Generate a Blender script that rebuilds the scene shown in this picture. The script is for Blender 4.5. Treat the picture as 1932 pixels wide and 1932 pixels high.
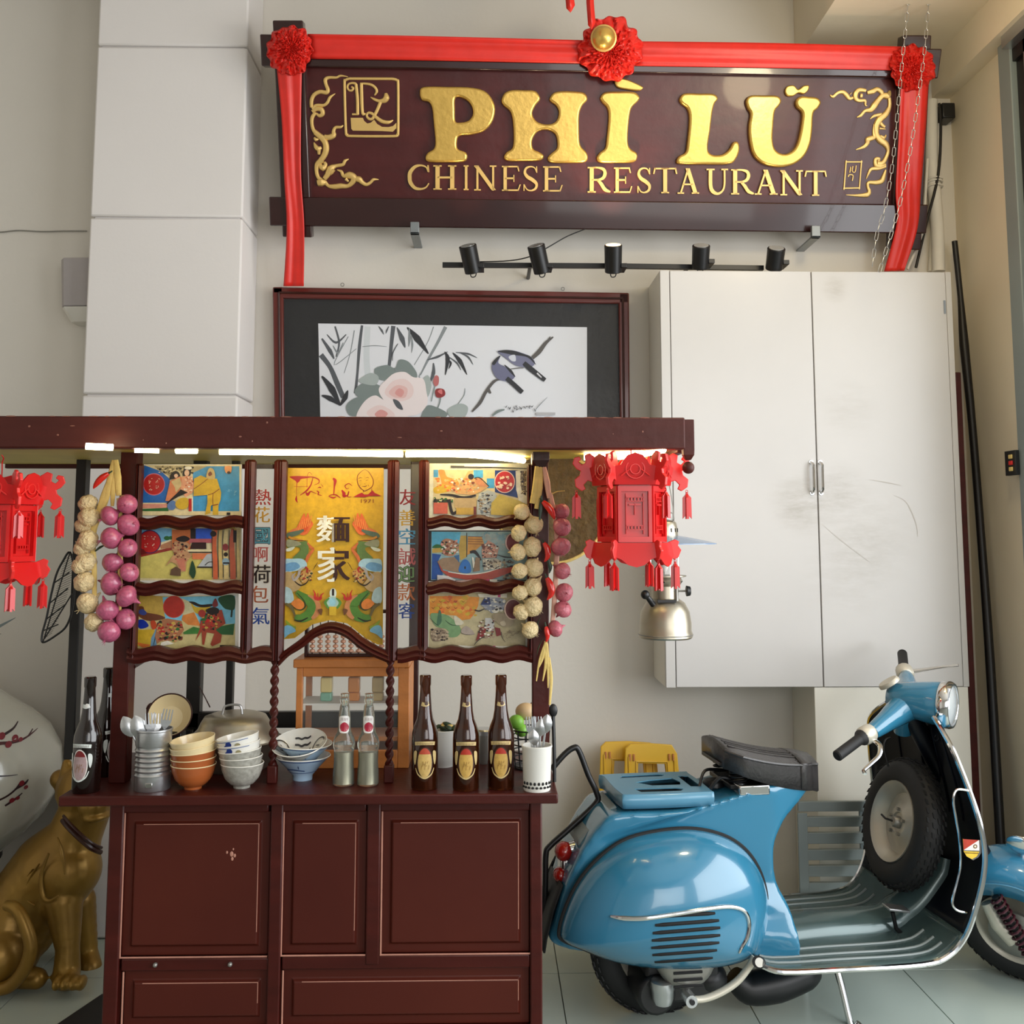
import bpy, math, random
from mathutils import Vector, Matrix, Euler
R = math.radians
rnd = random.Random(7)
sc = bpy.context.scene
for o in list(bpy.data.objects): bpy.data.objects.remove(o)
# ---------------------------------------------------------------- camera
F = 1930.0; PX, PY = 966.0, 801.0
CAM = Vector((0, 0, 1.52)); PITCH = R(5.9); YAW = R(-1.3)
cd = bpy.data.cameras.new('camera'); cam = bpy.data.objects.new('camera', cd); sc.collection.objects.link(cam)
cam.location = CAM; cam.rotation_euler = (R(90) + PITCH, 0, YAW)
cd.sensor_width = 36; cd.lens = 36 * F / 1932; cd.shift_y = -(966 - PY) / 1932; cd.clip_start = .05
sc.camera = cam
CR = Euler((R(90) + PITCH, 0, YAW)).to_matrix()
# ---------------------------------------------------------------- light
vs = sc.view_settings
vs.view_transform = 'Standard'; vs.look = 'None'; vs.gamma = 1; vs.use_curve_mapping = False; vs.exposure = 0.3
wd = bpy.data.worlds.new('sky'); sc.world = wd; wd.use_nodes = True
bg = wd.node_tree.nodes['Background']; bg.inputs[0].default_value = (.90, .95, 1.0, 1); bg.inputs[1].default_value = .75
def area(name, loc, rot, sx, sy, power, col):
    l = bpy.data.lights.new(name, 'AREA'); l.shape = 'RECTANGLE'; l.size = sx; l.size_y = sy; l.energy = power; l.color = col
    o = bpy.data.objects.new(name, l); sc.collection.objects.link(o); o.location = loc; o.rotation_euler = rot; return o
# daylight entering through the street-side opening on the right and through the shopfront behind the camera
area('daylight_side_opening', (2.9, 1.2, 1.9), (0, R(90), 0), 2.6, 4.0, 145, (.95, .98, 1))
area('daylight_shopfront', (1.7, -2.4, 1.9), (R(84), 0, R(8)), 2.2, 2.3, 46, (1, .97, .93))
pt = bpy.data.lights.new('soffit_fill', 'POINT'); pt.energy = 16; pt.color = (1, .82, .5); pt.shadow_soft_size = .12  # added warm fill light to brighten the soffit, no fixture seen
po = bpy.data.objects.new('soffit_fill', pt); sc.collection.objects.link(po); po.location = (1.35, 2.75, 3.1); pt.specular_factor = 0
# ---------------------------------------------------------------- pixel -> place
def ray(px, py): return CR @ Vector(((px - PX) / F, (PY - py) / F, -1))
def W(px, py, Y): d = ray(px, py); return CAM + d * (Y / d.y)
def G(px, py, z=0.0): d = ray(px, py); return CAM + d * ((z - CAM.z) / d.z)
def WXp(px, py, X): d = ray(px, py); return CAM + d * (X / d.x)
def PL(px, py, P0, N): d = ray(px, py); return CAM + d * ((P0 - CAM).dot(N) / d.dot(N))
# ---------------------------------------------------------------- materials
def lin(c):
    r = []
    for v in c[:3]:
        v = v / 255.0
        r.append(v / 12.92 if v <= .04045 else ((v + .055) / 1.055) ** 2.4)
    return (*r, 1)
MT = {}
def mat(name, col, rough=.5, metal=0, var=.12, scale=6, bump=0, bscale=60, coat=0, trans=0, ior=1.45, emit=0, alpha=1, stretch=None, col2=None, spec=None, attr=False):
    m = bpy.data.materials.new(name); m.use_nodes = True; nt = m.node_tree; b = nt.nodes['Principled BSDF']
    L = nt.links.new
    b.inputs['Roughness'].default_value = rough; b.inputs['Metallic'].default_value = metal
    if coat: b.inputs['Coat Weight'].default_value = coat; b.inputs['Coat Roughness'].default_value = .06
    if trans: b.inputs['Transmission Weight'].default_value = trans; b.inputs['IOR'].default_value = ior
    if spec is not None: b.inputs['Specular IOR Level'].default_value = spec
    b.inputs['Alpha'].default_value = alpha
    c = lin(col)
    if attr:
        a = nt.nodes.new('ShaderNodeVertexColor'); a.layer_name = 'col'
        tc = nt.nodes.new('ShaderNodeTexCoord'); n = nt.nodes.new('ShaderNodeTexNoise'); n.inputs['Scale'].default_value = 55; n.inputs['Detail'].default_value = 8; n.inputs['Roughness'].default_value = .7; L(tc.outputs['Object'], n.inputs['Vector'])
        mr = nt.nodes.new('ShaderNodeMapRange'); mr.inputs['From Min'].default_value = .3; mr.inputs['From Max'].default_value = .7; mr.inputs['To Min'].default_value = .97 if name == 'print_matte' else .72; mr.inputs['To Max'].default_value = 1.0 if name == 'print_matte' else 1.05; L(n.outputs['Fac'], mr.inputs['Value'])
        mx = nt.nodes.new('ShaderNodeMix'); mx.data_type = 'RGBA'; mx.blend_type = 'MULTIPLY'; mx.inputs['Factor'].default_value = 1; L(a.outputs[0], mx.inputs['A']); L(mr.outputs[0], mx.inputs['B']); L(mx.outputs['Result'], b.inputs['Base Color'])
    elif var or col2:
        tc = nt.nodes.new('ShaderNodeTexCoord'); mp = nt.nodes.new('ShaderNodeMapping')
        if stretch: mp.inputs['Scale'].default_value = stretch
        n = nt.nodes.new('ShaderNodeTexNoise'); n.inputs['Scale'].default_value = scale; n.inputs['Detail'].default_value = 6
        mx = nt.nodes.new('ShaderNodeMix'); mx.data_type = 'RGBA'
        L(tc.outputs['Object'], mp.inputs[0]); L(mp.outputs[0], n.inputs['Vector']); L(n.outputs['Fac'], mx.inputs['Factor'])
        c2 = lin(col2) if col2 else tuple(min(1, v * (1 + var)) for v in c[:3]) + (1,)
        c1 = c if col2 else tuple(v * (1 - var) for v in c[:3]) + (1,)
        mx.inputs['A'].default_value = c1; mx.inputs['B'].default_value = c2
        L(mx.outputs['Result'], b.inputs['Base Color'])
    else:
        b.inputs['Base Color'].default_value = c
    if bump:
        n2 = nt.nodes.new('ShaderNodeTexNoise'); n2.inputs['Scale'].default_value = bscale; n2.inputs['Detail'].default_value = 4
        bm = nt.nodes.new('ShaderNodeBump'); bm.inputs['Strength'].default_value = bump; bm.inputs['Distance'].default_value = .01
        tc2 = nt.nodes.new('ShaderNodeTexCoord'); L(tc2.outputs['Object'], n2.inputs['Vector'])
        L(n2.outputs['Fac'], bm.inputs['Height']); L(bm.outputs[0], b.inputs['Normal'])
    if emit:
        b.inputs['Emission Color'].default_value = c; b.inputs['Emission Strength'].default_value = emit
    MT[name] = m; return m
mat('plaster', (214, 209, 200), .85, var=.05, scale=2.0, bump=.08, bscale=40)
mat('plaster_cream', (226, 214, 190), .85, var=.06, scale=2.0, bump=.08, bscale=40)
mat('pillar_paint', (222, 218, 216), .7, var=.03, scale=2.5, bump=.04)
mat('cabinet_white', (200, 197, 193), .28, var=.05, scale=3.5, bump=.05, bscale=12)
mat('cabinet_side', (226, 222, 210), .5, var=.04)
mat('scuff', (168, 160, 146), .6, var=.25, scale=30)
mat('tile', (176, 186, 176), .22, var=.06, scale=4, bump=.02)
mat('grout', (110, 114, 106), .9)
mat('wood_red', (66, 20, 14), .4, var=.5, scale=4, spec=.3, bump=.12, bscale=30, stretch=(1, 1, 6))
mat('wood_panel', (64, 20, 15), .38, col2=(88, 36, 24), scale=2.2, spec=.3, bump=.05, bscale=25)
mat('wood_dark', (52, 20, 16), .32, var=.35, scale=5, bump=.1, bscale=30)
mat('wood_beam', (72, 28, 21), .5, spec=.3, var=.3, scale=6, bump=.2, bscale=24, stretch=(1, 6, 6))
mat('wood_glint_worn', (176, 124, 106), .6, var=.4, scale=20)
mat('chip', (132, 84, 68), .6, var=.3, scale=40)
mat('wood_black', (13, 9, 8), .45, var=.3)
mat('wood_teak', (196, 122, 60), .4, var=.3, scale=7, bump=.1, stretch=(1, 1, 5))
mat('sign_wood', (70, 18, 18), .36, spec=.4, var=.35, scale=4, bump=.25, bscale=9, stretch=(1, 5, 5), coat=.15)
mat('sign_frame', (44, 14, 14), .25, var=.3, scale=5, coat=.4)
mat('gold', (214, 176, 92), .30, metal=.7, var=.12, scale=12, bump=.1, bscale=40)
mat('gold_light', (220, 184, 112), .38, metal=.45, var=.12, scale=18)
mat('statue_gold', (86, 58, 22), .38, metal=.5, col2=(168, 130, 52), scale=6, bump=.15, bscale=22)
mat('red_satin', (214, 40, 30), .42, var=.18, scale=14, bump=.12, bscale=18)
mat('red_plastic', (206, 20, 20), .3, var=.1, coat=.2)
mat('red_light', (222, 44, 40), .3, var=.1)
mat('black_metal', (18, 18, 20), .4, var=.2)
mat('black_rubber', (20, 20, 21), .65, var=.3, scale=40)
mat('black_leather', (58, 56, 56), .34, var=.3, scale=30, bump=.2, bscale=90)
mat('grey_metal', (136, 142, 146), .4, metal=.6)
mat('grey_paint', (132, 142, 142), .45, var=.08)
mat('chrome', (225, 225, 225), .1, metal=1, var=.02)
mat('alu', (196, 198, 200), .3, metal=.9, var=.1, bump=.05)
mat('alu_dull', (176, 168, 150), .36, metal=.85, var=.15, scale=9)
mat('steel_grey', (150, 148, 142), .4, metal=.7, var=.2)
mat('white_wire', (216, 212, 202), .6)
mat('white_plastic', (226, 224, 216), .5)
mat('speaker_grille', (166, 160, 160), .7, bump=.2, bscale=200)
mat('blue_paint', (50, 120, 152), .2, var=.05, scale=3, coat=.8)
mat('blue_pale', (84, 140, 168), .3, var=.06, coat=.4)
mat('navy_dark', (7, 11, 22), .42, var=.3, scale=6, spec=.35)  # near-black navy tone of the inner legshield and steering tube
mat('floorboard_paint', (80, 100, 100), .24, var=.35, scale=5, coat=.4, metal=.25)
mat('rim_grey', (186, 180, 166), .38, metal=.45, var=.1)
mat('red_lens', (150, 22, 14), .15, var=.1, coat=.6)
mat('lens', (222, 228, 230), .06, metal=.5, coat=1)
mat('spring_red', (70, 24, 36), .4)
mat('beige_metal', (202, 196, 180), .4, metal=.3)
mat('yellow_plastic', (226, 178, 40), .42, var=.08)
mat('silk_black', (15, 15, 18), .5, var=.4, scale=14, bump=.3, bscale=25)
mat('frame_brown', (92, 30, 24), .3, var=.25, coat=.3)
mat('print', (255, 255, 255), .35, attr=True)
mat('print_matte', (255, 255, 255), .7, attr=True)
mat('glass', (250, 252, 250), .02, trans=1, var=0)
mat('glass_soda', (225, 232, 222), .05, trans=.92, var=0)
mat('pane', (235, 240, 238), .05, alpha=.05, var=0)
mat('pane_dark', (110, 110, 110), .04, spec=.2, alpha=.05, var=0)
mat('beer_glass', (86, 40, 16), .08, trans=.75, var=.2, coat=.6)
mat('beer_dark', (20, 8, 6), .1, var=.2, coat=.6)
mat('porcelain', (226, 224, 216), .14, var=.05, coat=.5)
mat('porcelain_blue', (164, 190, 214), .16, var=.12, scale=9, coat=.5)
mat('porcelain_line', (196, 194, 184), .18, var=.0, col2=(110, 108, 98), scale=90, coat=.4)
mat('vase_white', (176, 175, 164), .16, var=.06, coat=.4)
mat('glaze_brown', (164, 88, 44), .22, var=.3, scale=12, coat=.4)
mat('glaze_cream', (226, 206, 160), .22, var=.1, coat=.4)
mat('garlic', (222, 200, 152), .45, var=.22, scale=2.5, bump=.8, bscale=4, stretch=(3, 3, .4))
mat('shallot', (176, 86, 116), .28, var=.55, scale=2.2, bump=.12, bscale=2.5, coat=.3, stretch=(2.5, 2.5, .35))
mat('shallot_dull', (178, 92, 104), .35, var=.55, scale=2.2, bump=.3, bscale=3, stretch=(2.5, 2.5, .35))
mat('chili', (204, 36, 26), .22, coat=.4)
mat('leaf_dark', (40, 62, 44), .4, var=.3)
mat('straw', (214, 186, 110), .7, var=.3, scale=30, bump=.3)
mat('root_pink', (208, 160, 140), .7, var=.25, scale=40)
mat('basket', (112, 92, 58), .85, var=.0, col2=(52, 40, 24), scale=26, bump=.9, bscale=34)
mat('led', (255, 238, 190), .4, var=0, emit=18)
mat('roof_under_lamplit', (196, 176, 84), .5, var=.3, scale=5)  # roof underside, yellow lamplight put into its base colour
mat('egg', (206, 176, 134), .45, var=.08)
mat('lime', (120, 176, 62), .4, var=.2)
mat('label_cream', (222, 196, 120), .5, var=.1)
mat('flame_lamp', (255, 214, 150), .4, var=0, emit=5)
mat('black_hole', (8, 8, 9), .8, var=0)
mat('jar_cream', (232, 212, 140), .3, var=.1)
mat('jar_teal', (128, 186, 160), .3, var=.1)
mat('jar_orange', (206, 128, 52), .3, var=.15)
mat('jar_sand', (196, 170, 112), .4, var=.3, scale=30)
mat('cap_green', (26, 48, 34), .3)
mat('cap_brown', (52, 18, 14), .3)
mat('bead_pink', (226, 176, 150), .3, var=.1, coat=.4)
mat('blue_enamel', (110, 140, 178), .25, coat=.4)
mat('pavement', (120, 118, 112), .9)
def grime(m, spots, col):
    nt = m.node_tree; b = nt.nodes['Principled BSDF']; L = nt.links.new
    src = b.inputs['Base Color'].links[0].from_socket
    tc = nt.nodes.new('ShaderNodeTexCoord'); nz = nt.nodes.new('ShaderNodeTexNoise'); nz.inputs['Scale'].default_value = 11; nz.inputs['Detail'].default_value = 8; nz.inputs['Roughness'].default_value = .7
    mp = nt.nodes.new('ShaderNodeMapping'); mp.inputs['Rotation'].default_value = (0, R(38), 0); mp.inputs['Scale'].default_value = (.7, 1, 2.6); L(tc.outputs['Object'], mp.inputs[0]); L(mp.outputs[0], nz.inputs['Vector'])
    for (x, y, z, r, k) in spots:
        vm = nt.nodes.new('ShaderNodeVectorMath'); vm.operation = 'DISTANCE'; L(tc.outputs['Object'], vm.inputs[0]); vm.inputs[1].default_value = (x, y, z)
        mr = nt.nodes.new('ShaderNodeMapRange'); mr.interpolation_type = 'SMOOTHSTEP'; mr.inputs['From Min'].default_value = r; mr.inputs['From Max'].default_value = 0; mr.inputs['To Max'].default_value = 1; L(vm.outputs['Value'], mr.inputs['Value'])
        ad = nt.nodes.new('ShaderNodeMath'); ad.operation = 'MULTIPLY_ADD'; L(nz.outputs['Fac'], ad.inputs[0]); ad.inputs[1].default_value = 2.4; ad.inputs[2].default_value = -.75
        ml = nt.nodes.new('ShaderNodeMath'); ml.operation = 'MULTIPLY'; ml.use_clamp = True; L(ad.outputs[0], ml.inputs[0]); L(mr.outputs[0], ml.inputs[1])
        m2 = nt.nodes.new('ShaderNodeMath'); m2.operation = 'MULTIPLY'; L(ml.outputs[0], m2.inputs[0]); m2.inputs[1].default_value = k
        mx = nt.nodes.new('ShaderNodeMix'); mx.data_type = 'RGBA'; L(m2.outputs[0], mx.inputs['Factor']); L(src, mx.inputs['A']); mx.inputs['B'].default_value = lin(col); src = mx.outputs['Result']
    L(src, b.inputs['Base Color'])
mat('cabinet_door', (202, 199, 196), .26, var=.05, scale=3.5, bump=.05, bscale=12)
# ---------------------------------------------------------------- mesh builder
class MB:
    def __init__(s): s.v = []; s.f = []; s.c = []; s.m = []; s.cur = None; s.mi = 0
    def add(s, vs_, fs):
        b = len(s.v); s.v += [Vector(p) for p in vs_]
        for f in fs: s.f.append([b + i for i in f]); s.c.append(s.cur); s.m.append(s.mi)
        return s
    def box(s, x0, x1, y0, y1, z0, z1, M=None):
        p = [Vector(q) for q in ((x0, y0, z0), (x1, y0, z0), (x1, y1, z0), (x0, y1, z0), (x0, y0, z1), (x1, y0, z1), (x1, y1, z1), (x0, y1, z1))]
        if M: p = [M @ q for q in p]
        return s.add(p, [(0, 3, 2, 1), (4, 5, 6, 7), (0, 1, 5, 4), (1, 2, 6, 5), (2, 3, 7, 6), (3, 0, 4, 7)])
    def prism(s, pts, off, cap=True):
        pts = [Vector(p) for p in pts]; n = len(pts); off = Vector(off)
        f = [[i, (i + 1) % n, n + (i + 1) % n, n + i] for i in range(n)]
        if cap: f += [list(range(n))[::-1], list(range(n, 2 * n))]
        return s.add(pts + [p + off for p in pts], f)
    def rings(s, rs, closed=True, caps=True, loop=False):
        n = len(rs[0]); vs_ = [p for r in rs for p in r]; f = []
        k = len(rs)
        for i in range(k if loop else k - 1):
            for j in range(n if closed else n - 1):
                a = i * n + j; b = i * n + (j + 1) % n; i2 = (i + 1) % k
                f.append((a, b, i2 * n + (j + 1) % n, i2 * n + j))
        if caps and closed and not loop: f += [tuple(range(n))[::-1], tuple(range((k - 1) * n, k * n))]
        return s.add(vs_, f)
    def tube(s, pts, r, n=8, loop=False, caps=True, up=None, flat=1.0):
        pts = [Vector(p) for p in pts]; k = len(pts); rs = []
        rr = r if isinstance(r, (list, tuple)) else [r] * k
        pu = None
        for i, p in enumerate(pts):
            a = pts[(i - 1) % k] if (loop or i > 0) else p; b = pts[(i + 1) % k] if (loop or i < k - 1) else p
            t = (b - a)
            if t.length < 1e-9: t = Vector((0, 0, 1))
            t.normalize()
            if pu is None:
                u = Vector(up) if up else (Vector((0, 0, 1)) if abs(t.z) < .9 else Vector((0, 1, 0)))
            else: u = Vector(up) if up else pu
            u = (u - t * u.dot(t))
            if u.length < 1e-6: u = t.orthogonal()
            u.normalize(); pu = u; w = t.cross(u)
            rs.append([p + (w * math.cos(2 * math.pi * j / n) + u * math.sin(2 * math.pi * j / n) * flat) * rr[i] for j in range(n)])
        return s.rings(rs, True, caps, loop)
    def cyl(s, p0, p1, r0, r1=None, n=16): return s.tube([p0, p1], [r0, r0 if r1 is None else r1], n)
    def lathe(s, prof, n=24, M=None, caps=True, a0=0, a1=2 * math.pi):
        full = abs(a1 - a0 - 2 * math.pi) < 1e-6; rs = []
        for r, z in prof:
            ring = [Vector((max(r, 1e-5) * math.cos(a0 + (a1 - a0) * j / (n if full else n - 1)), max(r, 1e-5) * math.sin(a0 + (a1 - a0) * j / (n if full else n - 1)), z)) for j in range(n)]
            rs.append([M @ p for p in ring] if M else ring)
        return s.rings(rs, full, caps)
    def ell(s, c, r, nu=16, nv=10, M=None):
        c = Vector(c); rx, ry, rz = r if isinstance(r, (list, tuple)) else (r, r, r)
        rs = []
        for i in range(nv + 1):
            t = -math.pi / 2 + math.pi * i / nv; q = max(math.cos(t), 1e-4)
            ring = [Vector((rx * q * math.cos(2 * math.pi * j / nu), ry * q * math.sin(2 * math.pi * j / nu), rz * math.sin(t))) for j in range(nu)]
            rs.append([(M @ p if M else p) + c for p in ring])
        return s.rings(rs)
    def torus(s, c, ax, Rr, r, n=32, m=10, flat=1):
        c = Vector(c); ax = Vector(ax).normalized(); u = ax.orthogonal().normalized(); w = ax.cross(u); rs = []
        for i in range(n):
            a = 2 * math.pi * i / n; d = u * math.cos(a) + w * math.sin(a)
            rs.append([c + d * (Rr + r * math.cos(2 * math.pi * j / m)) + ax * r * flat * math.sin(2 * math.pi * j / m) for j in range(m)])
        return s.rings(rs, True, False, True)
    def grid(s, rows): return s.rings(rows, False, False)
    def xf(s, M):
        s.v = [M @ p for p in s.v]; return s
    def join(s, o):
        b = len(s.v); s.v += o.v
        s.f += [[b + i for i in f] for f in o.f]; s.c += o.c; s.m += o.m; return s
OFF = {}
def obj(name, mb, m, parent=None, loc=None, bev=0, smooth=None, solid=0, sub=0, mats=None):
    """one mesh object; vertices are given in the parent's space offset (world for world-built things)"""
    off = OFF.get(parent.name, Vector()) if parent else Vector(loc or (0, 0, 0))
    me = bpy.data.meshes.new(name)
    me.from_pydata([tuple(p - off) for p in mb.v], [], mb.f)
    for k in (mats or [m]): me.materials.append(MT[k])
    if any(mb.m): me.polygons.foreach_set('material_index', mb.m)
    if any(c is not None for c in mb.c):
        at = me.color_attributes.new('col', 'FLOAT_COLOR', 'CORNER'); data = []
        for p in me.polygons:
            c = lin(mb.c[p.index] or (255, 255, 255))
            data += list(c) * p.loop_total
        at.data.foreach_set('color', data)
    import bmesh
    bm = bmesh.new(); bm.from_mesh(me)
    if len(bm.faces) and name != 'print' and not any(c is not None for c in mb.c): bmesh.ops.recalc_face_normals(bm, faces=bm.faces)
    bm.to_mesh(me); bm.free(); me.update()
    if smooth is None: smooth = 40
    if smooth:
        me.shade_smooth(); me.set_sharp_from_angle(angle=R(smooth))
    o = bpy.data.objects.new(name, me); sc.collection.objects.link(o)
    if parent: o.parent = parent; OFF[o.name] = off
    else: o.location = off; OFF[o.name] = off
    if solid: md = o.modifiers.new('solid', 'SOLIDIFY'); md.thickness = solid; md.offset = 0
    if bev: md = o.modifiers.new('bevel', 'BEVEL'); md.width = bev; md.segments = 2; md.limit_method = 'ANGLE'; md.angle_limit = R(40)
    if sub: md = o.modifiers.new('sub', 'SUBSURF'); md.levels = sub; md.render_levels = sub
    return o
def tag(o, label, cat, group=None):
    o['label'] = label; o['category'] = cat
    if group: o['group'] = group
    return o
def thing(name, label, cat, loc, group=None, local=False, rot=None):
    o = bpy.data.objects.new(name, None); sc.collection.objects.link(o); o.location = loc; o.empty_display_size = .05
    OFF[o.name] = Vector() if local else Vector(loc)
    if rot: o.rotation_euler = rot
    return tag(o, label, cat, group)
def struct(name, mb, m, **k):
    o = obj(name, mb, m, **k); o['kind'] = 'structure'; return o
def link_copy(o, parent):
    c = o.copy(); sc.collection.objects.link(c); c.parent = parent; OFF[c.name] = OFF.get(parent.name, Vector()); return c
def dup(root, loc, rz=None, label=None):
    r = root.copy(); sc.collection.objects.link(r); r.location = loc
    if rz is not None: r.rotation_euler = (0, 0, rz)
    if label: r['label'] = label
    for ch in list(root.children):
        c = ch.copy(); sc.collection.objects.link(c); c.parent = r
        for g in list(ch.children):
            d = g.copy(); sc.collection.objects.link(d); d.parent = c
    return r
def smoothpath(pts, n=6, loop=False):
    pts = [Vector(p) for p in pts]; k = len(pts); out = []
    for i in range(k if loop else k - 1):
        p0 = pts[(i - 1) % k] if (loop or i > 0) else pts[0]; p1 = pts[i]; p2 = pts[(i + 1) % k]; p3 = pts[(i + 2) % k] if (loop or i < k - 2) else pts[-1]
        for j in range(n):
            t = j / n
            out.append(.5 * ((2 * p1) + (p2 - p0) * t + (2 * p0 - 5 * p1 + 4 * p2 - p3) * t * t + (3 * p1 - p0 - 3 * p2 + p3) * t ** 3))
    if not loop: out.append(pts[-1])
    return out
def lerp_list(vals, n):
    out = []; k = len(vals) - 1
    for i in range(n):
        t = i / (n - 1) * k; a = min(int(t), k - 1); out.append(vals[a] + (vals[a + 1] - vals[a]) * (t - a))
    return out
def fill2d(outer, holes, depth, bevel=0, res=1):
    """flat shape with holes (2D lists) -> verts (x, y, z) z in [-depth, depth], faces"""
    cu = bpy.data.curves.new('tmp', 'CURVE'); cu.dimensions = '2D'; cu.fill_mode = 'BOTH'; cu.extrude = max(depth - bevel, 0); cu.bevel_depth = bevel; cu.bevel_resolution = res; cu.offset = -bevel
    for pl in [outer] + list(holes):
        sp = cu.splines.new('POLY'); sp.points.add(len(pl) - 1); sp.use_cyclic_u = True
        for i, p in enumerate(pl): sp.points[i].co = (p[0], p[1], 0, 1)
    o = bpy.data.objects.new('tmp', cu); sc.collection.objects.link(o)
    bpy.context.view_layer.update()
    me = o.evaluated_get(bpy.context.evaluated_depsgraph_get()).to_mesh()
    v = [vv.co.copy() for vv in me.vertices]; f = [list(p.vertices) for p in me.polygons]
    bpy.data.objects.remove(o); bpy.data.curves.remove(cu)
    return v, f
_gl = {}
def glyph(txt):
    if txt in _gl: return _gl[txt]
    cu = bpy.data.curves.new('tmp', 'FONT'); cu.body = txt; cu.resolution_u = 3
    o = bpy.data.objects.new('tmp', cu); sc.collection.objects.link(o); bpy.context.view_layer.update()
    me = o.evaluated_get(bpy.context.evaluated_depsgraph_get()).to_mesh()
    v = [(q.co.x, q.co.y) for q in me.vertices]; f = [list(p.vertices) for p in me.polygons]
    bpy.data.objects.remove(o); bpy.data.curves.remove(cu)
    if v:
        x0 = min(p[0] for p in v); x1 = max(p[0] for p in v); y0 = min(p[1] for p in v); y1 = max(p[1] for p in v)
        v = [((p[0] - x0) / max(x1 - x0, 1e-6), (p[1] - y0) / max(y1 - y0, 1e-6)) for p in v]
    _gl[txt] = (v, f); return _gl[txt]
class Print:
    """flat print: coloured shapes laid on a panel, px coordinates mapped by fn(px, py, lift)"""
    def __init__(s, fn, z=None, cut=0): s.mb = MB(); s.fn = fn; s.k = 1; s.map = z or (lambda x, y: (x, y)); s.cut = cut
    def poly(s, pts, col, lift=True):
        if s.cut:                                   # curved carrier: slice the shape so that it follows the surface
            import bmesh
            bm = bmesh.new(); bm.faces.new([bm.verts.new((x, y, 0)) for x, y in pts]); bmesh.ops.triangulate(bm, faces=bm.faces[:])
            for ax in (0, 1):
                lo = min(p[ax] for p in pts); n = int((max(p[ax] for p in pts) - lo) / s.cut)
                for i in range(1, n + 1):
                    co = [0, 0, 0]; no = [0, 0, 0]; co[ax] = lo + i * s.cut; no[ax] = 1
                    bmesh.ops.bisect_plane(bm, geom=bm.verts[:] + bm.edges[:] + bm.faces[:], plane_co=co, plane_no=no)
            bm.verts.index_update(); s.mb.cur = col
            s.mb.add([s.fn(*s.map(v.co.x, v.co.y), s.k * .00008) for v in bm.verts], [[v.index for v in f.verts] for f in bm.faces]); bm.free(); s.k += 1; return s
        s.mb.cur = col; q = [s.fn(*s.map(x, y), s.k * .00008) for x, y in pts]; s.mb.add(q, [list(range(len(q)))[::-1]]); s.k += 1 if lift else 0; return s
    def spl(s, pts, col, n=5): return s.poly([(p.x, p.y) for p in smoothpath([(a, b, 0) for a, b in pts], n, True)], col)
    def rect(s, x0, y0, x1, y1, col): return s.poly([(x0, y0), (x0, y1), (x1, y1), (x1, y0)], col)
    def disc(s, x, y, rx, ry, col, n=28): return s.poly([(x + rx * math.cos(2 * math.pi * i / n), y - ry * math.sin(2 * math.pi * i / n)) for i in range(n)], col)
    def stroke(s, pts, w, col, sm=5):
        P_ = smoothpath([(a, b, 0) for a, b in pts], sm) if sm and len(pts) > 2 else [Vector((a, b, 0)) for a, b in pts]
        ws = lerp_list(w, len(P_)) if isinstance(w, (list, tuple)) else [w] * len(P_)
        a, b = [], []
        for i, p in enumerate(P_):
            t = P_[min(i + 1, len(P_) - 1)] - P_[max(i - 1, 0)]
            if t.length < 1e-9: t = Vector((1, 0, 0))
            t.normalize(); n = Vector((-t.y, t.x, 0)) * ws[i] / 2
            a.append(p + n); b.append(p - n)
        s.mb.cur = col
        vs_ = [s.fn(*s.map(p.x, p.y), s.k * .00008) for p in a] + [s.fn(*s.map(p.x, p.y), s.k * .00008) for p in b]; n = len(a)
        s.mb.add(vs_, [[i, i + 1, n + i + 1, n + i] for i in range(n - 1)]); s.k += 1; return s
    def text(s, txt, x0, y0, x1, y1, col):
        v, f = glyph(txt)
        s.mb.cur = col; s.mb.add([s.fn(*s.map(x0 + (x1 - x0) * a, y1 + (y0 - y1) * b), s.k * .00008) for a, b in v], f); s.k += 1; return s
    def scatter(s, x0, y0, x1, y1, cols, n, r0, r1, seed=1):
        q = random.Random(seed)
        for i in range(n):
            x = q.uniform(x0, x1); y = q.uniform(y0, y1); a = q.uniform(0, 6.28); m = q.randint(5, 8); rr = q.uniform(r0, r1)
            s.mb.cur = q.choice(cols)
            pts = [(x + rr * q.uniform(.6, 1.2) * math.cos(a + 6.283 * j / m), y - rr * q.uniform(.4, .9) * math.sin(a + 6.283 * j / m)) for j in range(m)]
            s.mb.add([s.fn(*s.map(*p), (s.k + i * .12) * .00008) for p in pts], [list(range(m))[::-1]])
        s.k += n * .12 + 1; return s
def planeY(Y): return lambda x, y, l: W(x, y, Y - l)
def box_px(mb, x0, y0, x1, y1, Y, depth):
    """box whose front face spans the pixels on depth Y, reaching back by depth (axis aligned, real size)"""
    a = W(x0, y0, Y); b = W(x1, y1, Y); c = W(x0, y1, Y); d = W(x1, y0, Y)
    X0 = (a.x + c.x) / 2; X1 = (b.x + d.x) / 2; Z1 = (a.z + d.z) / 2; Z0 = (b.z + c.z) / 2
    return mb.box(X0, X1, Y, Y + depth, Z0, Z1)
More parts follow.
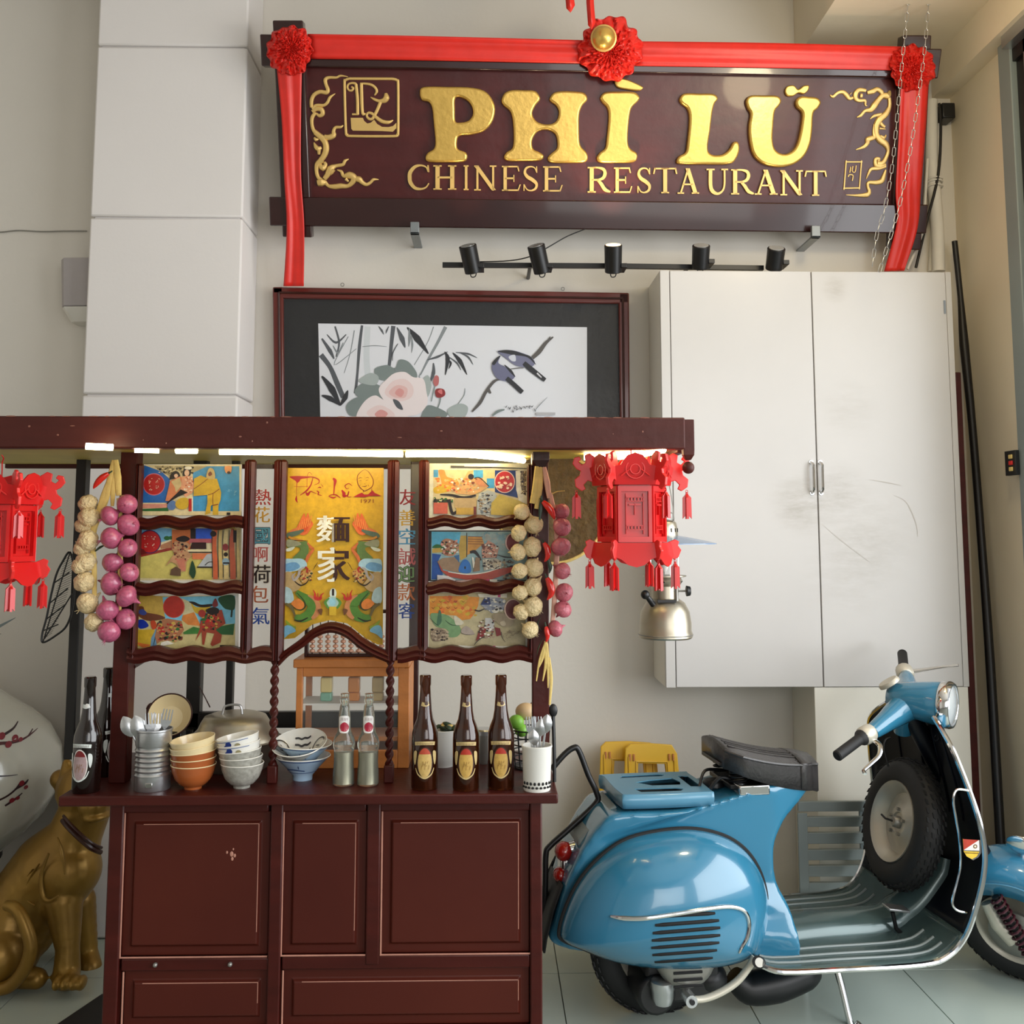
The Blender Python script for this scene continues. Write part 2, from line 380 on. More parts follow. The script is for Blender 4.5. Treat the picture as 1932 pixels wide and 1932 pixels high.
# ================================================================ THE SETTING
YW = 4.30                                   # back wall
XR = W(1800, 350, YW).x                      # right wall plane
struct('wall_back', MB().box(-3.1, XR + .12, YW, YW + .12, 0, 3.9), 'plaster')
struct('wall_left', MB().box(-3.22, -3.1, -3.5, YW + .12, 0, 3.9), 'plaster')
struct('wall_front', MB().box(-3.22, -.5, -3.62, -3.5, 0, 3.9).box(-.5, 2.6, -3.62, -3.5, 2.9, 3.9), 'plaster')
YJ = 3.82
struct('wall_right', MB().box(XR, XR + .12, YJ, YW, 0, 3.9), 'plaster_cream')
struct('ceiling', MB().box(-3.22, 2.6, -3.5, YW + .12, 3.9, 4.0), 'plaster')
fl = struct('floor', MB().box(-3.22, 2.6, -3.5, YW + .1, -.06, -.012), 'grout')
struct('pavement', MB().box(-14, 14, -16, 14, -.12, -.08), 'pavement')
gx = G(1417, 1900).x; tm = None
for i in range(-5, 2):
    for j in range(-1, 2):
        x0 = gx + .6 * i; y0 = 3.10 + .6 * j
        if x0 > 2.0: continue
        y1 = min(y0 + .6, YW)
        t = obj('tile', MB().box(x0 + .0015, x0 + .5985, y0 + .0015, y1 - .0015, -.012, 0), 'tile', fl, bev=.001)
# pillar of stacked rendered blocks
pil = thing('trim_1', 'tall white rendered pillar with horizontal joints between its blocks', 'pillar', (W(310, 600, 4.03).x, 4.03, 0))
pil['kind'] = 'structure'; del pil['category']
px0 = W(170, 400, 4.03).x; px1 = W(458, 400, 4.03).x
js = [0, .55, W(300, 745, 4.03).z, W(300, 410, 4.03).z, W(300, 87, 4.03).z, 3.9]
for i in range(5):
    obj('block', MB().box(px0, px1, 4.03, YW, js[i] + .003, js[i + 1] - .003), 'pillar_paint', pil, bev=.008)
obj('core', MB().box(px0 + .015, px1 - .015, 4.045, YW, 0, 3.9), 'pillar_paint', pil)
# boxed soffit and beam in the upper right corner
b0 = W(1758, 186, YW); zs = W(1740, 118, YW).z
struct('trim_2', MB().box(b0.x, XR + .12, 2.0, YW, b0.z, 3.9), 'plaster_cream')
xs = W(1500, 130, YW).x
struct('trim_3', MB().box(xs, b0.x, 1.6, YW, zs, 3.9), 'plaster_cream')
# door frame of the side opening: jamb, track, header
dj = struct('door_1', MB().box(XR - .03, XR + .12, YJ - .09, YJ, 0, b0.z), 'grey_paint', bev=.004)
obj('track', MB().box(XR - .005, XR + .10, YJ - .16, YJ - .09, 0, b0.z - .02), 'black_metal', dj)
obj('track', MB().box(XR - .02, XR + .03, YJ - .20, YJ - .165, 0, b0.z - .02), 'alu', dj, bev=.004)
obj('shutter_panel', MB().box(XR + .02, XR + .05, YJ - .52, YJ - .2, 0, b0.z - .02), 'beige_metal', dj)
obj('header', MB().box(XR - .02, XR + .12, 2.0, YJ - .09, b0.z - .10, b0.z), 'black_metal', dj)
obj('header', MB().box(XR - .06, XR - .02, 2.0, YJ - .09, b0.z - .05, b0.z + .01), 'alu', dj)
def wallR(px, py): return WXp(px, py, XR - .002)
sw = thing('switch_plate', 'small black switch plate with three lit buttons on the door jamb', 'switch', wallR(1913, 875))
p = WXp(1913, 850, XR - .035); q = WXp(1913, 897, XR - .035)
obj('plate', MB().box(p.x - .012, p.x + .004, p.y - .03, p.y + .05, q.z, p.z), 'black_metal', sw, bev=.002)
for k, cl in ((.75, 'label_cream'), (.5, 'red_light'), (.25, 'label_cream')):
    z = q.z + (p.z - q.z) * k; obj('button', MB().box(p.x - .017, p.x - .012, p.y - .012, p.y + .014, z - .008, z + .008), cl, sw, bev=.002)
# wall details: crack lines, speaker and its cable
cb = MB(); cb.tube(smoothpath([W(x, y, YW - .006) for x, y in ((-60, 438), (0, 438), (20, 436), (40, 435), (80, 437), (120, 436), (164, 436))], 4), .003, 6)
wc = tag(obj('wall_cable', cb, 'steel_grey', loc=W(60, 436, YW)), 'thin grey cable running along the wall to the speaker side of the pillar', 'cable')
sp = thing('wall_speaker', 'grey wall speaker with white base mounted beside the pillar', 'speaker', W(140, 540, YW))
a = W(112, 487, YW - .14); b = W(112, 578, YW - .14); c = W(168, 487, YW - .14)
m = MB(); x0, x1, z0, z1 = a.x, c.x + .06, b.z, a.z
m.rings([[Vector((x0 + .012, YW - .12, z0)), Vector((x0 + .03, YW - .15, z0)), Vector((x1, YW - .16, z0)), Vector((x1, YW, z0)), Vector((x0 + .012, YW, z0))],
         [Vector((x0, YW - .12, z1)), Vector((x0 + .02, YW - .15, z1)), Vector((x1, YW - .16, z1)), Vector((x1, YW, z1)), Vector((x0, YW, z1))]])
obj('grille', m, 'speaker_grille', sp, bev=.004, smooth=0)
zb = W(112, 603, YW - .14).z
m = MB(); m.rings([[Vector((x0 + .035, YW - .08, zb)), Vector((x0 + .06, YW - .10, zb)), Vector((x1, YW - .11, zb)), Vector((x1, YW, zb)), Vector((x0 + .035, YW, zb))],
                   [Vector((x0 + .014, YW - .12, z0 - .002)), Vector((x0 + .03, YW - .15, z0 - .002)), Vector((x1, YW - .16, z0 - .002)), Vector((x1, YW, z0 - .002)), Vector((x0 + .014, YW, z0 - .002))]])
obj('base_cover', m, 'white_plastic', sp, bev=.003, smooth=0)
# ================================================================ WHITE WALL CABINET
YC = 4.00
ca = W(1243, 508, YC); cz0 = W(1258, 1298, YC).z; cz1 = (ca.z + W(1797, 514, YC).z) / 2
cx0 = W(1251, 900, YC).x; cxm = W(1542, 900, YC).x; cx1 = W(1812, 900, YC).x
cab = thing('wall_cabinet', 'large white two-door wall cabinet with scuffed doors', 'cabinet', ((cx0 + cx1) / 2, YW, cz0))
obj('body', MB().box(cx0, cx1, YC + .022, YW, cz0, cz1), 'cabinet_side', cab, bev=.002)
xl = W(1270, 900, YC).x; xr_ = W(1800, 900, YC).x
obj('stile', MB().box(cx0, xl - .002, YC + .002, YC + .021, cz0, cz1), 'cabinet_white', cab, bev=.002)
obj('stile', MB().box(xr_ + .002, cx1, YC + .002, YC + .021, cz0, cz1), 'cabinet_white', cab, bev=.002)
for k, (u0, u1) in enumerate(((xl, cxm - .002), (cxm + .002, xr_))):
    d = obj('door', MB().box(u0, u1, YC, YC + .02, cz0 + .002, cz1 - .002), 'cabinet_door', cab, bev=.002)
    hx = W(1531 if k == 0 else 1548, 900, YC).x; za = W(1540, 872, YC).z; zb_ = W(1540, 930, YC).z
    m = MB(); m.tube(smoothpath([(hx, YC, za), (hx, YC - .024, za - .012), (hx, YC - .026, (za + zb_) / 2), (hx, YC - .024, zb_ + .012), (hx, YC, zb_)], 5), .0055, 8)
    for z in (za, zb_): m.cyl((hx, YC + .0, z), (hx, YC - .004, z), .011, .009, 12)
    obj('handle', m, 'chrome', d)
    # dirt with a shape of its own around the handles: thin stain films on the doors
sr = Print(planeY(YC - .0006))
for pts in (((1686, 935), (1710, 948), (1728, 988), (1731, 1012)), ((1640, 905), (1670, 910), (1700, 916)), ((1552, 990), (1575, 1010), (1600, 1030), (1640, 1060))):
    sr.stroke(pts, [.4, 1.8, .8], (196, 191, 184))
obj('scuff_marks', sr.mb, 'print_matte', cab)['kind'] = 'stuff'
obj('hinge', MB().box(xr_ - .012, xr_ - .004, YC - .003, YC, W(1790, 592, YC).z, W(1790, 567, YC).z), 'grey_metal', cab)
hl = lambda px, py: W(px, py, YC) - cab.location
grime(MT['cabinet_door'], [(*hl(1512, 950), .16, .8), (*hl(1585, 930), .15, .55), (*hl(1640, 1010), .24, .4), (*hl(1600, 1080), .24, .3), (*hl(1575, 545), .07, .6), (*hl(1600, 770), .16, .25)], (150, 142, 128))
# boxed column beneath the right half of the cabinet
u0 = W(1540, 1400, YC).x; u1 = W(1832, 1400, YC).x
struct('trim_4', MB().box(u0, u1, YC + .004, YW, 0, cz0), 'cabinet_side', bev=.002)
# red-brown post standing between the cabinet and the right wall, and the leaning black pole
pb = [W(1822, 1290, 4.06), W(1848, 1290, 4.06)]
tag(obj('wooden_post', MB().box(cx1 + .012, cx1 + .05, 4.06, 4.15, 0, cz1 - .4), 'wood_red', loc=(cx1 + .03, 4.1, 0), bev=.004), 'reddish brown timber post standing beside the white cabinet', 'post')
pts = [W(1801, 455, 4.2), W(1812, 560, 4.2), W(1819, 650, 4.18), W(1834, 800, 4.15), W(1850, 1000, 4.1), W(1868, 1250, 4.06), W(1886, 1560, 4.0)]
dv = pts[-1] - pts[-2]; pts.append(pts[-1] + dv * ((pts[-1].z - .004) / -dv.z))
m = MB(); m.tube(smoothpath(pts, 4), lerp_list([.012, .012, .019, .016, .016, .018, .018, .018], (len(pts) - 1) * 4 + 1), 10)
tag(obj('leaning_pole', m, 'wood_black', loc=(pts[-1].x, pts[-1].y, 0)), 'long black pole leaning into the corner beside the cabinet', 'pole')
# pipes and cables rising behind the sign's right end
pg = 'pipes rising from the cabinet in the corner'
def pipe(name, label, pix, r, mt, Y=YW - .06, cat='pipe', group=pg):
    m = MB(); P_ = [W(x, y, Y) for x, y in pix]; m.tube(smoothpath(P_, 5), r, 10)
    return tag(obj(name, m, mt, loc=P_[-1]), label, cat, group)
pipe('conduit_pipe', 'thick pale conduit pipe tied with cord above the cabinet', ((1757, 190), (1758, 300), (1768, 420), (1771, 512)), .027, 'white_wire')
pipe('conduit_pipe', 'thinner pale conduit crossing behind the tied pipe', ((1776, 200), (1768, 280), (1762, 400), (1756, 512)), .012, 'white_wire', YW - .02)
pipe('cable', 'dark cable hanging in the corner beside the conduit', ((1772, 195), (1775, 240), (1770, 330), (1748, 420), (1728, 505)), .006, 'wood_black', YW - .09, 'cable')
pipe('cable', 'beige cable looping down to the cabinet top', ((1750, 300), (1744, 400), (1740, 440), (1712, 508)), .006, 'white_wire', YW - .1, 'cable')
m = MB()
for dz in (0, .012, -.02): m.torus(W(1763, 345, YW - .06) + Vector((0, 0, dz)), (0, .15, 1), .032, .004, 20, 6)
tag(obj('binding_cord', m, 'white_wire', loc=W(1763, 345, YW - .06)), 'pale cord wrapped around the conduit pipe', 'cord')
m = MB(); box_px(m, 1778, 193, 1803, 222, YW - .09, .09); tag(obj('junction_box', m, 'black_metal', loc=W(1790, 208, YW), bev=.006), 'small black junction box under the ceiling beam', 'box')
# ================================================================ CARVED SIGN
sb = W(1130, 440, 4.17); st = W(1130, 90, 3.95)
SU = Vector((0, st.y - sb.y, st.z - sb.z)).normalized(); SN = Vector((1, 0, 0)).cross(SU)
def SP(px, py, off=0.0): return PL(px, py, sb + SN * off, SN)
def SPf(x, y, l): return SP(x, y, l)
sign = thing('restaurant_sign', 'dark red carved wooden signboard with gold PHI LU CHINESE RESTAURANT lettering', 'sign', SP(1130, 440))
def sp_box(mb, x0, y0, x1, y1, o0, o1, x0b=None, x1b=None, y0r=None, y1r=None):
    x0b = x0 if x0b is None else x0b; x1b = x1 if x1b is None else x1b; y0r = y0 if y0r is None else y0r; y1r = y1 if y1r is None else y1r
    q = [SP(x0, y0, o1), SP(x1, y0r, o1), SP(x1b, y1r, o1), SP(x0b, y1, o1)]
    return mb.prism(q, SN * (o0 - o1))
obj('board', sp_box(MB(), 572, 118, 1694, 384, -.03, .0, 582, 1684, 140, 392), 'sign_wood', sign, bev=.003)
obj('frame_rail', sp_box(MB(), 490, 64, 1778, 124, -.025, .035, 493, 1770, 92, 148), 'sign_frame', sign, bev=.005)
obj('frame_rail', sp_box(MB(), 507, 371, 1752, 426, -.025, .035, 509, 1748, 386, 441), 'sign_frame', sign, bev=.005)
obj('frame_stile', sp_box(MB(), 514, 38, 571, 447, -.03, .03, 533, 588, 38, 448), 'sign_frame', sign, bev=.005)
obj('frame_stile', sp_box(MB(), 1704, 66, 1758, 470, -.03, .03, 1680, 1738, 66, 472), 'sign_frame', sign, bev=.005)
# --- big letters
z1 = lambda x, y: (480 + x * .38820, y * .38820)
z2 = lambda x, y: (1080 + x * .44099, y * .44099)
SO = SP(1130, 260); SX = Vector((1, 0, 0))
def to2(px, py): v = SP(px, py) - SO; return (v.dot(SX), v.dot(SU))
def letter(name, zf, outer, holes=(), d=.016, bv=.009, m='gold', lift=.0):
    o2 = [to2(*zf(*p)) for p in outer]
    o2 = [(p.x, p.y) for p in smoothpath([(a, b, 0) for a, b in o2], 4, True)]
    h2 = [[(p.x, p.y) for p in smoothpath([(*to2(*zf(*p)), 0) for p in h], 4, True)] for h in holes]
    v, f = fill2d(o2, h2, d, bv, 2)
    mb = MB(); mb.add([SO + SX * p.x + SU * p.y + SN * (p.z + d * .6 + lift) for p in v], f)
    return obj(name, mb, m, sign, smooth=60)
letter('letter_P', z1, [(805, 455), (822, 425), (940, 424), (1060, 428), (1130, 452), (1168, 515), (1160, 585), (1120, 635), (1060, 655), (998, 662), (985, 690), (990, 725), (1028, 742), (1035, 768), (1015, 787), (930, 790), (848, 787), (832, 768), (845, 742), (872, 725), (880, 690), (872, 600), (865, 530), (848, 498), (815, 488)],
       [[(978, 478), (1018, 480), (1052, 510), (1062, 555), (1040, 588), (1000, 597), (978, 590), (975, 535)]])
letter('letter_H', z1, [(1200, 490), (1215, 455), (1250, 440), (1310, 440), (1365, 445), (1388, 482), (1365, 515), (1350, 555), (1372, 592), (1420, 606), (1463, 592), (1478, 550), (1465, 515), (1433, 488), (1450, 455), (1490, 445), (1550, 446), (1602, 454), (1616, 487), (1592, 515), (1577, 560), (1576, 640), (1582, 705), (1612, 742), (1618, 772), (1598, 790), (1520, 793), (1440, 791), (1424, 768), (1444, 744), (1468, 722), (1470, 685), (1458, 650), (1420, 632), (1376, 642), (1350, 682), (1354, 724), (1384, 740), (1405, 758), (1388, 781), (1310, 784), (1235, 783), (1212, 765), (1226, 740), (1252, 722), (1259, 680), (1256, 600), (1244, 545), (1212, 515)])
letter('letter_I', z1, [(1679, 475), (1702, 450), (1770, 447), (1842, 450), (1869, 475), (1858, 498), (1832, 524), (1820, 570), (1812, 670), (1820, 718), (1854, 744), (1857, 772), (1835, 790), (1755, 793), (1680, 791), (1661, 770), (1674, 744), (1702, 720), (1710, 670), (1719, 570), (1712, 524), (1690, 500)])
letter('letter_accent', z1, [(1750, 396), (1775, 383), (1815, 390), (1880, 420), (1884, 434), (1862, 443), (1800, 436), (1760, 425)], d=.01, bv=.005)
letter('letter_L', z2, [(455, 425), (475, 402), (540, 402), (600, 404), (618, 424), (604, 446), (595, 480), (585, 560), (575, 635), (592, 662), (636, 662), (666, 640), (684, 610), (704, 610), (710, 640), (696, 680), (664, 703), (560, 704), (457, 703), (442, 688), (454, 668), (480, 652), (488, 610), (497, 510), (488, 466), (464, 446)])
letter('letter_U', z2, [(738, 432), (758, 411), (815, 410), (870, 412), (888, 432), (878, 456), (861, 478), (854, 540), (852, 605), (866, 645), (902, 660), (938, 644), (960, 602), (974, 530), (976, 484), (954, 460), (950, 434), (970, 415), (1010, 416), (1042, 421), (1057, 441), (1044, 466), (1025, 488), (1020, 560), (1010, 620), (985, 670), (940, 704), (878, 716), (812, 702), (770, 664), (753, 600), (750, 540), (757, 490), (744, 464)])
letter('letter_accent', z2, [(905, 390), (916, 370), (944, 367), (962, 384), (985, 368), (1008, 368), (1004, 390), (985, 404), (962, 400), (940, 413), (914, 411)], d=.01, bv=.005)
# --- serif line, drawn as thick and thin strokes (unit box, y down)
def SL(kind):
    T, t = .17, .085
    bar = lambda x: [('r', x - T / 2, 0, x + T / 2, 1), ('r', x - .17, 0, x + .17, .055), ('r', x - .17, .945, x + .17, 1)]
    if kind == 'H': return bar(.2) + bar(.8) + [('r', .2, .46, .8, .54)]
    if kind == 'I': return bar(.5)
    if kind == 'N': return [('r', .10, 0, .19, 1), ('r', 0, .945, .3, 1), ('r', .0, 0, .2, .055), ('s', [(.1, .02), (.88, .98)], .2), ('r', .81, 0, .9, 1), ('r', .7, 0, 1, .055)]
    if kind == 'E': return bar(.22) + [('r', .2, 0, .88, .06), ('r', .2, .46, .68, .53), ('r', .2, .94, .9, 1), ('s', [(.86, 0), (.93, .22)], .06), ('s', [(.88, 1), (1, .74)], .06), ('s', [(.67, .36), (.67, .64)], .05)]
    if kind == 'T': return bar(.5) + [('r', .04, 0, .96, .06), ('s', [(.06, 0), (.0, .24)], .06), ('s', [(.94, 0), (1, .24)], .06)]
    if kind == 'U': return [('c', [(.2, .02), (.2, .62), (.28, .86), (.5, .97), (.72, .87), (.82, .62), (.82, .02)], [T, T, T, .1, .08, .08, .08]), ('r', .02, 0, .38, .055), ('r', .68, 0, .98, .055)]
    if kind == 'A': return [('s', [(.5, 0), (.14, 1)], .08), ('s', [(.47, 0), (.84, 1)], .19), ('r', .25, .6, .72, .66), ('r', 0, .945, .3, 1), ('r', .66, .945, 1, 1)]
    if kind == 'R': return bar(.22) + [('c', [(.22, .03), (.5, .03), (.72, .1), (.78, .26), (.7, .43), (.5, .5), (.22, .5)], [.06, .07, .13, .17, .13, .07, .06]), ('c', [(.46, .5), (.62, .66), (.78, .88), (1, .97)], [.08, .15, .15, .06])]
    if kind == 'C': return [('c', [(.93, .28), (.84, .1), (.6, .03), (.34, .09), (.14, .3), (.11, .5), (.15, .72), (.35, .93), (.62, .97), (.84, .9), (.96, .74)], [.07, .06, .07, .13, .18, .19, .18, .13, .08, .06, .05]), ('s', [(.92, .02), (.95, .3)], .06)]
    if kind == 'S': return [('c', [(.82, .24), (.72, .08), (.48, .03), (.24, .1), (.17, .27), (.32, .43), (.6, .55), (.82, .7), (.78, .88), (.52, .97), (.28, .92), (.14, .74)], [.05, .06, .07, .12, .16, .18, .19, .17, .13, .07, .06, .05]), ('s', [(.83, .02), (.84, .27)], .06), ('s', [(.12, .98), (.12, .72)], .06)]
def serif(kind, zf, x0, x1, y0, y1, name='letter_small'):
    mb = MB(); w = x1 - x0; h = y1 - y0
    def P2(u, v): return SP(*zf(x0 + u * w, y0 + v * h), .012)
    for e in SL(kind):
        if e[0] == 'r': mb.prism([P2(e[1], e[2]), P2(e[1], e[4]), P2(e[3], e[4]), P2(e[3], e[2])], -SN * .012); continue
        if e[0] == 's': (a, b), hw = e[1], e[2] / 2; mb.prism([P2(a[0] - hw, a[1]), P2(b[0] - hw, b[1]), P2(b[0] + hw, b[1]), P2(a[0] + hw, a[1])], -SN * .012); continue
        pts = smoothpath([(a, b, 0) for a, b in e[1]], 4); ws = lerp_list(e[2], len(pts)); asp = w / h
        L_, R_ = [], []
        for i, p in enumerate(pts):
            t = pts[min(i + 1, len(pts) - 1)] - pts[max(i - 1, 0)]; t = Vector((t.x * asp, t.y, 0)).normalized(); n = Vector((-t.y / asp * .8, t.x, 0)) * ws[i] / 2 * (1 if asp > .7 else .8)
            L_.append(p + n); R_.append(p - n)
        for i in range(len(pts) - 1): mb.prism([P2(L_[i].x, L_[i].y), P2(R_[i].x, R_[i].y), P2(R_[i + 1].x, R_[i + 1].y), P2(L_[i + 1].x, L_[i + 1].y)], -SN * .012)
    return obj('letter_' + kind, mb, 'gold_light', sign, smooth=0)
for k, x0, x1, y0, y1 in (('C', 742, 852, 800, 922), ('H', 866, 985, 803, 922), ('I', 994, 1064, 803, 924), ('N', 1068, 1176, 804, 926), ('E', 1198, 1292, 806, 928), ('S', 1300, 1386, 806, 930), ('E', 1398, 1496, 808, 931)):
    serif(k, z1, x0, x1, y0, y1)
for k, x0, x1, y0, y1 in (('R', 60, 162, 714, 824), ('E', 174, 254, 716, 825), ('S', 272, 342, 716, 827), ('T', 348, 446, 718, 827), ('A', 450, 542, 720, 829), ('U', 572, 668, 722, 832), ('R', 674, 776, 724, 832), ('A', 780, 878, 726, 833), ('N', 890, 986, 728, 836), ('T', 996, 1086, 730, 838)):
    serif(k, z2, x0, x1, y0, y1)
# --- carved monogram, seal and scrolls
zl = lambda x, y: (570 + x * .13462, 130 + y * .13462)
zr = lambda x, y: (1550 + x * .13457, 140 + y * .13457)
def relief(name, zf, strokes, m='gold_light', sc_=.13462 / 490 * .92):
    mb = MB()
    for pts, ws in strokes:
        P_ = smoothpath([SP(*zf(*p), .003) for p in pts], 4); k = lerp_list(ws if isinstance(ws, (list, tuple)) else [ws, ws], len(P_))
        mb.tube(P_, [max(w * .5 * sc_ * 1.45, .0008) for w in k], 8, up=SN, flat=.7)
    return obj(name, mb, m, sign)
lg = relief('monogram', zl, [
    ([(660, 135), (760, 136), (1170, 138), (1270, 140), (1330, 160), (1345, 230), (1345, 860), (1330, 920), (1270, 942), (690, 940), (635, 920), (612, 860), (594, 220), (605, 160), (660, 135)], 30),
    ([(690, 250), (715, 268), (700, 300), (660, 300), (635, 260), (650, 215), (700, 198), (750, 210), (762, 260)], [20, 26, 26, 24, 22, 22, 26, 30, 34]),
    ([(755, 215), (775, 420), (778, 640)], 36), ([(700, 636), (790, 636)], 22), ([(830, 205), (835, 420), (848, 625), (885, 622)], [36, 38, 34, 20]),
    ([(815, 205), (900, 208), (975, 225), (1030, 270), (1045, 320), (1015, 370)], [20, 26, 30, 32, 30, 14]),
    ([(960, 395), (1010, 425), (1080, 450), (1150, 440), (1180, 400), (1170, 340)], [8, 30, 36, 60, 70, 30]),
    ([(1100, 460), (1060, 560), (1020, 640), (980, 700), (930, 695), (905, 650), (930, 615), (985, 630), (1040, 680), (1120, 735), (1210, 748), (1275, 718)], [40, 38, 36, 34, 30, 26, 28, 34, 40, 44, 40, 10]),
])
mb = MB(); mb.prism([SP(*zl(*p), .005) for p in ((680, 685), (850, 685), (870, 730), (915, 765), (960, 755), (1010, 712), (1050, 770), (1120, 812), (1210, 815), (1275, 800), (1320, 755), (1320, 830), (1270, 880), (1100, 870), (710, 865), (690, 840))], -SN * .005)
obj('monogram_base', mb, 'gold_light', sign, smooth=0)
relief('scroll_ornament', zl, [
    ([(645, 110), (540, 95), (480, 120), (380, 120), (325, 150), (335, 220), (360, 290), (340, 330), (250, 320), (170, 360), (130, 440), (130, 540)], [6, 24, 28, 34, 44, 40, 46, 48, 44, 44, 46, 40]),
    ([(465, 345), (390, 400), (355, 470), (300, 510), (200, 510), (140, 560)], [6, 34, 36, 34, 34, 40]),
    ([(140, 600), (200, 560), (270, 570), (285, 630), (240, 655), (195, 620)], [40, 50, 56, 50, 40, 20]), ([(190, 610), (140, 680), (135, 770), (160, 860), (220, 920), (310, 980)], [40, 44, 40, 44, 60, 60]),
    ([(575, 790), (540, 815), (470, 820), (440, 870), (440, 930), (370, 960), (310, 950)], [10, 30, 34, 40, 60, 62, 50]),
    ([(180, 890), (260, 960), (320, 1030), (335, 1120), (310, 1210), (250, 1290)], [60, 60, 70, 70, 64, 60]), ([(170, 960), (190, 990), (230, 985)], [20, 40, 16]),
    ([(165, 1030), (190, 1090), (225, 1120), (270, 1100)], [10, 50, 60, 30]), ([(235, 1200), (235, 1120)], [30, 50]),
    ([(290, 1270), (215, 1330), (200, 1430), (225, 1520), (270, 1560)], [70, 60, 44, 44, 50]), ([(240, 1340), (290, 1390), (330, 1340), (310, 1310)], [40, 70, 40, 30]),
    ([(655, 1262), (600, 1290), (570, 1340), (470, 1360), (400, 1400), (350, 1490), (310, 1540)], [6, 36, 38, 40, 80, 60, 50]), ([(430, 1400), (400, 1450), (380, 1480)], [70, 60, 30]),
    ([(215, 1600), (270, 1590), (330, 1590)], [70, 90, 50]), ([(320, 1580), (370, 1640), (460, 1650), (540, 1640), (640, 1640), (710, 1580), (720, 1520), (660, 1490), (580, 1500), (550, 1440), (490, 1415)], [40, 40, 60, 60, 44, 60, 80, 80, 40, 36, 10]),
    ([(610, 1540), (650, 1580)], [40, 20]), ([(740, 1540), (800, 1550), (840, 1590), (900, 1620), (960, 1590), (1000, 1550), (1075, 1552)], [60, 70, 50, 40, 34, 34, 6])])
relief('scroll_ornament', zr, [
    ([(120, 290), (160, 315), (230, 260), (300, 250), (350, 290), (390, 340), (440, 330)], [8, 34, 36, 44, 50, 40, 30]), ([(410, 275), (405, 270)], 40),
    ([(640, 445), (615, 430), (610, 370), (530, 370), (480, 340), (480, 270), (530, 220), (620, 230)], [10, 20, 34, 40, 50, 60, 50, 40]), ([(540, 300), (570, 300)], 50),
    ([(640, 260), (720, 240), (780, 210), (840, 250), (850, 300)], [40, 60, 50, 50, 40]), ([(960, 230), (930, 300), (860, 300), (800, 360), (740, 440), (690, 500), (610, 515), (550, 580), (495, 605)], [20, 80, 60, 60, 76, 60, 36, 36, 8]),
    ([(950, 330), (955, 450), (900, 560), (820, 630), (770, 720), (770, 840), (820, 920), (900, 980), (935, 1070), (900, 1180), (850, 1250), (780, 1250)], [40, 44, 70, 80, 70, 60, 76, 70, 40, 46, 60, 60]),
    ([(680, 630), (740, 585), (840, 560)], [6, 36, 30]), ([(800, 620), (840, 700), (890, 740)], [30, 40, 30]), ([(810, 760), (900, 770)], [30, 10]), ([(820, 870), (880, 890), (905, 850)], [40, 36, 14]),
    ([(740, 700), (730, 800), (740, 880), (690, 900), (650, 920), (640, 970), (590, 1020), (480, 1060)], [20, 30, 50, 60, 66, 50, 40, 8]),
    ([(790, 1230), (810, 1190), (760, 1190), (760, 1270), (820, 1290), (900, 1270)], [20, 36, 40, 50, 60, 40]), ([(900, 1290), (800, 1320), (700, 1330), (660, 1390), (625, 1470)], [40, 44, 40, 30, 6]),
    ([(900, 1340), (870, 1440), (840, 1500), (760, 1520), (660, 1520), (650, 1580), (670, 1640), (640, 1690), (500, 1700), (340, 1692)], [20, 50, 60, 50, 36, 34, 40, 60, 30, 6])])
relief('seal', zr, [([(345, 1230), (350, 1230), (555, 1230), (560, 1230), (559, 1236), (531, 1590), (530, 1595), (524, 1595), (320, 1600), (315, 1600), (316, 1594), (344, 1236), (345, 1230)], 18), ([(410, 1300), (395, 1380)], 14), ([(440, 1290), (430, 1360), (470, 1370), (485, 1280)], 12), ([(375, 1440), (390, 1410), (440, 1420), (430, 1495)], 14)])
# --- brackets under the sign
for x, y in ((783, 418), (1537, 425)):
    m = MB(); q = W(x, y + 12, 4.1); m.box(q.x - .018, q.x + .018, 4.08, 4.1, q.z - .03, q.z + .02); m.box(q.x - .018, q.x + .018, 4.08, YW, q.z - .03, q.z - .022)
    obj('bracket', m, 'grey_metal', sign, bev=.002)
# ================================================================ RED SATIN DRAPE
def ribbon(name, label, left, right, off, ripple=.004, n=10):
    A = smoothpath([Vector((*p, 0)) for p in left], 8); B = smoothpath([Vector((*p, 0)) for p in right], 8); q = random.Random(name + label)
    ph = [q.uniform(0, 6) for _ in range(4)]; rows = []
    for i in range(len(A)):
        row = []
        for j in range(n + 1):
            t = j / n; p = A[i] * (1 - t) + B[i] * t
            row.append(SP(p.x, p.y, off + ripple * (math.sin(t * 7 + ph[0] + i * .07) + .6 * math.sin(t * 15 + ph[1] - i * .13))))
        rows.append(row)
    mb = MB(); mb.grid(rows)
    return tag(obj(name, mb, 'red_satin', loc=SP(A[-1].x, A[-1].y, off), solid=.002, smooth=80), label, 'ribbon', 'red satin dressing on the sign')
ribbon('satin_ribbon', 'red satin ribbon along the sign top from the left rosette to the bell rosette', [(580, 64), (800, 68), (1110, 76)], [(586, 111), (800, 114), (1105, 120)], .045)
ribbon('satin_ribbon', 'red satin ribbon along the sign top from the bell rosette to the right rosette', [(1195, 78), (1450, 81), (1705, 88)], [(1195, 124), (1450, 128), (1700, 133)], .045)
ribbon('satin_ribbon', 'red satin ribbon hanging straight down to the framed painting', [(520, 110), (531, 220), (536, 330), (541, 430), (535, 540)], [(570, 110), (568, 220), (568, 330), (574, 430), (573, 540)], .047)
ribbon('satin_ribbon', 'red satin ribbon hanging down to the cabinet top with a twisted end', [(1700, 150), (1696, 250), (1690, 360), (1692, 420), (1668, 512)], [(1752, 150), (1746, 250), (1738, 350), (1731, 430), (1706, 511)], .050, .006)
from mathutils import noise as nz_
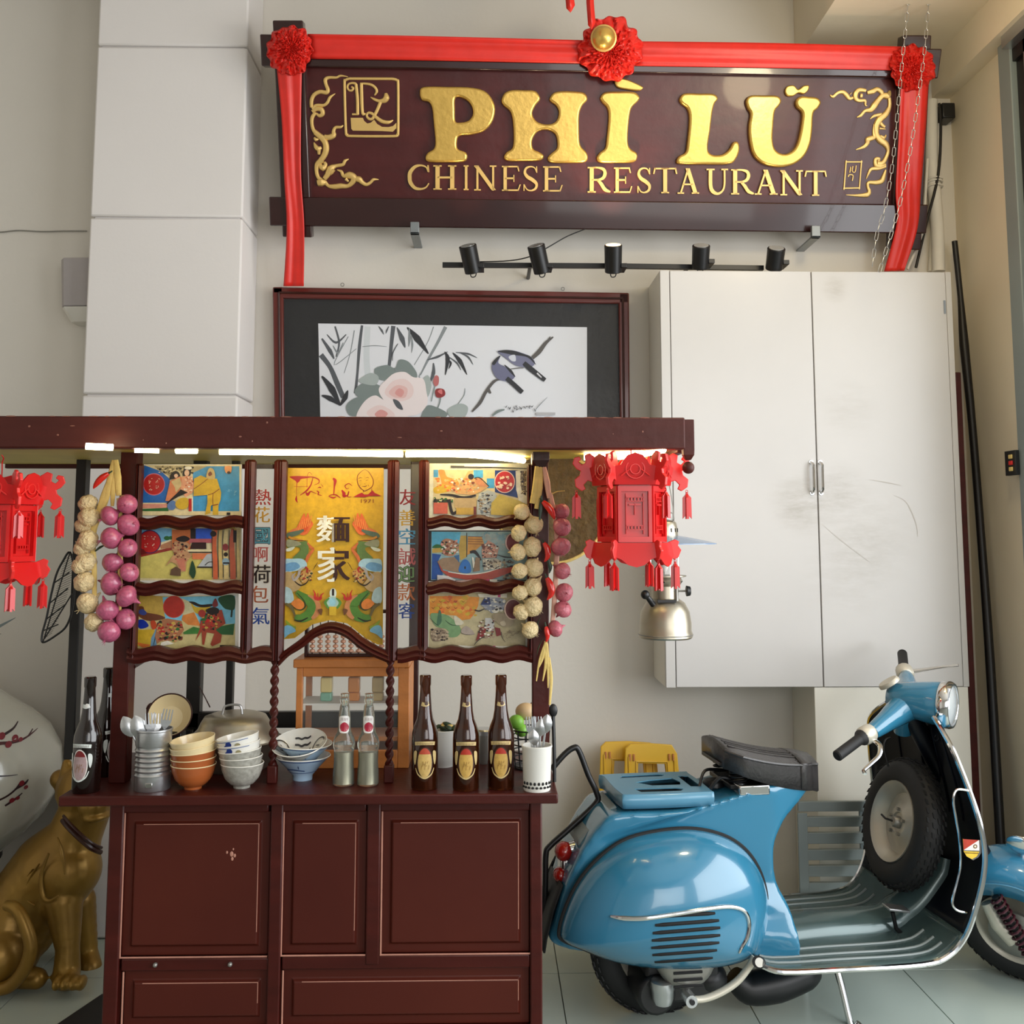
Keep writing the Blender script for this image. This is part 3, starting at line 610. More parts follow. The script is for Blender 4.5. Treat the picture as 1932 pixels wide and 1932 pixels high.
def rosette(label, cx, cy, r, off, seed):
    q = random.Random(seed); mb = MB(); N_ = 120
    for lay in range(3):
        rr = r * (1 - .24 * lay); ph = q.uniform(0, 6); pl = 13 + 4 * lay; rows = []; ox, oy = q.uniform(-.12, .12) * r * (lay > 0), q.uniform(-.12, .12) * r * (lay > 0)
        for i in range(15):
            t = i / 14; row = []
            for j in range(N_):
                a = 2 * math.pi * j / N_; ca, sa = math.cos(a), math.sin(a)
                n1 = nz_.noise(Vector((ca * 2.2, sa * 2.2, seed + lay * 3 + t * 1.5))); n2 = nz_.noise(Vector((ca * 5 * (t + .3), sa * 5 * (t + .3), seed * 2 + lay * 5)))
                n3 = nz_.noise(Vector((ca * 11 * (t + .2), sa * 11 * (t + .2), seed + lay)))
                rad = rr * t * (1 + .13 * n1 * t + .05 * math.sin(pl * a + ph) * t)
                w = math.sin(pl * a + ph + 3 * n2 + 2.5 * t + 2.5 * n1) * (.25 + .75 * t) * (.6 + .8 * n1)
                row.append(SP(cx + ox + rad * ca, cy + oy + rad * 1.03 * sa, off + lay * .014 + .010 * w + .022 * n2 * t + .012 * n3 + .026 * math.sin(t * 3.0) * (1 - .3 * lay)))
            rows.append(row)
        mb.rings(rows, True, False)
    return tag(obj('satin_rosette', mb, 'red_satin', loc=SP(cx, cy, off), solid=.0015, smooth=35), label, 'rosette', 'red satin dressing on the sign')
rosette('crumpled red satin rosette at the corner next to the pillar', 548, 94, 44, .05, 3)
rosette('large red satin rosette with a gold ball in it', 1152, 92, 58, .06, 5)
rosette('crumpled red satin rosette at the corner under the ceiling beam', 1722, 128, 43, .05, 9)
bl = thing('gold_ball', 'shiny gold ball pinned in the middle rosette', 'ornament', SP(1139, 72, .1))
obj('ball', MB().ell(SP(1139, 72, .115), .045, 24, 16), 'gold', bl); obj('ring', MB().torus(SP(1139, 72, .11), SN, .046, .006, 28, 8), 'gold_light', bl)
for x0, x1, y1, lb in ((1108, 1122, 48, 'narrow red streamer dropping behind the bell rosette'), (1067, 1083, 16, 'narrow red streamer hanging above the sign')):
    m = MB(); rows = []
    for i in range(9):
        y = -120 + (y1 + 120) * i / 8; w = math.sin(i * .9) * 2
        rows.append([W(x0 + w, y, 3.75), W((x0 + x1) / 2 + w, y + (8 if i == 8 else 0), 3.74), W(x1 + w, y + (-6 if i == 8 else 0), 3.75)])
    m.grid(rows); tag(obj('red_streamer', m, 'red_satin', loc=W(x0, -120, 3.75), solid=.0015), lb, 'streamer')
# ================================================================ CHAINS
lk = MB(); n = 14; lk.tube([Vector((.0062 * math.sin(2 * math.pi * i / n), 0, .0125 * (1 if math.cos(2 * math.pi * i / n) > 0 else -1) + .0062 * math.cos(2 * math.pi * i / n))) for i in range(n)], .0014, 6, loop=True)
def chain(label, pix, Y, cut=1):
    P_ = smoothpath([W(x, y, Y) for x, y in pix], 12)
    root = thing('hanging_chain', label, 'chain', P_[0], 'chains hanging before the sign'); base = None
    d = 0; nx = 0; k = 0
    for a, b in zip(P_, P_[1:]):
        L_ = (b - a).length
        while nx <= d + L_:
            p = a + (b - a) * ((nx - d) / L_); t = (b - a).normalized()
            if base is None: base = obj('link', lk, 'alu', None); base.parent = root; o = base
            else: o = base.copy(); sc.collection.objects.link(o); o.parent = root
            z = t.to_track_quat('Z', 'Y').to_matrix().to_4x4()
            o.matrix_local = Matrix.Translation(p - P_[0]) @ z @ Matrix.Rotation(R(20 + 65 * (k % 2)), 4, 'Z'); k += 1; nx += .0345
        d += L_
chain('thin steel chain dropping along the edge of the sign board', ((1716, -14), (1707, 70), (1699, 150), (1689, 260), (1681, 330), (1668, 400), (1655, 440), (1645, 508)), 3.80)
chain('thin steel chain dropping across the right satin rosette', ((1754, -14), (1745, 90), (1736, 160), (1720, 270), (1701, 370), (1685, 430), (1660, 510)), 3.80)
# ================================================================ SPOTLIGHT TRACK
YT = 4.10
tr = thing('spotlight_track', 'black track rail with spotlights on the wall below the sign', 'light track', W(1150, 500, YT))
m = MB(); m.tube([W(835, 500, YT), W(1150, 502, YT), W(1440, 506, YT)], .0135, 4, up=(0, .7, .7)); obj('rail', m, 'black_metal', tr)
m = MB()
for x in (1000, 1300): q = W(x, 502, YT); m.cyl(q, (q.x, YW, q.z), .008, None, 8)
obj('wall_arm', m, 'black_metal', tr)
for i, (x0, y0, x1, y1) in enumerate(((882, 463, 893, 514), (1011, 463, 1023, 514), (1157, 462, 1157, 514), (1323, 463, 1321, 506), (1465, 468, 1460, 508))):
    yy = YT - .055; a = W(x0, y0, yy - .05); b = W(x1, y1, yy)
    h = obj('spot_head', MB().cyl(b, a, .034, .036, 20), 'black_metal', tr, bev=.003)
    ax = (a - b).normalized()
    obj('lens', MB().cyl(a - ax * .004, a + ax * .001, .030, .030, 18), 'flame_lamp' if i in (2,) else 'lens', h)
    m = MB(); c_ = (a + b) / 2; m.box(c_.x + .03, c_.x + .055, c_.y - .01, YT, b.z + .012, b.z + .03); obj('bracket', m, 'black_metal', h, bev=.002)
    m = MB(); m.tube(smoothpath([b + Vector((-.012, 0, 0)), b + Vector((-.008, 0, -.018)), b + Vector((.008, 0, -.016)), b + Vector((.014, 0, .008))], 5), .0022, 6); obj('lead', m, 'black_metal', h)
    l = bpy.data.lights.new('spot_bulb', 'SPOT'); l.energy = 16 if i == 2 else 3.0; l.color = (1, .78, .5); l.spot_size = R(75); l.spot_blend = .8; l.shadow_soft_size = .03
    lo = bpy.data.objects.new('spot_bulb', l); sc.collection.objects.link(lo); lo.location = a + ax * .008; lo.rotation_euler = (SP(x0, 250) - a).to_track_quat('-Z', 'Y').to_euler()
m = MB(); m.tube(smoothpath([W(x, y, YT - .01) for x, y in ((905, 494), (960, 492), (1000, 484), (1035, 466), (1070, 446), (1105, 432))], 5), .0025, 6); obj('cable', m, 'black_metal', tr)
# ================================================================ FRAMED BIRD AND FLOWER PAINTING
YPF = 4.24
pc = thing('framed_painting', 'dark framed ink painting of two birds, bamboo and pink peonies', 'painting', W(850, 845, YPF))
for x0, y0, x1, y1 in ((514, 541, 1187, 562), (514, 830, 1187, 850)):
    m = MB(); q = [W(x0, y0, YPF), W(x0, y1, YPF), W(x1, y1 + 11, YPF), W(x1, y0 + 11, YPF)]; m.prism(q, (0, .06, 0)); obj('frame_rail', m, 'frame_brown', pc, bev=.006)
for x0, x1 in ((514, 534), (1167, 1187)):
    m = MB(); q = [W(x0, 541 + (11 if x0 > 900 else 0), YPF), W(x0 + 4, 850, YPF), W(x1 + 2, 850, YPF), W(x1, 541 + (11 if x0 > 900 else 0), YPF)]; m.prism(q, (0, .06, 0)); obj('frame_stile', m, 'frame_brown', pc, bev=.006)
m = MB()
for a, b in (((526, 552), (1175, 563)), ((526, 552), (530, 845)), ((1175, 563), (1178, 845))): m.cyl(W(*a, YPF - .001), W(*b, YPF - .001), .005, None, 8)
obj('frame_bead', m, 'wood_dark', pc)
m = MB(); m.prism([W(530, 555, YPF + .02), W(530, 845, YPF + .02), W(1172, 850, YPF + .02), W(1172, 560, YPF + .02)], (0, .02, 0)); obj('silk_mat', m, 'silk_black', pc)
zp = lambda x, y: (500 + x * .38302, 520 + y * .38302)
pr = Print(planeY(YPF + .016), zp)
WH = (232, 234, 240)
pr.poly([(262, 236), (275, 820), (1586, 820), (1586, 254)], WH)
K1, K2, K3, GR, GR2 = (42, 44, 50), (86, 90, 96), (140, 146, 150), (128, 140, 138), (172, 182, 180)
pr.stroke([(505, 250), (500, 400), (510, 560), (500, 690)], 30, (214, 220, 224))
for pts, w, c in (([(478, 245), (465, 350), (455, 480), (445, 580)], [12, 16, 12, 16], K2), ([(632, 248), (622, 340), (612, 440), (605, 470)], [22, 18, 16, 10], K2), ([(890, 252), (850, 330), (800, 420), (765, 490)], [18, 14, 12, 6], K3),
                  ([(830, 252), (800, 330), (735, 440)], [5, 4, 4], K3), ([(275, 390), (320, 450), (355, 530), (385, 600)], [26, 22, 26, 24], K2), ([(440, 270), (420, 380), (390, 480)], [5, 4, 3], K3), ([(410, 300), (340, 440), (450, 360)], [4, 4, 3], K3),
                  ([(345, 250), (365, 330), (350, 400)], [8, 10, 6], K2), ([(305, 290), (350, 330), (400, 290)], [4, 12, 4], K2), ([(335, 345), (360, 380), (385, 330)], [4, 10, 4], K3), ([(480, 350), (540, 345), (600, 350)], [3, 4, 2], K3),
                  ([(280, 310), (320, 370), (340, 410)], [8, 20, 6], K2), ([(700, 255), (750, 310), (805, 385)], [6, 34, 6], K1), ([(650, 255), (675, 310), (690, 355)], [4, 26, 4], K2), ([(710, 260), (712, 310), (708, 350)], [4, 14, 2], K3), ([(720, 290), (726, 340), (722, 380)], [3, 10, 2], K3),
                  ([(560, 250), (575, 270), (585, 290)], [3, 10, 2], K2), ([(610, 250), (600, 270), (596, 285)], [3, 8, 2], K2), ([(800, 415), (850, 400), (900, 375)], [4, 12, 3], K2), ([(885, 375), (900, 410), (888, 490)], [4, 22, 3], K1), ([(895, 410), (915, 430), (905, 460)], [3, 12, 2], K1),
                  ([(925, 380), (960, 420), (995, 488)], [4, 22, 3], K1), ([(905, 400), (945, 430), (965, 465)], [3, 8, 2], K2), ([(940, 378), (1000, 385), (1045, 405)], [3, 9, 2], K2), ([(960, 380), (1000, 400), (1025, 438)], [3, 9, 2], K2), ([(830, 430), (830, 480), (806, 540)], [4, 18, 3], K2),
                  ([(280, 495), (330, 560), (370, 640)], [8, 34, 8], K1), ([(280, 590), (320, 605), (372, 638)], [6, 26, 6], K1), ([(408, 565), (395, 600), (370, 640)], [4, 26, 6], K1), ([(655, 335), (630, 380), (628, 420)], [3, 6, 2], K2), ([(985, 555), (980, 590), (945, 640)], [2, 4, 3], GR), ([(775, 470), (760, 500), (790, 520)], [3, 5, 3], K3)):
    pr.stroke(pts, w, c)
for pts, c in (([(540, 460), (600, 440), (640, 455), (660, 415), (700, 420), (730, 450), (750, 490), (730, 520), (640, 520), (560, 510)], GR), ([(440, 570), (480, 530), (540, 530), (580, 560), (560, 600), (480, 610)], GR), ([(460, 520), (520, 480), (560, 500), (540, 540)], GR2), ([(400, 640), (450, 600), (500, 610), (480, 680), (420, 690)], GR),
               ([(760, 540), (800, 490), (820, 540), (800, 600), (770, 580)], GR2), ([(770, 690), (800, 640), (850, 650), (900, 680), (870, 705), (780, 705)], GR), ([(900, 660), (960, 630), (1000, 650), (980, 700), (920, 700)], GR2), ([(520, 560), (560, 540), (600, 570), (560, 610)], GR), ([(600, 600), (660, 600), (680, 650), (640, 680)], GR)): pr.spl(pts, c)
PK = [(244, 232, 232), (240, 216, 214), (234, 192, 188), (226, 160, 156)]
pr.spl([(560, 560), (600, 510), (640, 480), (690, 475), (730, 500), (780, 510), (795, 570), (800, 630), (760, 680), (700, 690), (640, 660), (590, 620)], PK[0])
pr.spl([(590, 570), (630, 520), (690, 510), (730, 550), (720, 600), (660, 620), (610, 600)], PK[1]); pr.spl([(610, 575), (650, 540), (700, 555), (690, 600), (640, 600)], PK[2]); pr.spl([(640, 580), (660, 555), (685, 570), (670, 598)], PK[3])
pr.spl([(450, 690), (490, 620), (540, 590), (580, 610), (640, 640), (690, 670), (700, 720), (560, 760), (470, 740)], PK[0]); pr.spl([(500, 680), (550, 640), (600, 650), (640, 690), (580, 720)], PK[1]); pr.spl([(540, 685), (570, 660), (605, 680), (575, 705)], PK[3])
pr.spl([(630, 610), (660, 620), (680, 660), (650, 650)], K2)
for pts, w, c in (([(850, 655), (862, 620), (866, 590)], [5, 6, 6], GR), ([(820, 620), (830, 570), (842, 530)], [4, 5, 5], GR), ([(640, 455), (650, 470), (690, 460)], [2, 4, 2], K3)): pr.stroke(pts, w, c)
pr.spl([(838, 570), (850, 556), (880, 560), (888, 585), (870, 600), (845, 598)], (150, 44, 48)); pr.spl([(850, 570), (870, 560), (872, 585)], (220, 120, 120)); pr.spl([(828, 520), (840, 492), (856, 500), (854, 535), (838, 545)], (196, 110, 110))
for pts, w in (([(1020, 670), (1060, 625), (1090, 570), (1130, 520), (1165, 510)], [8, 16, 14, 14, 4]), ([(1420, 302), (1385, 330), (1350, 375), (1310, 412)], [6, 16, 22, 16]), ([(1385, 335), (1405, 300)], [8, 4]), ([(1100, 560), (1112, 580)], [16, 8]), ([(1210, 460), (1250, 455), (1275, 455)], [3, 5, 3])): pr.stroke(pts, w, (92, 88, 86))
for pts, c in (([(1145, 374), (1175, 368), (1220, 368), (1270, 382), (1310, 400), (1330, 430), (1310, 450), (1270, 450), (1230, 440), (1190, 410)], (120, 122, 150)), ([(1146, 374), (1180, 366), (1225, 370), (1280, 388), (1300, 396), (1230, 392), (1180, 382)], K1),
               ([(1200, 400), (1230, 390), (1235, 420), (1215, 420)], (216, 220, 230)), ([(1118, 440), (1150, 402), (1160, 396), (1150, 430), (1185, 450), (1220, 480), (1230, 500), (1200, 520), (1150, 510), (1125, 480)], (112, 114, 144)), ([(1118, 432), (1140, 405), (1160, 394), (1148, 415), (1130, 440)], K1)): pr.spl(pts, c)
pr.stroke([(1275, 430), (1310, 460), (1380, 515)], [22, 26, 20], K1); pr.stroke([(1340, 480), (1362, 502)], [8, 6], (220, 220, 226)); pr.stroke([(1190, 505), (1225, 535), (1268, 575)], [22, 22, 22], K1); pr.stroke([(1180, 440), (1210, 470), (1232, 498)], [4, 14, 3], K1); pr.stroke([(1260, 392), (1300, 400), (1334, 438)], [4, 12, 2], K1)
qs = random.Random(4)
for i in range(16): x = 1190 + i * 9; y = 650 + qs.uniform(-14, 12); pr.stroke([(x, y), (x + qs.uniform(-6, 8), y + qs.uniform(4, 14)), (x + qs.uniform(2, 12), y + qs.uniform(-4, 10))], [2, 4, 1], (96, 96, 100))
pr.stroke([(1330, 665), (1350, 640), (1390, 600)], [3, 4, 2], K3); pr.stroke([(1120, 690), (1150, 668), (1180, 660)], [8, 14, 6], GR); pr.rect(1335, 674, 1430, 688, (186, 186, 190))
obj('painting_print', pr.mb, 'print_matte', pc, smooth=0)
m = MB(); m.prism([W(533, 562, YPF + .004), W(533, 845, YPF + .004), W(1170, 850, YPF + .004), W(1170, 566, YPF + .004)], (0, .002, 0)); obj('glazing', m, 'pane_dark', pc, smooth=0)
for x, y in ((646, 541), (1062, 549)): obj('hanging_eye', MB().torus(W(x, y - 4, YPF + .03), (0, 1, 0), .007, .0016, 14, 6), 'steel_grey', pc)
# ================================================================ THE NOODLE STALL
YF, YB, YL = 2.70, 3.22, 2.84                 # counter front, counter back, lattice plane
ZC = W(580, 1500, YF).z                       # counter top
cart = thing('noodle_stall', 'dark red wooden noodle stall with counter, lattice front and roof', 'food stall', (W(610, 1700, 2.9).x, 2.95, 0))
def PXx(px, py, Y): return W(px, py, Y).x
kx0, kx1 = PXx(110, 1505, YF), PXx(1053, 1505, YF)
obj('counter_top', MB().box(kx0, kx1, YF, YB, ZC - .026, ZC), 'wood_red', cart, bev=.004)
YBo = 2.76
bx0, bx1 = PXx(200, 1700, YBo), PXx(1023, 1700, YBo); zb0 = .17; zt = ZC - .027
obj('body_shell', MB().box(bx0 + .006, bx1 - .006, YBo + .03, 3.18, zb0, zt), 'wood_dark', cart)
def zpx(py, Y=YBo): return W(600, py, Y).z
def bbox(name, x0, y0, x1, y1, Y=YBo, d=.034, m='wood_red', **k):
    a = W(x0, (y0 + y1) / 2, Y).x; b = W(x1, (y0 + y1) / 2, Y).x
    return obj(name, MB().box(a, b, Y, Y + d, zpx(y1, Y), zpx(y0, Y)), m, cart, bev=k.get('bev', .004))
zbot = 1960
for x0, x1 in ((200, 228), (507, 531), (1000, 1023)):
    a, b = PXx(x0, 1720, YBo), PXx(x1, 1720, YBo)
    obj('stile', MB().box(a, b, YBo - .004, YBo + .03, zb0, zt), 'wood_red', cart, bev=.004)
a, b = PXx(691, 1660, YBo), PXx(717, 1660, YBo); obj('stile', MB().box(a, b, YBo - .002, YBo + .03, zpx(1822), zt), 'wood_red', cart, bev=.004)
for x0, x1, y0, y1 in ((228, 507, 1806, 1830), (531, 1000, 1804, 1830), (228, 507, 1940, 1985), (531, 1000, 1940, 1985), (228, 507, 1515, 1532), (531, 691, 1515, 1532), (717, 1000, 1515, 1532)):
    a, b = PXx(x0, (y0 + y1) / 2, YBo), PXx(x1, (y0 + y1) / 2, YBo); obj('rail', MB().box(a, b, YBo, YBo + .03, zpx(y1), zpx(y0)), 'wood_red', cart, bev=.004)
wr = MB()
for x0, y0, x1, y1 in ((229, 1532, 507, 1805), (531, 1532, 691, 1804), (718, 1532, 1000, 1804), (229, 1831, 507, 1940), (531, 1831, 1000, 1940)):
    ym = (y0 + y1) / 2; a, b = PXx(x0, ym, YBo), PXx(x1, ym, YBo); z0, z1 = zpx(y1), zpx(y0)
    m = MB(); y_ = YBo + .014
    rz = [(a + .001, y_ + .008, z0 + .001), (b - .001, y_ + .008, z0 + .001), (b - .001, y_ + .008, z1 - .001), (a + .001, y_ + .008, z1 - .001)]
    r0 = [(a + .001, y_, z0 + .001), (b - .001, y_, z0 + .001), (b - .001, y_, z1 - .001), (a + .001, y_, z1 - .001)]
    i1 = .024; r1 = [(a + i1, y_, z0 + i1), (b - i1, y_, z0 + i1), (b - i1, y_, z1 - i1), (a + i1, y_, z1 - i1)]
    i2 = .03; r2 = [(a + i2, y_ - .009, z0 + i2), (b - i2, y_ - .009, z0 + i2), (b - i2, y_ - .009, z1 - i2), (a + i2, y_ - .009, z1 - i2)]
    m.rings([[Vector(p) for p in r] for r in (rz, r0, r1, r2)], True, True)
    obj('panel', m, 'wood_panel', cart, smooth=0, bev=.0025)
    # pale beads: highlight lines painted along the edges, with some rubbed lacquer
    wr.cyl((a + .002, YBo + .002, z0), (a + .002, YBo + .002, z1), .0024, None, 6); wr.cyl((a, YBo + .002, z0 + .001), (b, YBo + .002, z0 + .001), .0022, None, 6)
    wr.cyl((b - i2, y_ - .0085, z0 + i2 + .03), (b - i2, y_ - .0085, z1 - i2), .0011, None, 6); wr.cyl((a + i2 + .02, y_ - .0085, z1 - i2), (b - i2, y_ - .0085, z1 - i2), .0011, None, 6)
obj('edge_glint_wear', wr, 'wood_glint_worn', cart)['kind'] = 'stuff'
for x, y in ((294, 1819), (435, 1818)): q = W(x, y, YBo); obj('knob', MB().ell((q.x, YBo - .005, q.z), (.006, .007, .006), 12, 8), 'steel_grey', cart)
q = W(438, 1610, YBo + .01)
m = MB()
for dx, dz, s in ((0, 0, .007), (-.012, .004, .004), (.008, -.004, .005), (.002, -.012, .005), (.004, .012, .003)): m.ell((q.x + dx, YBo + .0045, q.z + dz), (s * .7, .0008, s), 7, 4)
obj('chipped_lacquer', m, 'wood_glint_worn', cart)
for x in (bx0 + .03, bx1 - .03):
    for y in (2.81, 3.13): obj('leg', MB().box(x - .028, x + .028, y - .028, y + .028, .0, zb0), 'wood_dark', cart, bev=.003)
obj('foot_rail', MB().box(bx0 - .03, bx1 + .045, YBo - .02, YBo + .03, zb0 - .02, zb0 + .012), 'wood_red', cart, bev=.004)
# --- posts
ZR = W(640, 846, 2.58).z                      # underside of the roof front beam
def post(x0, x1, Y, d, ya, m='wood_red', z0=None, z1=None, name='post'):
    a, b = PXx(x0, ya, Y), PXx(x1, ya, Y); return obj(name, MB().box(a, b, Y, Y + d, ZC if z0 is None else z0, ZR + .012 if z1 is None else z1), m, cart, bev=.003)
post(215, 247, 2.83, .05, 1180); post(1004, 1036, 2.83, .05, 1180)
post(131, 150, 3.12, .04, 1160, 'wood_black'); post(351, 377, 3.17, .04, 1300, 'wood_black'); post(425, 438, 3.17, .03, 1300, 'wood_black'); post(773, 791, 3.2, .03, 1060, 'wood_dark')
obj('back_rail', MB().box(PXx(351, 1357, 3.17), PXx(775, 1357, 3.17), 3.17, 3.2, W(450, 1374, 3.17).z, W(450, 1344, 3.17).z), 'wood_black', cart, bev=.003)
obj('back_rail', MB().box(PXx(131, 1390, 3.13), PXx(360, 1390, 3.13), 3.14, 3.16, W(240, 1395, 3.13).z, W(240, 1378, 3.13).z), 'wood_black', cart, bev=.003)
m = MB(); m.cyl(W(252, 1258, 2.87), W(285, 1238, 3.0), .006, None, 8); obj('brace', m, 'wood_dark', cart)
# --- lattice
def vert(x0, x1, y0, y1, d=.03, r=True):
    ym = (y0 + y1) / 2; a, b = PXx(x0, ym, YL - .02), PXx(x1, ym, YL - .02); z1, z0 = W(640, y0, YL).z, W(640, y1, YL).z; mb = MB(); w = (b - a) / 2; c = (a + b) / 2
    prof = [(-w, .0), (-w, -.02), (-w * .35, -.028), (-w * .1, -.018), (w * .1, -.018), (w * .35, -.028), (w, -.02), (w, .0)]
    mb.rings([[Vector((c + x, YL + y, z)) for x, y in prof] for z in (z0, z1 - .006)] + [[Vector((c + x * .7, YL + y * .6, z1)) for x, y in prof]])
    return obj('lattice_bar', mb, 'wood_red', cart, smooth=0, bev=.002)
for x0, x1, y1 in ((457, 477, 1243), (513, 537, 1245), (729, 751, 1245), (789, 808, 1243)): vert(x0, x1, 868, y1)
vert(250, 261, 876, 1240); vert(995, 1004, 876, 1240)
def wavy(x0, x1, y, h, n, ph=0, name='wavy_rail'):
    N_ = n * 8; t, b = [], []
    for i in range(N_ + 1):
        u = i / N_; px = x0 + (x1 - x0) * u; wv = 3.4 * math.sin(2 * math.pi * n * u + ph)
        t.append(W(px, y - h / 2 + wv, YL - .02)); b.append(W(px, y + h / 2 + wv * .9, YL - .02))
    mb = MB()
    rows = [[p for p in t], [(p * .7 + q * .3) + Vector((0, -.008, 0)) for p, q in zip(t, b)], [(p * .5 + q * .5) + Vector((0, -.003, 0)) for p, q in zip(t, b)], [(p * .3 + q * .7) + Vector((0, -.008, 0)) for p, q in zip(t, b)], b,
            [p + Vector((0, .03, 0)) for p in b], [p + Vector((0, .03, 0)) for p in t]]
    mb.rings([[rows[k][i] for k in range(7)] for i in range(N_ + 1)], True, True)
    return obj(name, mb, 'wood_red', cart, smooth=50)
wavy(260, 458, 986, 22, 3); wavy(258, 458, 1110, 24, 3); wavy(240, 514, 1236, 27, 4); wavy(807, 997, 985, 22, 3, 1.5); wavy(806, 997, 1108, 24, 3, 1.5); wavy(750, 1004, 1235, 27, 4, 1)
to = smoothpath([Vector((*p, 0)) for p in ((530, 1232), (548, 1219), (566, 1206), (590, 1186), (622, 1175), (655, 1183), (682, 1204), (705, 1218), (735, 1232))], 5)
ti = smoothpath([Vector((*p, 0)) for p in ((524, 1258), (542, 1240), (568, 1224), (594, 1204), (622, 1194), (650, 1202), (676, 1222), (702, 1238), (735, 1252))], 5)
mb = MB(); rs = []
for p, q in zip(to, ti):
    A, B = W(p.x, p.y, YL - .02), W(q.x, q.y, YL - .02)
    rs.append([A, A * .7 + B * .3 + Vector((0, -.008, 0)), A * .5 + B * .5 + Vector((0, -.003, 0)), A * .3 + B * .7 + Vector((0, -.008, 0)), B, B + Vector((0, .03, 0)), A + Vector((0, .03, 0))])
mb.rings(rs); obj('arch', mb, 'wood_red', cart, smooth=50)
def twisted(px):
    q = W(px, 1370, YL - .01); x, y = q.x, YL - .01; z1 = W(px, 1245, YL).z; rs = []; n = 18; N_ = 150
    for i in range(N_ + 1):
        z = ZC + .045 + (z1 - ZC - .045) * i / N_; ph = i * .42
        rs.append([Vector((x + (.0088 + .0032 * math.cos(2 * (2 * math.pi * j / n) - ph)) * math.cos(2 * math.pi * j / n), y + (.0088 + .0032 * math.cos(2 * (2 * math.pi * j / n) - ph)) * math.sin(2 * math.pi * j / n), z)) for j in range(n)])
    mb = MB(); mb.rings(rs); c = obj('twisted_column', mb, 'wood_red', cart, smooth=60)
    obj('foot', MB().box(x - .013, x + .013, y - .013, y + .013, ZC, ZC + .046), 'wood_red', c, bev=.003)
twisted(516); twisted(735)
# --- roof
YR = 2.58
ra = PXx(-260, 815, YR); rb = PXx(1293, 815, YR); ZT = W(640, 786, YR).z
bm_ = obj('roof_beam', MB().box(ra, rb, YR, YR + .05, ZR, ZT), 'wood_beam', cart, bev=.004)
obj('roof_board', MB().box(ra, rb - .01, YR + .05, 3.34, ZR + .008, ZR + .026), 'roof_under_lamplit', cart)
obj('roof_fascia', MB().box(rb - .012, rb + .01, YR + .05, 3.34, ZR - .006, ZT), 'wood_beam', cart, bev=.003)
obj('roof_fascia', MB().box(ra, rb, 3.34, 3.36, ZR - .006, ZT), 'wood_beam', cart, bev=.003)
for Y_, k in ((YR - .012, 1),):
    q = W(1302, 830, Y_); zt_ = W(1302, 790, Y_).z; zc_ = W(1302, 866, Y_).z; w = .0145
    mb = MB(); mb.rings([[Vector((q.x + sx * s, Y_ + .03 + sy * s, z)) for sx, sy in ((-1, -1), (1, -1), (1, 1), (-1, 1))] for z, s in ((zt_, w), (zc_ + .025, w), (zc_ + .012, w * .95), (zc_ - .001, w * .45))])
    e = obj('corner_drop', mb, 'wood_beam', cart, smooth=0, bev=.002); obj('finial', MB().ell((q.x, Y_ + .03, W(1302, 881, Y_).z), .0158, 16, 10), 'wood_beam', e)
qn = random.Random(8); ch = MB()
for i in range(12):
    x = qn.uniform(30, 1280); y = qn.uniform(792, 838); q = W(x, y, YR - .0006); ch.ell(q, (qn.uniform(.001, .007), .0007, qn.uniform(.001, .003)), 7, 4)
for x in range(20, 1290, 26):
    if qn.random() < .6: q = W(x, 785, YR); ch.ell((q.x, YR - .0003, ZT - .001), (qn.uniform(.006, .018), .001, qn.uniform(.001, .002)), 7, 4)
obj('edge_glint_wear', ch, 'chip', cart)['kind'] = 'stuff'
# --- light strips under the roof
zu = ZR - .002
def strip(pts, r=.008):
    m = MB(); P_ = [G(x, y, zu) for x, y in pts]; m.tube(smoothpath(P_, 5) if len(P_) > 2 else P_, r, 8); return obj('light_tube', m, 'led', cart)
strip([(162, 842), (213, 844)]); strip([(254, 848), (300, 849)]); strip([(332, 850), (372, 850)]); strip([(414, 852), (590, 854), (760, 857)]); strip([(766, 857), (860, 857), (920, 861), (988, 869)]); strip([(1102, 863), (1160, 862), (1204, 859)]); strip([(1206, 859), (1230, 853), (1252, 849)])
# ================================================================ PAINTED PANELS
def board(x0, y0, x1, y1, col=(226, 214, 186), Y=2.872):
    m = MB(); q = [W(x0, y0, Y), W(x0, y1, Y), W(x1, y1, Y), W(x1, y0, Y)]; m.prism(q, (0, .004, 0)); return obj('painted_panel', m, 'label_cream' if col is None else 'white_plastic', cart, smooth=0)
def crop(x0, y0, s): return lambda x, y: (x0 + x * s, y0 + y * s)
def fin(p, b, m='print'): return obj('panel_print', p.mb, m, b, smooth=0)
RED, BLUE, SKY, YEL, CRM, DK, GRN, ORG, BRN, PNK, WHT, GLD = (186, 36, 34), (44, 106, 184), (66, 152, 206), (206, 168, 46), (228, 212, 166), (34, 22, 20), (40, 104, 48), (214, 112, 50), (122, 60, 38), (222, 150, 130), (238, 232, 214), (196, 160, 70)
def scrib(P, x0, y0, x1, y1, col, n, w, seed):
    q = random.Random(seed)
    for i in range(n):
        x = q.uniform(x0, x1); y = q.uniform(y0, y1); L_ = (x1 - x0) * q.uniform(.1, .3); a = q.choice((0, 0, 1.57, .8, -.8))
        P.stroke([(x, y), (x + L_ * math.cos(a), y + L_ * math.sin(a))], w, col, 0)
def seal(P, x, y, rx, ry, edge, seed, n=4):
    P.disc(x, y, rx * 1.08, ry * 1.08, edge).disc(x, y, rx, ry, RED)
    for dx in (-.36, .36):
        for dy in (-.36, .36): scrib(P, x + dx * rx - rx * .22, y + dy * ry - ry * .2, x + dx * rx + rx * .16, y + dy * ry + ry * .2, (236, 196, 170), 6, rx * .07, seed + int(dx * 10 + dy * 100))
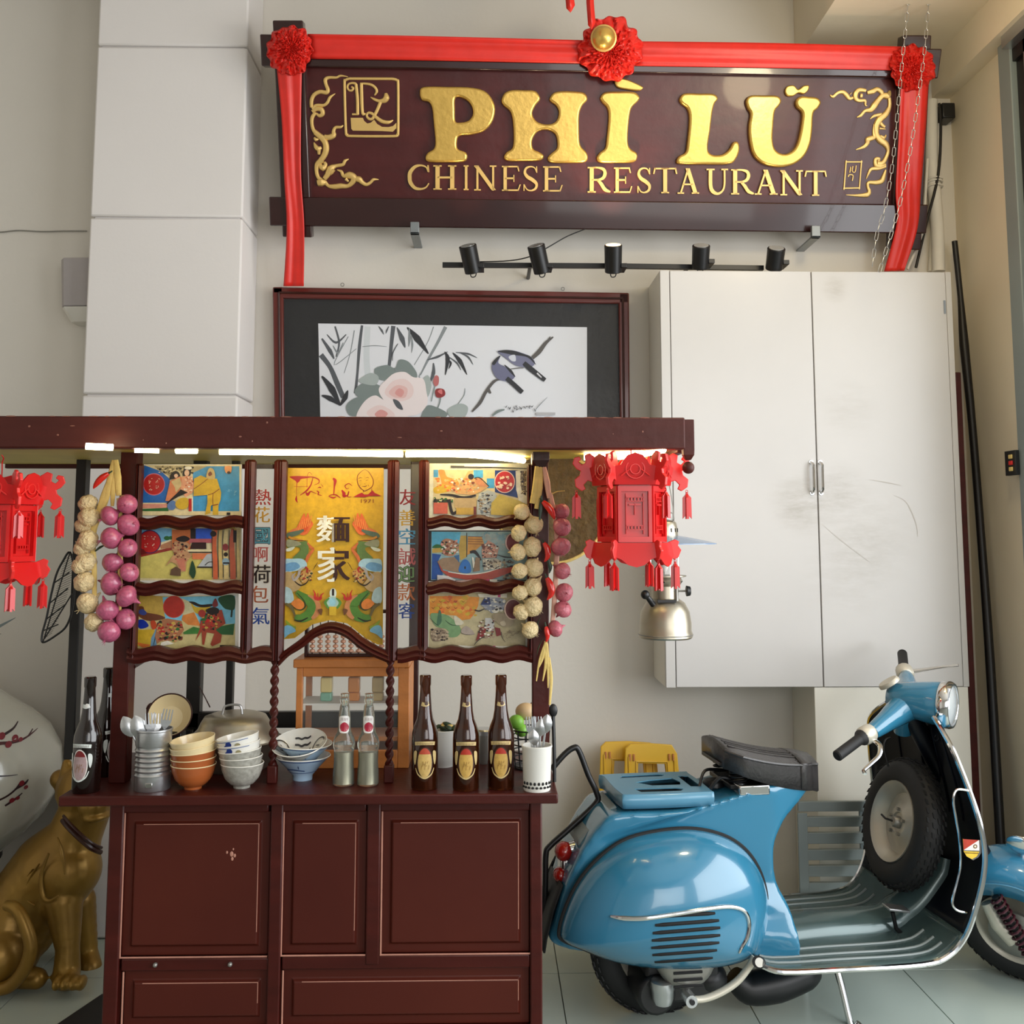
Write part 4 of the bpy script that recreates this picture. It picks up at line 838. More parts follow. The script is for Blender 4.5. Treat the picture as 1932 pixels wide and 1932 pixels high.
# left, top
b_ = board(263, 876, 456, 976); P = Print(planeY(2.8718), crop(250, 870, .113872))
P.rect(115, 60, 1790, 900, CRM).poly([(150, 70), (200, 70), (480, 170), (620, 300), (600, 690), (130, 690)], BLUE).rect(1000, 85, 1770, 840, SKY).poly([(1000, 190), (1230, 85), (1770, 85), (1770, 60), (1000, 60)], CRM)
P.poly([(360, 85), (1240, 85), (1010, 190), (830, 140), (640, 260), (500, 190)], (176, 160, 118)); P.scatter(400, 90, 1000, 200, [DK, (120, 104, 70), CRM], 50, 14, 30, 2)
seal(P, 355, 385, 170, 170, (206, 120, 140), 3)
P.rect(120, 710, 570, 780, PNK).poly([(130, 800), (580, 770), (600, 830), (350, 840), (130, 820)], GRN).rect(120, 830, 1800, 900, CRM)
P.spl([(610, 300), (640, 210), (700, 165), (760, 180), (790, 250), (740, 280), (650, 300)], DK).spl([(690, 230), (730, 210), (755, 240), (730, 275), (700, 270)], (232, 190, 160))
P.poly([(620, 330), (790, 250), (850, 300), (820, 420), (740, 540), (600, 660), (545, 660), (600, 430)], (214, 130, 86)).poly([(640, 340), (780, 270), (820, 400), (720, 520), (700, 430)], (206, 184, 132))
P.spl([(830, 240), (850, 130), (910, 100), (970, 130), (960, 230), (910, 250)], DK).disc(900, 195, 40, 52, (232, 190, 160)).disc(925, 115, 62, 26, WHT)
P.poly([(820, 260), (900, 240), (990, 260), (1020, 400), (1000, 520), (880, 600), (800, 480)], (226, 160, 124)); P.scatter(830, 270, 1000, 520, [(240, 200, 160), (180, 90, 60), (236, 170, 110), WHT], 40, 10, 22, 4)
P.poly([(560, 700), (800, 470), (920, 520), (760, 590), (640, 660), (590, 720)], DK).spl([(580, 720), (660, 650), (720, 700), (690, 800), (600, 800)], (90, 120, 170)).spl([(710, 700), (780, 620), (900, 610), (930, 700), (900, 780), (800, 800), (730, 760)], YEL).rect(930, 620, 980, 830, RED).rect(984, 600, 1002, 840, WHT)
P.poly([(1020, 290), (1130, 235), (1210, 270), (1260, 290), (1400, 290), (1440, 420), (1470, 520), (1460, 640), (1425, 730), (1420, 890), (1330, 890), (1330, 720), (1300, 740), (1290, 860), (1200, 890), (1240, 700), (1240, 560), (1010, 580)], YEL)
P.stroke([(1020, 460), (1150, 370), (1250, 290)], 10, BRN).stroke([(1250, 560), (1340, 530), (1440, 460)], 12, BRN).stroke([(1335, 540), (1330, 640), (1335, 720)], 10, BRN).stroke([(1330, 735), (1420, 715)], 16, BRN)
P.spl([(1230, 280), (1240, 170), (1290, 110), (1350, 150), (1370, 260), (1340, 300)], (198, 170, 110)).spl([(1255, 210), (1290, 170), (1320, 220), (1270, 250)], BRN).spl([(1530, 90), (1640, 90), (1630, 190), (1585, 210), (1540, 180)], (226, 150, 90)).disc(1595, 190, 30, 22, DK)
scrib(P, 1550, 450, 1700, 560, (150, 200, 230), 9, 7, 2); P.rect(1560, 850, 1620, 890, DK)
fin(P, b_)
# left, middle
b_ = board(258, 988, 456, 1100); P = Print(planeY(2.8718), crop(250, 980, .113872))
P.rect(60, 60, 1800, 1010, CRM).poly([(60, 130), (650, 150), (650, 330), (470, 380), (60, 560)], (120, 180, 210)).poly([(90, 620), (650, 500), (700, 560), (1320, 560), (1320, 1000), (90, 970)], (206, 192, 104)).poly([(60, 590), (650, 460), (650, 510), (60, 640)], (150, 50, 40))
P.disc(570, 310, 50, 36, GRN).disc(635, 305, 40, 30, GRN).poly([(450, 430), (650, 350), (650, 470), (470, 490)], (176, 120, 84)); seal(P, 285, 370, 175, 180, (44, 34, 90), 8)
P.poly([(100, 520), (180, 490), (240, 560), (100, 600)], (110, 30, 28)).rect(655, 170, 960, 520, (196, 106, 54)).rect(960, 150, 1045, 330, DK).rect(1048, 150, 1310, 320, (46, 90, 196)).rect(940, 320, 1320, 390, (186, 92, 96)).poly([(990, 380), (1220, 380), (1225, 490), (950, 490)], (50, 18, 16)).rect(880, 500, 1330, 540, CRM).rect(880, 535, 1330, 552, DK)
P.rect(990, 560, 1330, 660, (214, 120, 74)).poly([(1070, 800), (1230, 580), (1330, 560), (1330, 800)], (180, 186, 190)).stroke([(1200, 760), (1260, 710), (1330, 705)], 14, DK).rect(1070, 780, 1330, 802, DK)
P.spl([(720, 320), (850, 270), (950, 320), (880, 370), (790, 370)], DK).poly([(700, 360), (900, 380), (960, 430), (900, 520), (990, 590), (900, 700), (880, 860), (800, 870), (720, 740), (640, 700), (540, 780), (700, 560), (660, 500)], (186, 140, 100)); P.scatter(680, 380, 930, 680, [BRN, (206, 160, 110), DK, (170, 90, 70)], 40, 14, 34, 6)
P.poly([(720, 660), (860, 640), (880, 860), (800, 840)], (196, 120, 96)).poly([(640, 830), (720, 780), (800, 830), (800, 940), (620, 920)], (96, 70, 50)).spl([(940, 870), (990, 680), (1050, 860), (1010, 980), (960, 930)], (30, 66, 40))
for x, w, c in ((1360, 76, (206, 100, 60)), (1450, 60, (204, 176, 110)), (1540, 80, (222, 200, 140)), (1650, 90, (190, 96, 70)), (1745, 50, (206, 186, 130))): P.stroke([(x + 20, 150), (x - 8, 420), (x + 10, 700), (x + 16, 990)], [w * .7, w, w, w], c); P.stroke([(x - w * .5, 180), (x - w * .55, 500), (x - w * .45, 960)], 10, DK)
P.disc(1340, 240, 50, 46, DK).disc(1545, 700, 60, 60, (140, 170, 190)).rect(1500, 710, 1600, 735, DK).disc(1545, 580, 36, 36, DK).disc(1540, 460, 50, 60, (150, 60, 60)).rect(1670, 170, 1720, 380, DK); P.scatter(1400, 110, 1780, 170, [CRM, GLD, BRN], 26, 14, 30, 9)
P.rect(130, 70, 610, 130, (222, 212, 180)).rect(660, 70, 800, 140, (226, 222, 170)).rect(880, 80, 1350, 140, (222, 214, 190))
fin(P, b_)
# left, bottom
b_ = board(252, 1118, 450, 1226); P = Print(planeY(2.8718), crop(240, 1105, .119048))
P.rect(90, 160, 1710, 1010, (206, 190, 130)).poly([(90, 110), (600, 180), (600, 560), (90, 420)], GLD).poly([(560, 180), (1710, 160), (1710, 600), (1150, 640), (900, 560), (600, 520)], (120, 190, 214)).poly([(870, 200), (1000, 260), (1150, 600), (880, 560)], (206, 196, 150)).poly([(880, 470), (1060, 420), (1170, 640), (960, 620), (860, 540)], (214, 130, 60))
P.spl([(1010, 270), (1100, 340), (1300, 330), (1330, 390), (1200, 440), (1080, 430)], YEL).spl([(980, 260), (1060, 255), (1170, 300), (1340, 290), (1330, 330), (1150, 340)], DK).spl([(150, 350), (250, 330), (300, 420), (500, 460), (600, 520), (350, 560), (180, 480)], (110, 60, 34))
P.disc(740, 335, 172, 176, (206, 90, 70)).disc(735, 335, 160, 170, (176, 44, 32))
P.spl([(1440, 210), (1560, 150), (1700, 170), (1700, 370), (1600, 380), (1520, 340)], (26, 74, 40)).stroke([(1660, 380), (1650, 500)], 30, (40, 50, 34)).spl([(160, 420), (240, 370), (310, 430), (260, 470)], (60, 70, 130)).spl([(160, 560), (260, 540), (340, 640), (200, 680)], (24, 50, 150)).spl([(370, 570), (440, 560), (470, 660), (400, 690)], (196, 70, 30))
P.spl([(140, 720), (260, 700), (420, 700), (420, 820), (380, 960), (250, 960), (130, 930)], YEL).spl([(150, 900), (260, 920), (370, 940), (250, 980)], ORG).poly([(380, 830), (450, 700), (520, 600), (480, 580), (560, 640), (450, 830), (470, 960), (400, 1010), (370, 960)], (110, 150, 176))
P.poly([(480, 620), (560, 540), (640, 520), (860, 560), (900, 700), (860, 760), (760, 900), (700, 870), (540, 880), (470, 920), (440, 800)], (170, 110, 74)); P.scatter(480, 560, 860, 880, [RED, BRN, GLD, DK, (210, 160, 110), GRN], 80, 16, 40, 12)
P.poly([(890, 740), (1050, 650), (1170, 680), (1160, 760), (900, 770)], (60, 120, 50)).poly([(1400, 660), (1700, 600), (1680, 780), (1430, 770)], (40, 96, 50)).poly([(540, 900), (640, 870), (740, 920), (520, 960)], WHT)
P.poly([(1160, 560), (1260, 440), (1500, 380), (1560, 600), (1400, 700), (1500, 780), (1480, 900), (1350, 960), (1320, 930), (1380, 760), (1260, 740), (1220, 940), (1190, 930), (1180, 720), (1080, 880), (1150, 680)], (156, 62, 40)); P.scatter(1180, 440, 1500, 700, [DK, GRN, GLD, RED, (110, 40, 30)], 60, 16, 36, 14)
P.spl([(1250, 380), (1360, 340), (1450, 370), (1440, 440), (1330, 460), (1270, 430)], DK).disc(1185, 440, 56, 60, (160, 50, 40)).spl([(1350, 300), (1400, 200), (1440, 310), (1380, 340)], (120, 40, 40)).rect(1470, 940, 1600, 1010, DK)
fin(P, b_)
# right, top
b_ = board(812, 878, 1000, 978); P = Print(planeY(2.8718), crop(800, 870, .108696))
P.rect(60, 40, 1830, 980, (226, 222, 200)).rect(160, 150, 1640, 920, (214, 196, 150)).rect(165, 150, 245, 280, SKY).rect(860, 155, 1025, 290, SKY).rect(1030, 160, 1220, 300, (206, 190, 140)).rect(1090, 300, 1220, 470, SKY).poly([(1230, 160), (1620, 160), (1590, 400), (1630, 640), (1230, 540)], (28, 52, 120))
P.spl([(250, 160), (350, 160), (400, 270), (560, 320), (600, 420), (420, 520), (200, 560), (300, 420), (280, 280)], (226, 146, 62)).spl([(170, 470), (330, 400), (480, 450), (420, 530), (200, 560)], YEL); P.scatter(200, 300, 560, 520, [ORG, YEL, (230, 180, 110)], 40, 14, 34, 3)
P.poly([(1590, 170), (1840, 150), (1840, 780), (1660, 690), (1600, 500)], (238, 232, 214)).poly([(1680, 170), (1780, 170), (1770, 600), (1700, 560), (1670, 330)], (120, 104, 84)); P.scatter(1680, 180, 1780, 600, [DK, CRM, (150, 130, 100)], 40, 10, 24, 7)
P.poly([(480, 480), (640, 400), (760, 180), (850, 160), (840, 300), (960, 290), (1120, 440), (1000, 520), (860, 590), (560, 570)], (206, 160, 104)); P.scatter(480, 300, 1000, 560, [WHT, BRN, GLD, (180, 150, 110), (214, 110, 70)], 70, 12, 34, 5)
P.disc(815, 270, 50, 50, DK).poly([(880, 340), (960, 300), (1110, 440), (960, 440)], (196, 130, 90)).stroke([(870, 300), (970, 290), (1130, 440)], 14, DK).stroke([(280, 580), (480, 590), (700, 640), (900, 590)], [20, 40, 60, 30], DK)
P.rect(165, 670, 410, 915, (206, 100, 78)).rect(165, 660, 500, 720, (56, 60, 36)); P.scatter(170, 640, 500, 720, [CRM, DK, GRN], 26, 14, 28, 8); P.stroke([(440, 660), (460, 800), (500, 910), (580, 870)], 50, DK)
P.rect(530, 640, 910, 810, (186, 160, 116)).rect(560, 810, 890, 930, GLD).rect(860, 790, 905, 930, (110, 40, 34)).poly([(920, 700), (960, 560), (1100, 500), (1230, 540), (1270, 640), (1170, 720), (1150, 930), (920, 930)], (176, 182, 184)); P.scatter(960, 560, 1200, 900, [DK, (110, 120, 130), (206, 206, 200), (150, 130, 100)], 70, 14, 36, 11)
P.poly([(1170, 730), (1300, 580), (1640, 680), (1830, 780), (1700, 960), (1160, 930)], (200, 176, 74)); seal(P, 1400, 360, 165, 180, (232, 200, 190), 21); P.scatter(1290, 240, 1510, 500, [(240, 206, 180)], 12, 26, 40, 13)
P.stroke([(460, 95), (800, 100), (1830, 130)], [36, 30, 12], DK).stroke([(700, 80), (1600, 90)], 24, WHT).rect(880, 940, 1130, 1000, (230, 232, 234)).rect(1010, 940, 1070, 990, DK)
fin(P, b_)
# right, middle
b_ = board(812, 1000, 1000, 1102); P = Print(planeY(2.8718), crop(800, 990, .108696))
P.rect(60, 100, 1830, 980, (40, 30, 26)).poly([(130, 120), (1830, 120), (1830, 960), (120, 960)], (150, 180, 180)).poly([(130, 120), (640, 130), (600, 330), (140, 400)], (90, 176, 206)).poly([(140, 420), (320, 370), (330, 480), (140, 490)], GLD).poly([(140, 500), (300, 520), (240, 640), (330, 860), (260, 950), (130, 950)], (34, 84, 160)).spl([(140, 400), (210, 340), (300, 360), (280, 400)], GRN)
P.scatter(900, 140, 1480, 420, [(160, 180, 176), (130, 170, 180), (176, 180, 170)], 30, 40, 80, 4); P.poly([(640, 190), (740, 190), (740, 560), (630, 620), (600, 400)], GLD).poly([(760, 200), (1000, 210), (1040, 320), (900, 440), (750, 530)], (214, 150, 66))
for y in (205, 250, 290, 330): P.stroke([(760, y), (1020, y + 6)], 9, BRN)
P.stroke([(742, 140), (742, 560)], 12, DK).spl([(300, 300), (400, 240), (580, 310), (600, 420), (500, 540), (350, 520), (310, 400)], (186, 130, 96)); P.scatter(310, 270, 590, 500, [BRN, WHT, GRN, PNK, DK], 46, 14, 36, 6)
P.poly([(230, 640), (320, 580), (520, 560), (620, 650), (640, 840), (440, 800), (300, 760)], (160, 130, 100)).poly([(520, 540), (610, 520), (610, 660)], (60, 106, 150))
P.poly([(1000, 440), (1110, 270), (1200, 320), (1300, 400), (1260, 570), (1010, 580)], (206, 150, 124)); P.scatter(1020, 340, 1280, 570, [DK, WHT, PNK, BRN, (226, 180, 150)], 60, 12, 34, 9); P.stroke([(800, 480), (880, 470), (960, 560), (990, 620)], [40, 60, 30, 20], DK)
P.spl([(600, 780), (650, 650), (720, 600), (790, 660), (820, 780), (780, 840), (640, 830)], (48, 116, 190)).disc(712, 745, 14, 26, DK).poly([(830, 560), (860, 570), (900, 740), (850, 750)], WHT).poly([(900, 560), (970, 580), (970, 800), (850, 820)], (150, 120, 90)).poly([(1010, 600), (1240, 580), (1360, 640), (1320, 740), (1040, 800)], (190, 180, 160)); P.scatter(1030, 600, 1330, 770, [DK, WHT, (120, 100, 80), (206, 190, 160)], 60, 12, 34, 10)
P.scatter(1370, 580, 1540, 960, [(120, 104, 80), (160, 140, 104), DK], 50, 14, 40, 12)
P.poly([(240, 650), (330, 790), (560, 850), (900, 860), (1350, 760), (1560, 730), (1500, 830), (1150, 960), (760, 960), (420, 900), (300, 800)], (176, 70, 50)).stroke([(420, 820), (760, 860), (1100, 820), (1380, 720)], [10, 22, 16, 8], WHT).stroke([(1270, 520), (1400, 560), (1530, 570)], [10, 24, 10], DK)
P.disc(1530, 310, 120, 160, (232, 190, 180)).disc(1540, 310, 106, 150, (120, 26, 24)).poly([(230, 870), (420, 890), (560, 960), (460, 1010), (230, 1000)], (222, 216, 210)).poly([(560, 970), (830, 950), (830, 1000), (500, 1030)], (214, 180, 170)).rect(830, 960, 910, 1010, WHT).poly([(910, 990), (1130, 940), (1130, 990), (910, 1020)], (206, 60, 110)).rect(1140, 950, 1270, 1000, WHT)
fin(P, b_)
# right, bottom
b_ = board(808, 1114, 1000, 1228); P = Print(planeY(2.8718), crop(800, 1105, .108696))
P.rect(80, 120, 1760, 1090, (196, 182, 140)).poly([(95, 180), (640, 180), (960, 200), (940, 350), (880, 480), (800, 580), (660, 600), (560, 520), (300, 500), (95, 520)], (222, 142, 48)); P.scatter(110, 190, 900, 520, [(226, 120, 40), YEL, (214, 104, 44), (230, 170, 70)], 50, 26, 60, 5)
for i in range(9): x = 130 + (i % 5) * 130; y = 260 + (i // 5) * 110; P.stroke([(x, y), (x + 30, y + 26), (x + 60, y)], [4, 10, 3], (130, 50, 24))
P.spl([(110, 500), (240, 480), (420, 520), (600, 680), (640, 800), (560, 890), (420, 880), (400, 760), (200, 700)], (120, 156, 106)).spl([(260, 430), (300, 480), (300, 640), (220, 680)], (70, 110, 80)).spl([(520, 530), (600, 560), (690, 650), (560, 690)], (214, 206, 180)).spl([(120, 780), (300, 740), (420, 840), (360, 940), (160, 960)], (150, 130, 104)); P.scatter(130, 760, 420, 960, [DK, (190, 170, 140), (120, 100, 80)], 46, 14, 36, 7)
P.stroke([(100, 560), (200, 660), (260, 700)], [4, 10, 4], (40, 50, 34)).stroke([(370, 600), (480, 680), (640, 690)], [6, 12, 4], (34, 60, 40)).spl([(640, 790), (740, 700), (880, 840), (720, 850)], (176, 160, 146)).stroke([(640, 820), (740, 850), (890, 840)], [4, 8, 3], DK)
P.poly([(980, 330), (1060, 200), (1240, 190), (1420, 250), (1380, 420), (1180, 480), (1100, 420)], (150, 156, 170)).poly([(980, 330), (1050, 210), (1140, 200), (1160, 330)], (34, 52, 110)).disc(1240, 410, 70, 66, WHT).disc(1210, 390, 26, 26, DK); P.scatter(1060, 220, 1400, 440, [(120, 126, 140), WHT, DK, (180, 176, 180)], 40, 14, 40, 8)
P.stroke([(880, 420), (960, 440), (1050, 400)], [20, 24, 10], DK).poly([(1060, 560), (1160, 560), (1220, 650), (1210, 780), (1100, 800), (1060, 680)], (206, 204, 200)).poly([(980, 720), (1080, 720), (1060, 860), (900, 960), (940, 820)], (140, 36, 36)).poly([(1230, 720), (1320, 740), (1340, 860), (1260, 880)], (130, 28, 30)); P.scatter(960, 600, 1220, 900, [DK, WHT, BRN, (180, 150, 130)], 60, 10, 28, 15)
P.stroke([(870, 1030), (940, 950), (1050, 880)], [6, 14, 10], DK).stroke([(1340, 800), (1360, 900), (1410, 980)], [10, 10, 5], DK).spl([(1180, 520), (1380, 480), (1560, 600), (1500, 700), (1340, 700)], (168, 150, 120)).spl([(1320, 640), (1390, 610), (1420, 680), (1360, 700)], (206, 190, 160))
scrib(P, 1380, 780, 1640, 900, (150, 130, 100), 18, 8, 5); P.disc(1540, 410, 150, 180, (232, 200, 180)).disc(1550, 410, 134, 165, (110, 30, 28)).poly([(930, 140), (1440, 140), (1440, 210), (960, 200)], WHT).rect(1280, 150, 1330, 200, (206, 60, 120)).poly([(600, 1030), (900, 1060), (900, 1090), (600, 1090)], WHT).poly([(1010, 1040), (1530, 1050), (1530, 1090), (1010, 1080)], WHT).rect(1130, 1045, 1240, 1080, (200, 40, 120))
fin(P, b_)
# centre: yellow shop panel with two dragons
m = MB(); q = [(540, 883), (536, 1206), (556, 1204), (590, 1178), (622, 1170), (655, 1176), (690, 1204), (712, 1216), (722, 1216), (724, 883)]
m.prism([W(x, y, 2.874) for x, y in q], (0, .004, 0)); b_ = obj('painted_panel', m, 'yellow_plastic', cart, smooth=0)
P = Print(planeY(2.8736), crop(535, 875, .103520)); YB_ = (214, 168, 40)
P.poly([(60, 85), (20, 3190), (210, 3160), (540, 2920), (840, 2850), (1160, 2910), (1490, 3170), (1800, 3280), (1815, 85)], YB_)
RD = (168, 30, 34)
P.spl([(110, 235), (230, 222), (430, 228), (520, 238), (430, 262), (320, 280), (290, 320), (245, 350), (215, 310), (150, 270)], RD)
for pts, w in (([(243, 350), (236, 470), (240, 580)], [14, 7, 6]), ([(240, 580), (230, 650), (255, 710)], [6, 40, 6]), ([(420, 235), (540, 245), (640, 290), (640, 350), (560, 385)], [14, 20, 22, 14, 6]), ([(535, 250), (500, 380), (420, 490), (300, 575)], [10, 22, 30, 10]), ([(435, 200), (428, 300), (425, 430)], 8), ([(435, 200), (470, 155), (520, 200)], [6, 8, 6]), ([(190, 415), (320, 415), (450, 410)], [5, 9, 5]),
               ([(410, 520), (440, 560), (490, 505), (540, 520), (600, 545)], [20, 56, 20, 12, 8]), ([(600, 490), (640, 520), (630, 560), (700, 578)], [10, 24, 20, 6]), ([(620, 440), (660, 428), (690, 440)], [6, 22, 6]), ([(685, 370), (720, 420)], [6, 10]), ([(900, 265), (940, 310), (925, 420), (915, 560)], [30, 60, 26, 16]), ([(820, 590), (880, 565), (960, 570), (1040, 625)], [10, 16, 24, 10]), ([(820, 590), (900, 620), (960, 600)], [6, 30, 10]),
               ([(1060, 480), (1100, 540), (1100, 590), (1170, 570), (1190, 500), (1170, 600), (1240, 600)], [20, 60, 50, 20, 16, 16, 6]), ([(1250, 405), (1190, 360), (1120, 400), (1150, 455), (1190, 440)], [6, 14, 14, 12, 5])): P.stroke(pts, w, RD)
for pts, w in (([(1480, 500), (1400, 440), (1350, 350), (1350, 220), (1420, 140), (1480, 110), (1550, 150), (1620, 260), (1635, 350), (1600, 430), (1480, 500)], [12, 16, 14, 12, 8, 5, 8, 12, 14, 14, 10]), ([(1360, 275), (1400, 255), (1440, 262)], [4, 9, 3]), ([(1490, 262), (1530, 250), (1560, 265)], [3, 9, 4]), ([(1380, 310), (1420, 305)], 6), ([(1500, 305), (1545, 295)], 6), ([(1430, 410), (1480, 415), (1520, 395)], [5, 12, 5]), ([(1540, 380), (1555, 410)], 7), ([(1400, 385), (1385, 400)], 6), ([(1470, 360), (1490, 370)], 5), ([(1610, 450), (1600, 500)], 10), ([(1450, 490), (1460, 520)], 10)): P.stroke(pts, w, (120, 40, 24))
P.poly([(1270, 605), (1380, 545), (1430, 525), (1470, 560), (1540, 560), (1620, 480), (1660, 530), (1790, 588), (1560, 590), (1480, 610)], RD); P.text('1971', 1410, 645, 1640, 715, (132, 60, 20))
# dragons, mirrored about the panel's middle
P.map = crop(530, 1000, .108696); mid = 900
def both(fn):
    for k in (1, -1): fn(lambda x, k=k: x if k == 1 else 2 * mid - x)
def dr(X):
    s = lambda pts, c: P.spl([(X(x), y) for x, y in pts], c)
    st_ = lambda pts, w, c: P.stroke([(X(x), y) for x, y in pts], w, c)
    s([(270, -20), (320, -130), (400, -290), (430, -220), (470, -300), (500, -200), (560, -110), (520, -30), (460, 60), (380, 90), (300, 50)], (226, 110, 54)); s([(360, -60), (430, -160), (480, -80), (440, 20), (370, 40)], (214, 84, 40)); s([(120, 60), (200, -10), (320, -40), (260, 60)], (216, 120, 66))
    for i in range(6): st_([(300 + i * 40, 20 - i * 20), (330 + i * 40, -80 - i * 30), (320 + i * 44, -150 - i * 20)], [16, 14, 3], (236, 150, 70))
    st_([(400, 0), (280, 50), (140, 90), (120, 130)], [30, 80, 90, 70], (92, 110, 92)); st_([(130, 120), (240, 160), (380, 180)], [40, 50, 30], (206, 140, 50)); st_([(110, 130), (200, 175), (330, 180), (470, 190)], [10, 14, 12, 8], (70, 40, 20))
    s([(120, 160), (300, 200), (450, 200), (480, 300), (470, 420), (400, 500), (200, 500), (320, 370), (330, 310), (250, 290), (110, 300)], (98, 124, 66)); s([(110, 170), (300, 200), (340, 260), (120, 290)], (150, 150, 120)); st_([(460, 220), (520, 300), (560, 340), (470, 460), (440, 560)], [20, 50, 40, 60, 40], (206, 108, 56))
    s([(60, 520), (200, 500), (360, 500), (440, 560), (440, 640), (300, 700), (200, 720), (60, 730)], (170, 206, 220)); s([(60, 600), (250, 560), (330, 640), (200, 710), (60, 700)], (110, 160, 200)); s([(60, 760), (190, 740), (340, 900), (360, 960), (260, 1060), (60, 1060)], (190, 160, 110)); s([(60, 1000), (180, 1040), (220, 1230), (60, 1260)], (180, 206, 210)); s([(80, 330), (240, 290), (180, 360), (90, 370)], (216, 222, 200))
    s([(330, 800), (400, 700), (520, 690), (560, 760), (470, 880), (380, 920)], (200, 150, 80)); P.scatter(min(X(340), X(540)), 700, max(X(340), X(540)), 900, [(90, 60, 30), (160, 60, 40), (214, 180, 110), (60, 70, 40)], 34, 14, 34, 31)
    st_([(400, 650), (330, 700), (300, 800), (230, 870), (200, 800), (260, 740)], [26, 44, 46, 36, 26, 16], (176, 166, 160)); st_([(240, 890), (340, 960), (440, 920), (500, 820)], [14, 26, 20, 8], (54, 40, 26)); st_([(420, 640), (460, 680), (440, 740)], [30, 40, 14], (176, 50, 40)); st_([(560, 690), (600, 620), (640, 560)], [6, 12, 5], (60, 40, 20))
    st_([(270, 1070), (360, 1140), (480, 1220), (560, 1320), (500, 1460), (360, 1530), (240, 1500)], [70, 120, 160, 200, 190, 150, 70], (84, 130, 50)); st_([(470, 1130), (590, 1200), (650, 1320), (620, 1450), (540, 1540)], [20, 70, 90, 90, 50], (200, 132, 84)); st_([(280, 1090), (400, 1230), (420, 1330), (330, 1390), (180, 1310)], [14, 20, 26, 22, 16], (50, 60, 26)); s([(180, 1270), (300, 1190), (400, 1270), (380, 1360), (280, 1370)], (226, 132, 56))
    st_([(230, 1560), (340, 1580), (470, 1520)], [14, 34, 14], (34, 40, 20)); st_([(560, 1040), (590, 1100), (600, 1180), (680, 1190), (700, 1130), (750, 1090)], [10, 26, 60, 60, 26, 8], (196, 50, 40)); st_([(640, 1090), (640, 1160)], [10, 24], (196, 50, 40))
    s([(80, 1560), (180, 1640), (260, 1680), (240, 1720), (120, 1670)], (140, 160, 50)); s([(60, 1680), (160, 1660), (260, 1750), (140, 1810), (40, 1880)], (130, 190, 220)); st_([(80, 1280), (180, 1340), (250, 1500)], [40, 60, 30], (110, 96, 56))
both(dr)
# lettering in the middle, left half white and right half dark
def halfglyph(chx, x0, y0, x1, y1):
    v, f = glyph(chx); import bmesh
    for side, c in ((0, (240, 238, 222)), (1, (60, 30, 24))):
        bm = bmesh.new(); vv = [bm.verts.new((x0 + (x1 - x0) * a, y1 + (y0 - y1) * b, 0)) for a, b in v]
        for fc in f:
            try: bm.faces.new([vv[i] for i in fc])
            except ValueError: pass
        bmesh.ops.bisect_plane(bm, geom=bm.verts[:] + bm.edges[:] + bm.faces[:], plane_co=((x0 + x1) / 2, 0, 0), plane_no=(1, 0, 0), clear_outer=side == 0, clear_inner=side == 1)
        bm.verts.index_update(); P.mb.cur = c
        P.mb.add([P.fn(*P.map(q_.co.x, q_.co.y), P.k * .00008) for q_ in bm.verts], [[q_.index for q_ in fc.verts] for fc in bm.faces]); bm.free(); P.k += 1
for dx in (-14, 0, 14): halfglyph('麵', 625 + dx, -250, 1185 + dx, 210)
for dx in (-14, 0, 14): halfglyph('家', 640 + dx, 300, 1190 + dx, 900)
P.disc(905, 1100, 60, 90, (214, 224, 214)).rect(885, 1020, 925, 1140, (40, 26, 20)).disc(895, 1250, 110, 100, (170, 200, 190)).disc(895, 1250, 60, 70, (150, 200, 214))
for k in (-1, 1): P.stroke([(900 + k * 60, 1180), (900 + k * 130, 1260), (900 + k * 70, 1360)], [20, 50, 30], (90, 140, 60)); P.spl([(900 + k * 180, 1370), (900 + k * 260, 1390), (900 + k * 200, 1480)], (110, 70, 40))
P.rect(840, 1330, 960, 1480, (214, 176, 48))
fin(P, b_)
# narrow clear panes with painted characters
def pane(x0, y0, x1, y1, chars, label):
    m = MB(); m.prism([W(x0, y0, 2.874), W(x0, y1, 2.874), W(x1, y1, 2.874), W(x1, y0, 2.874)], (0, .003, 0)); o = obj('glass_pane', m, 'pane', cart, smooth=0); o['label'] = label
    P = Print(planeY(2.8735))
    for ch_, cx, cy, s, col, edge in chars:
        if edge:
            for a in range(8): P.text(ch_, cx - s + 1.4 * math.cos(a * .785), cy - s + 1.4 * math.sin(a * .785), cx + s + 1.4 * math.cos(a * .785), cy + s + 1.4 * math.sin(a * .785), edge); P.k -= .9
        for dx in (-.5, 0, .5): P.text(ch_, cx - s + dx, cy - s, cx + s + dx, cy + s, col)
    fin(P, o)
pane(479, 876, 514, 1236, (('熱', 496, 938, 15, (176, 52, 46), None), ('花', 494, 971, 15, (206, 156, 60), None), ('國', 494, 1011, 15, (96, 166, 190), (40, 60, 80)), ('啊', 492, 1046, 14, (196, 96, 92), None), ('荷', 493, 1083, 17, (40, 26, 24), (206, 196, 176)), ('包', 490, 1121, 16, (190, 104, 70), None), ('氣', 492, 1162, 16, (40, 80, 170), None)), 'clear pane with a column of painted characters ending in blue')
pane(751, 876, 790, 1236, (('友', 769, 938, 15, (150, 34, 34), None), ('善', 768, 977, 15, (216, 170, 56), None), ('空', 768, 1012, 15, (82, 158, 206), None), ('誠', 768, 1050, 16, (202, 104, 104), None), ('迎', 767, 1083, 15, (132, 170, 110), (40, 30, 26)), ('款', 767, 1117, 16, (204, 116, 62), None), ('客', 767, 1152, 15, (40, 76, 160), None)), 'clear pane with a column of painted characters starting in red')
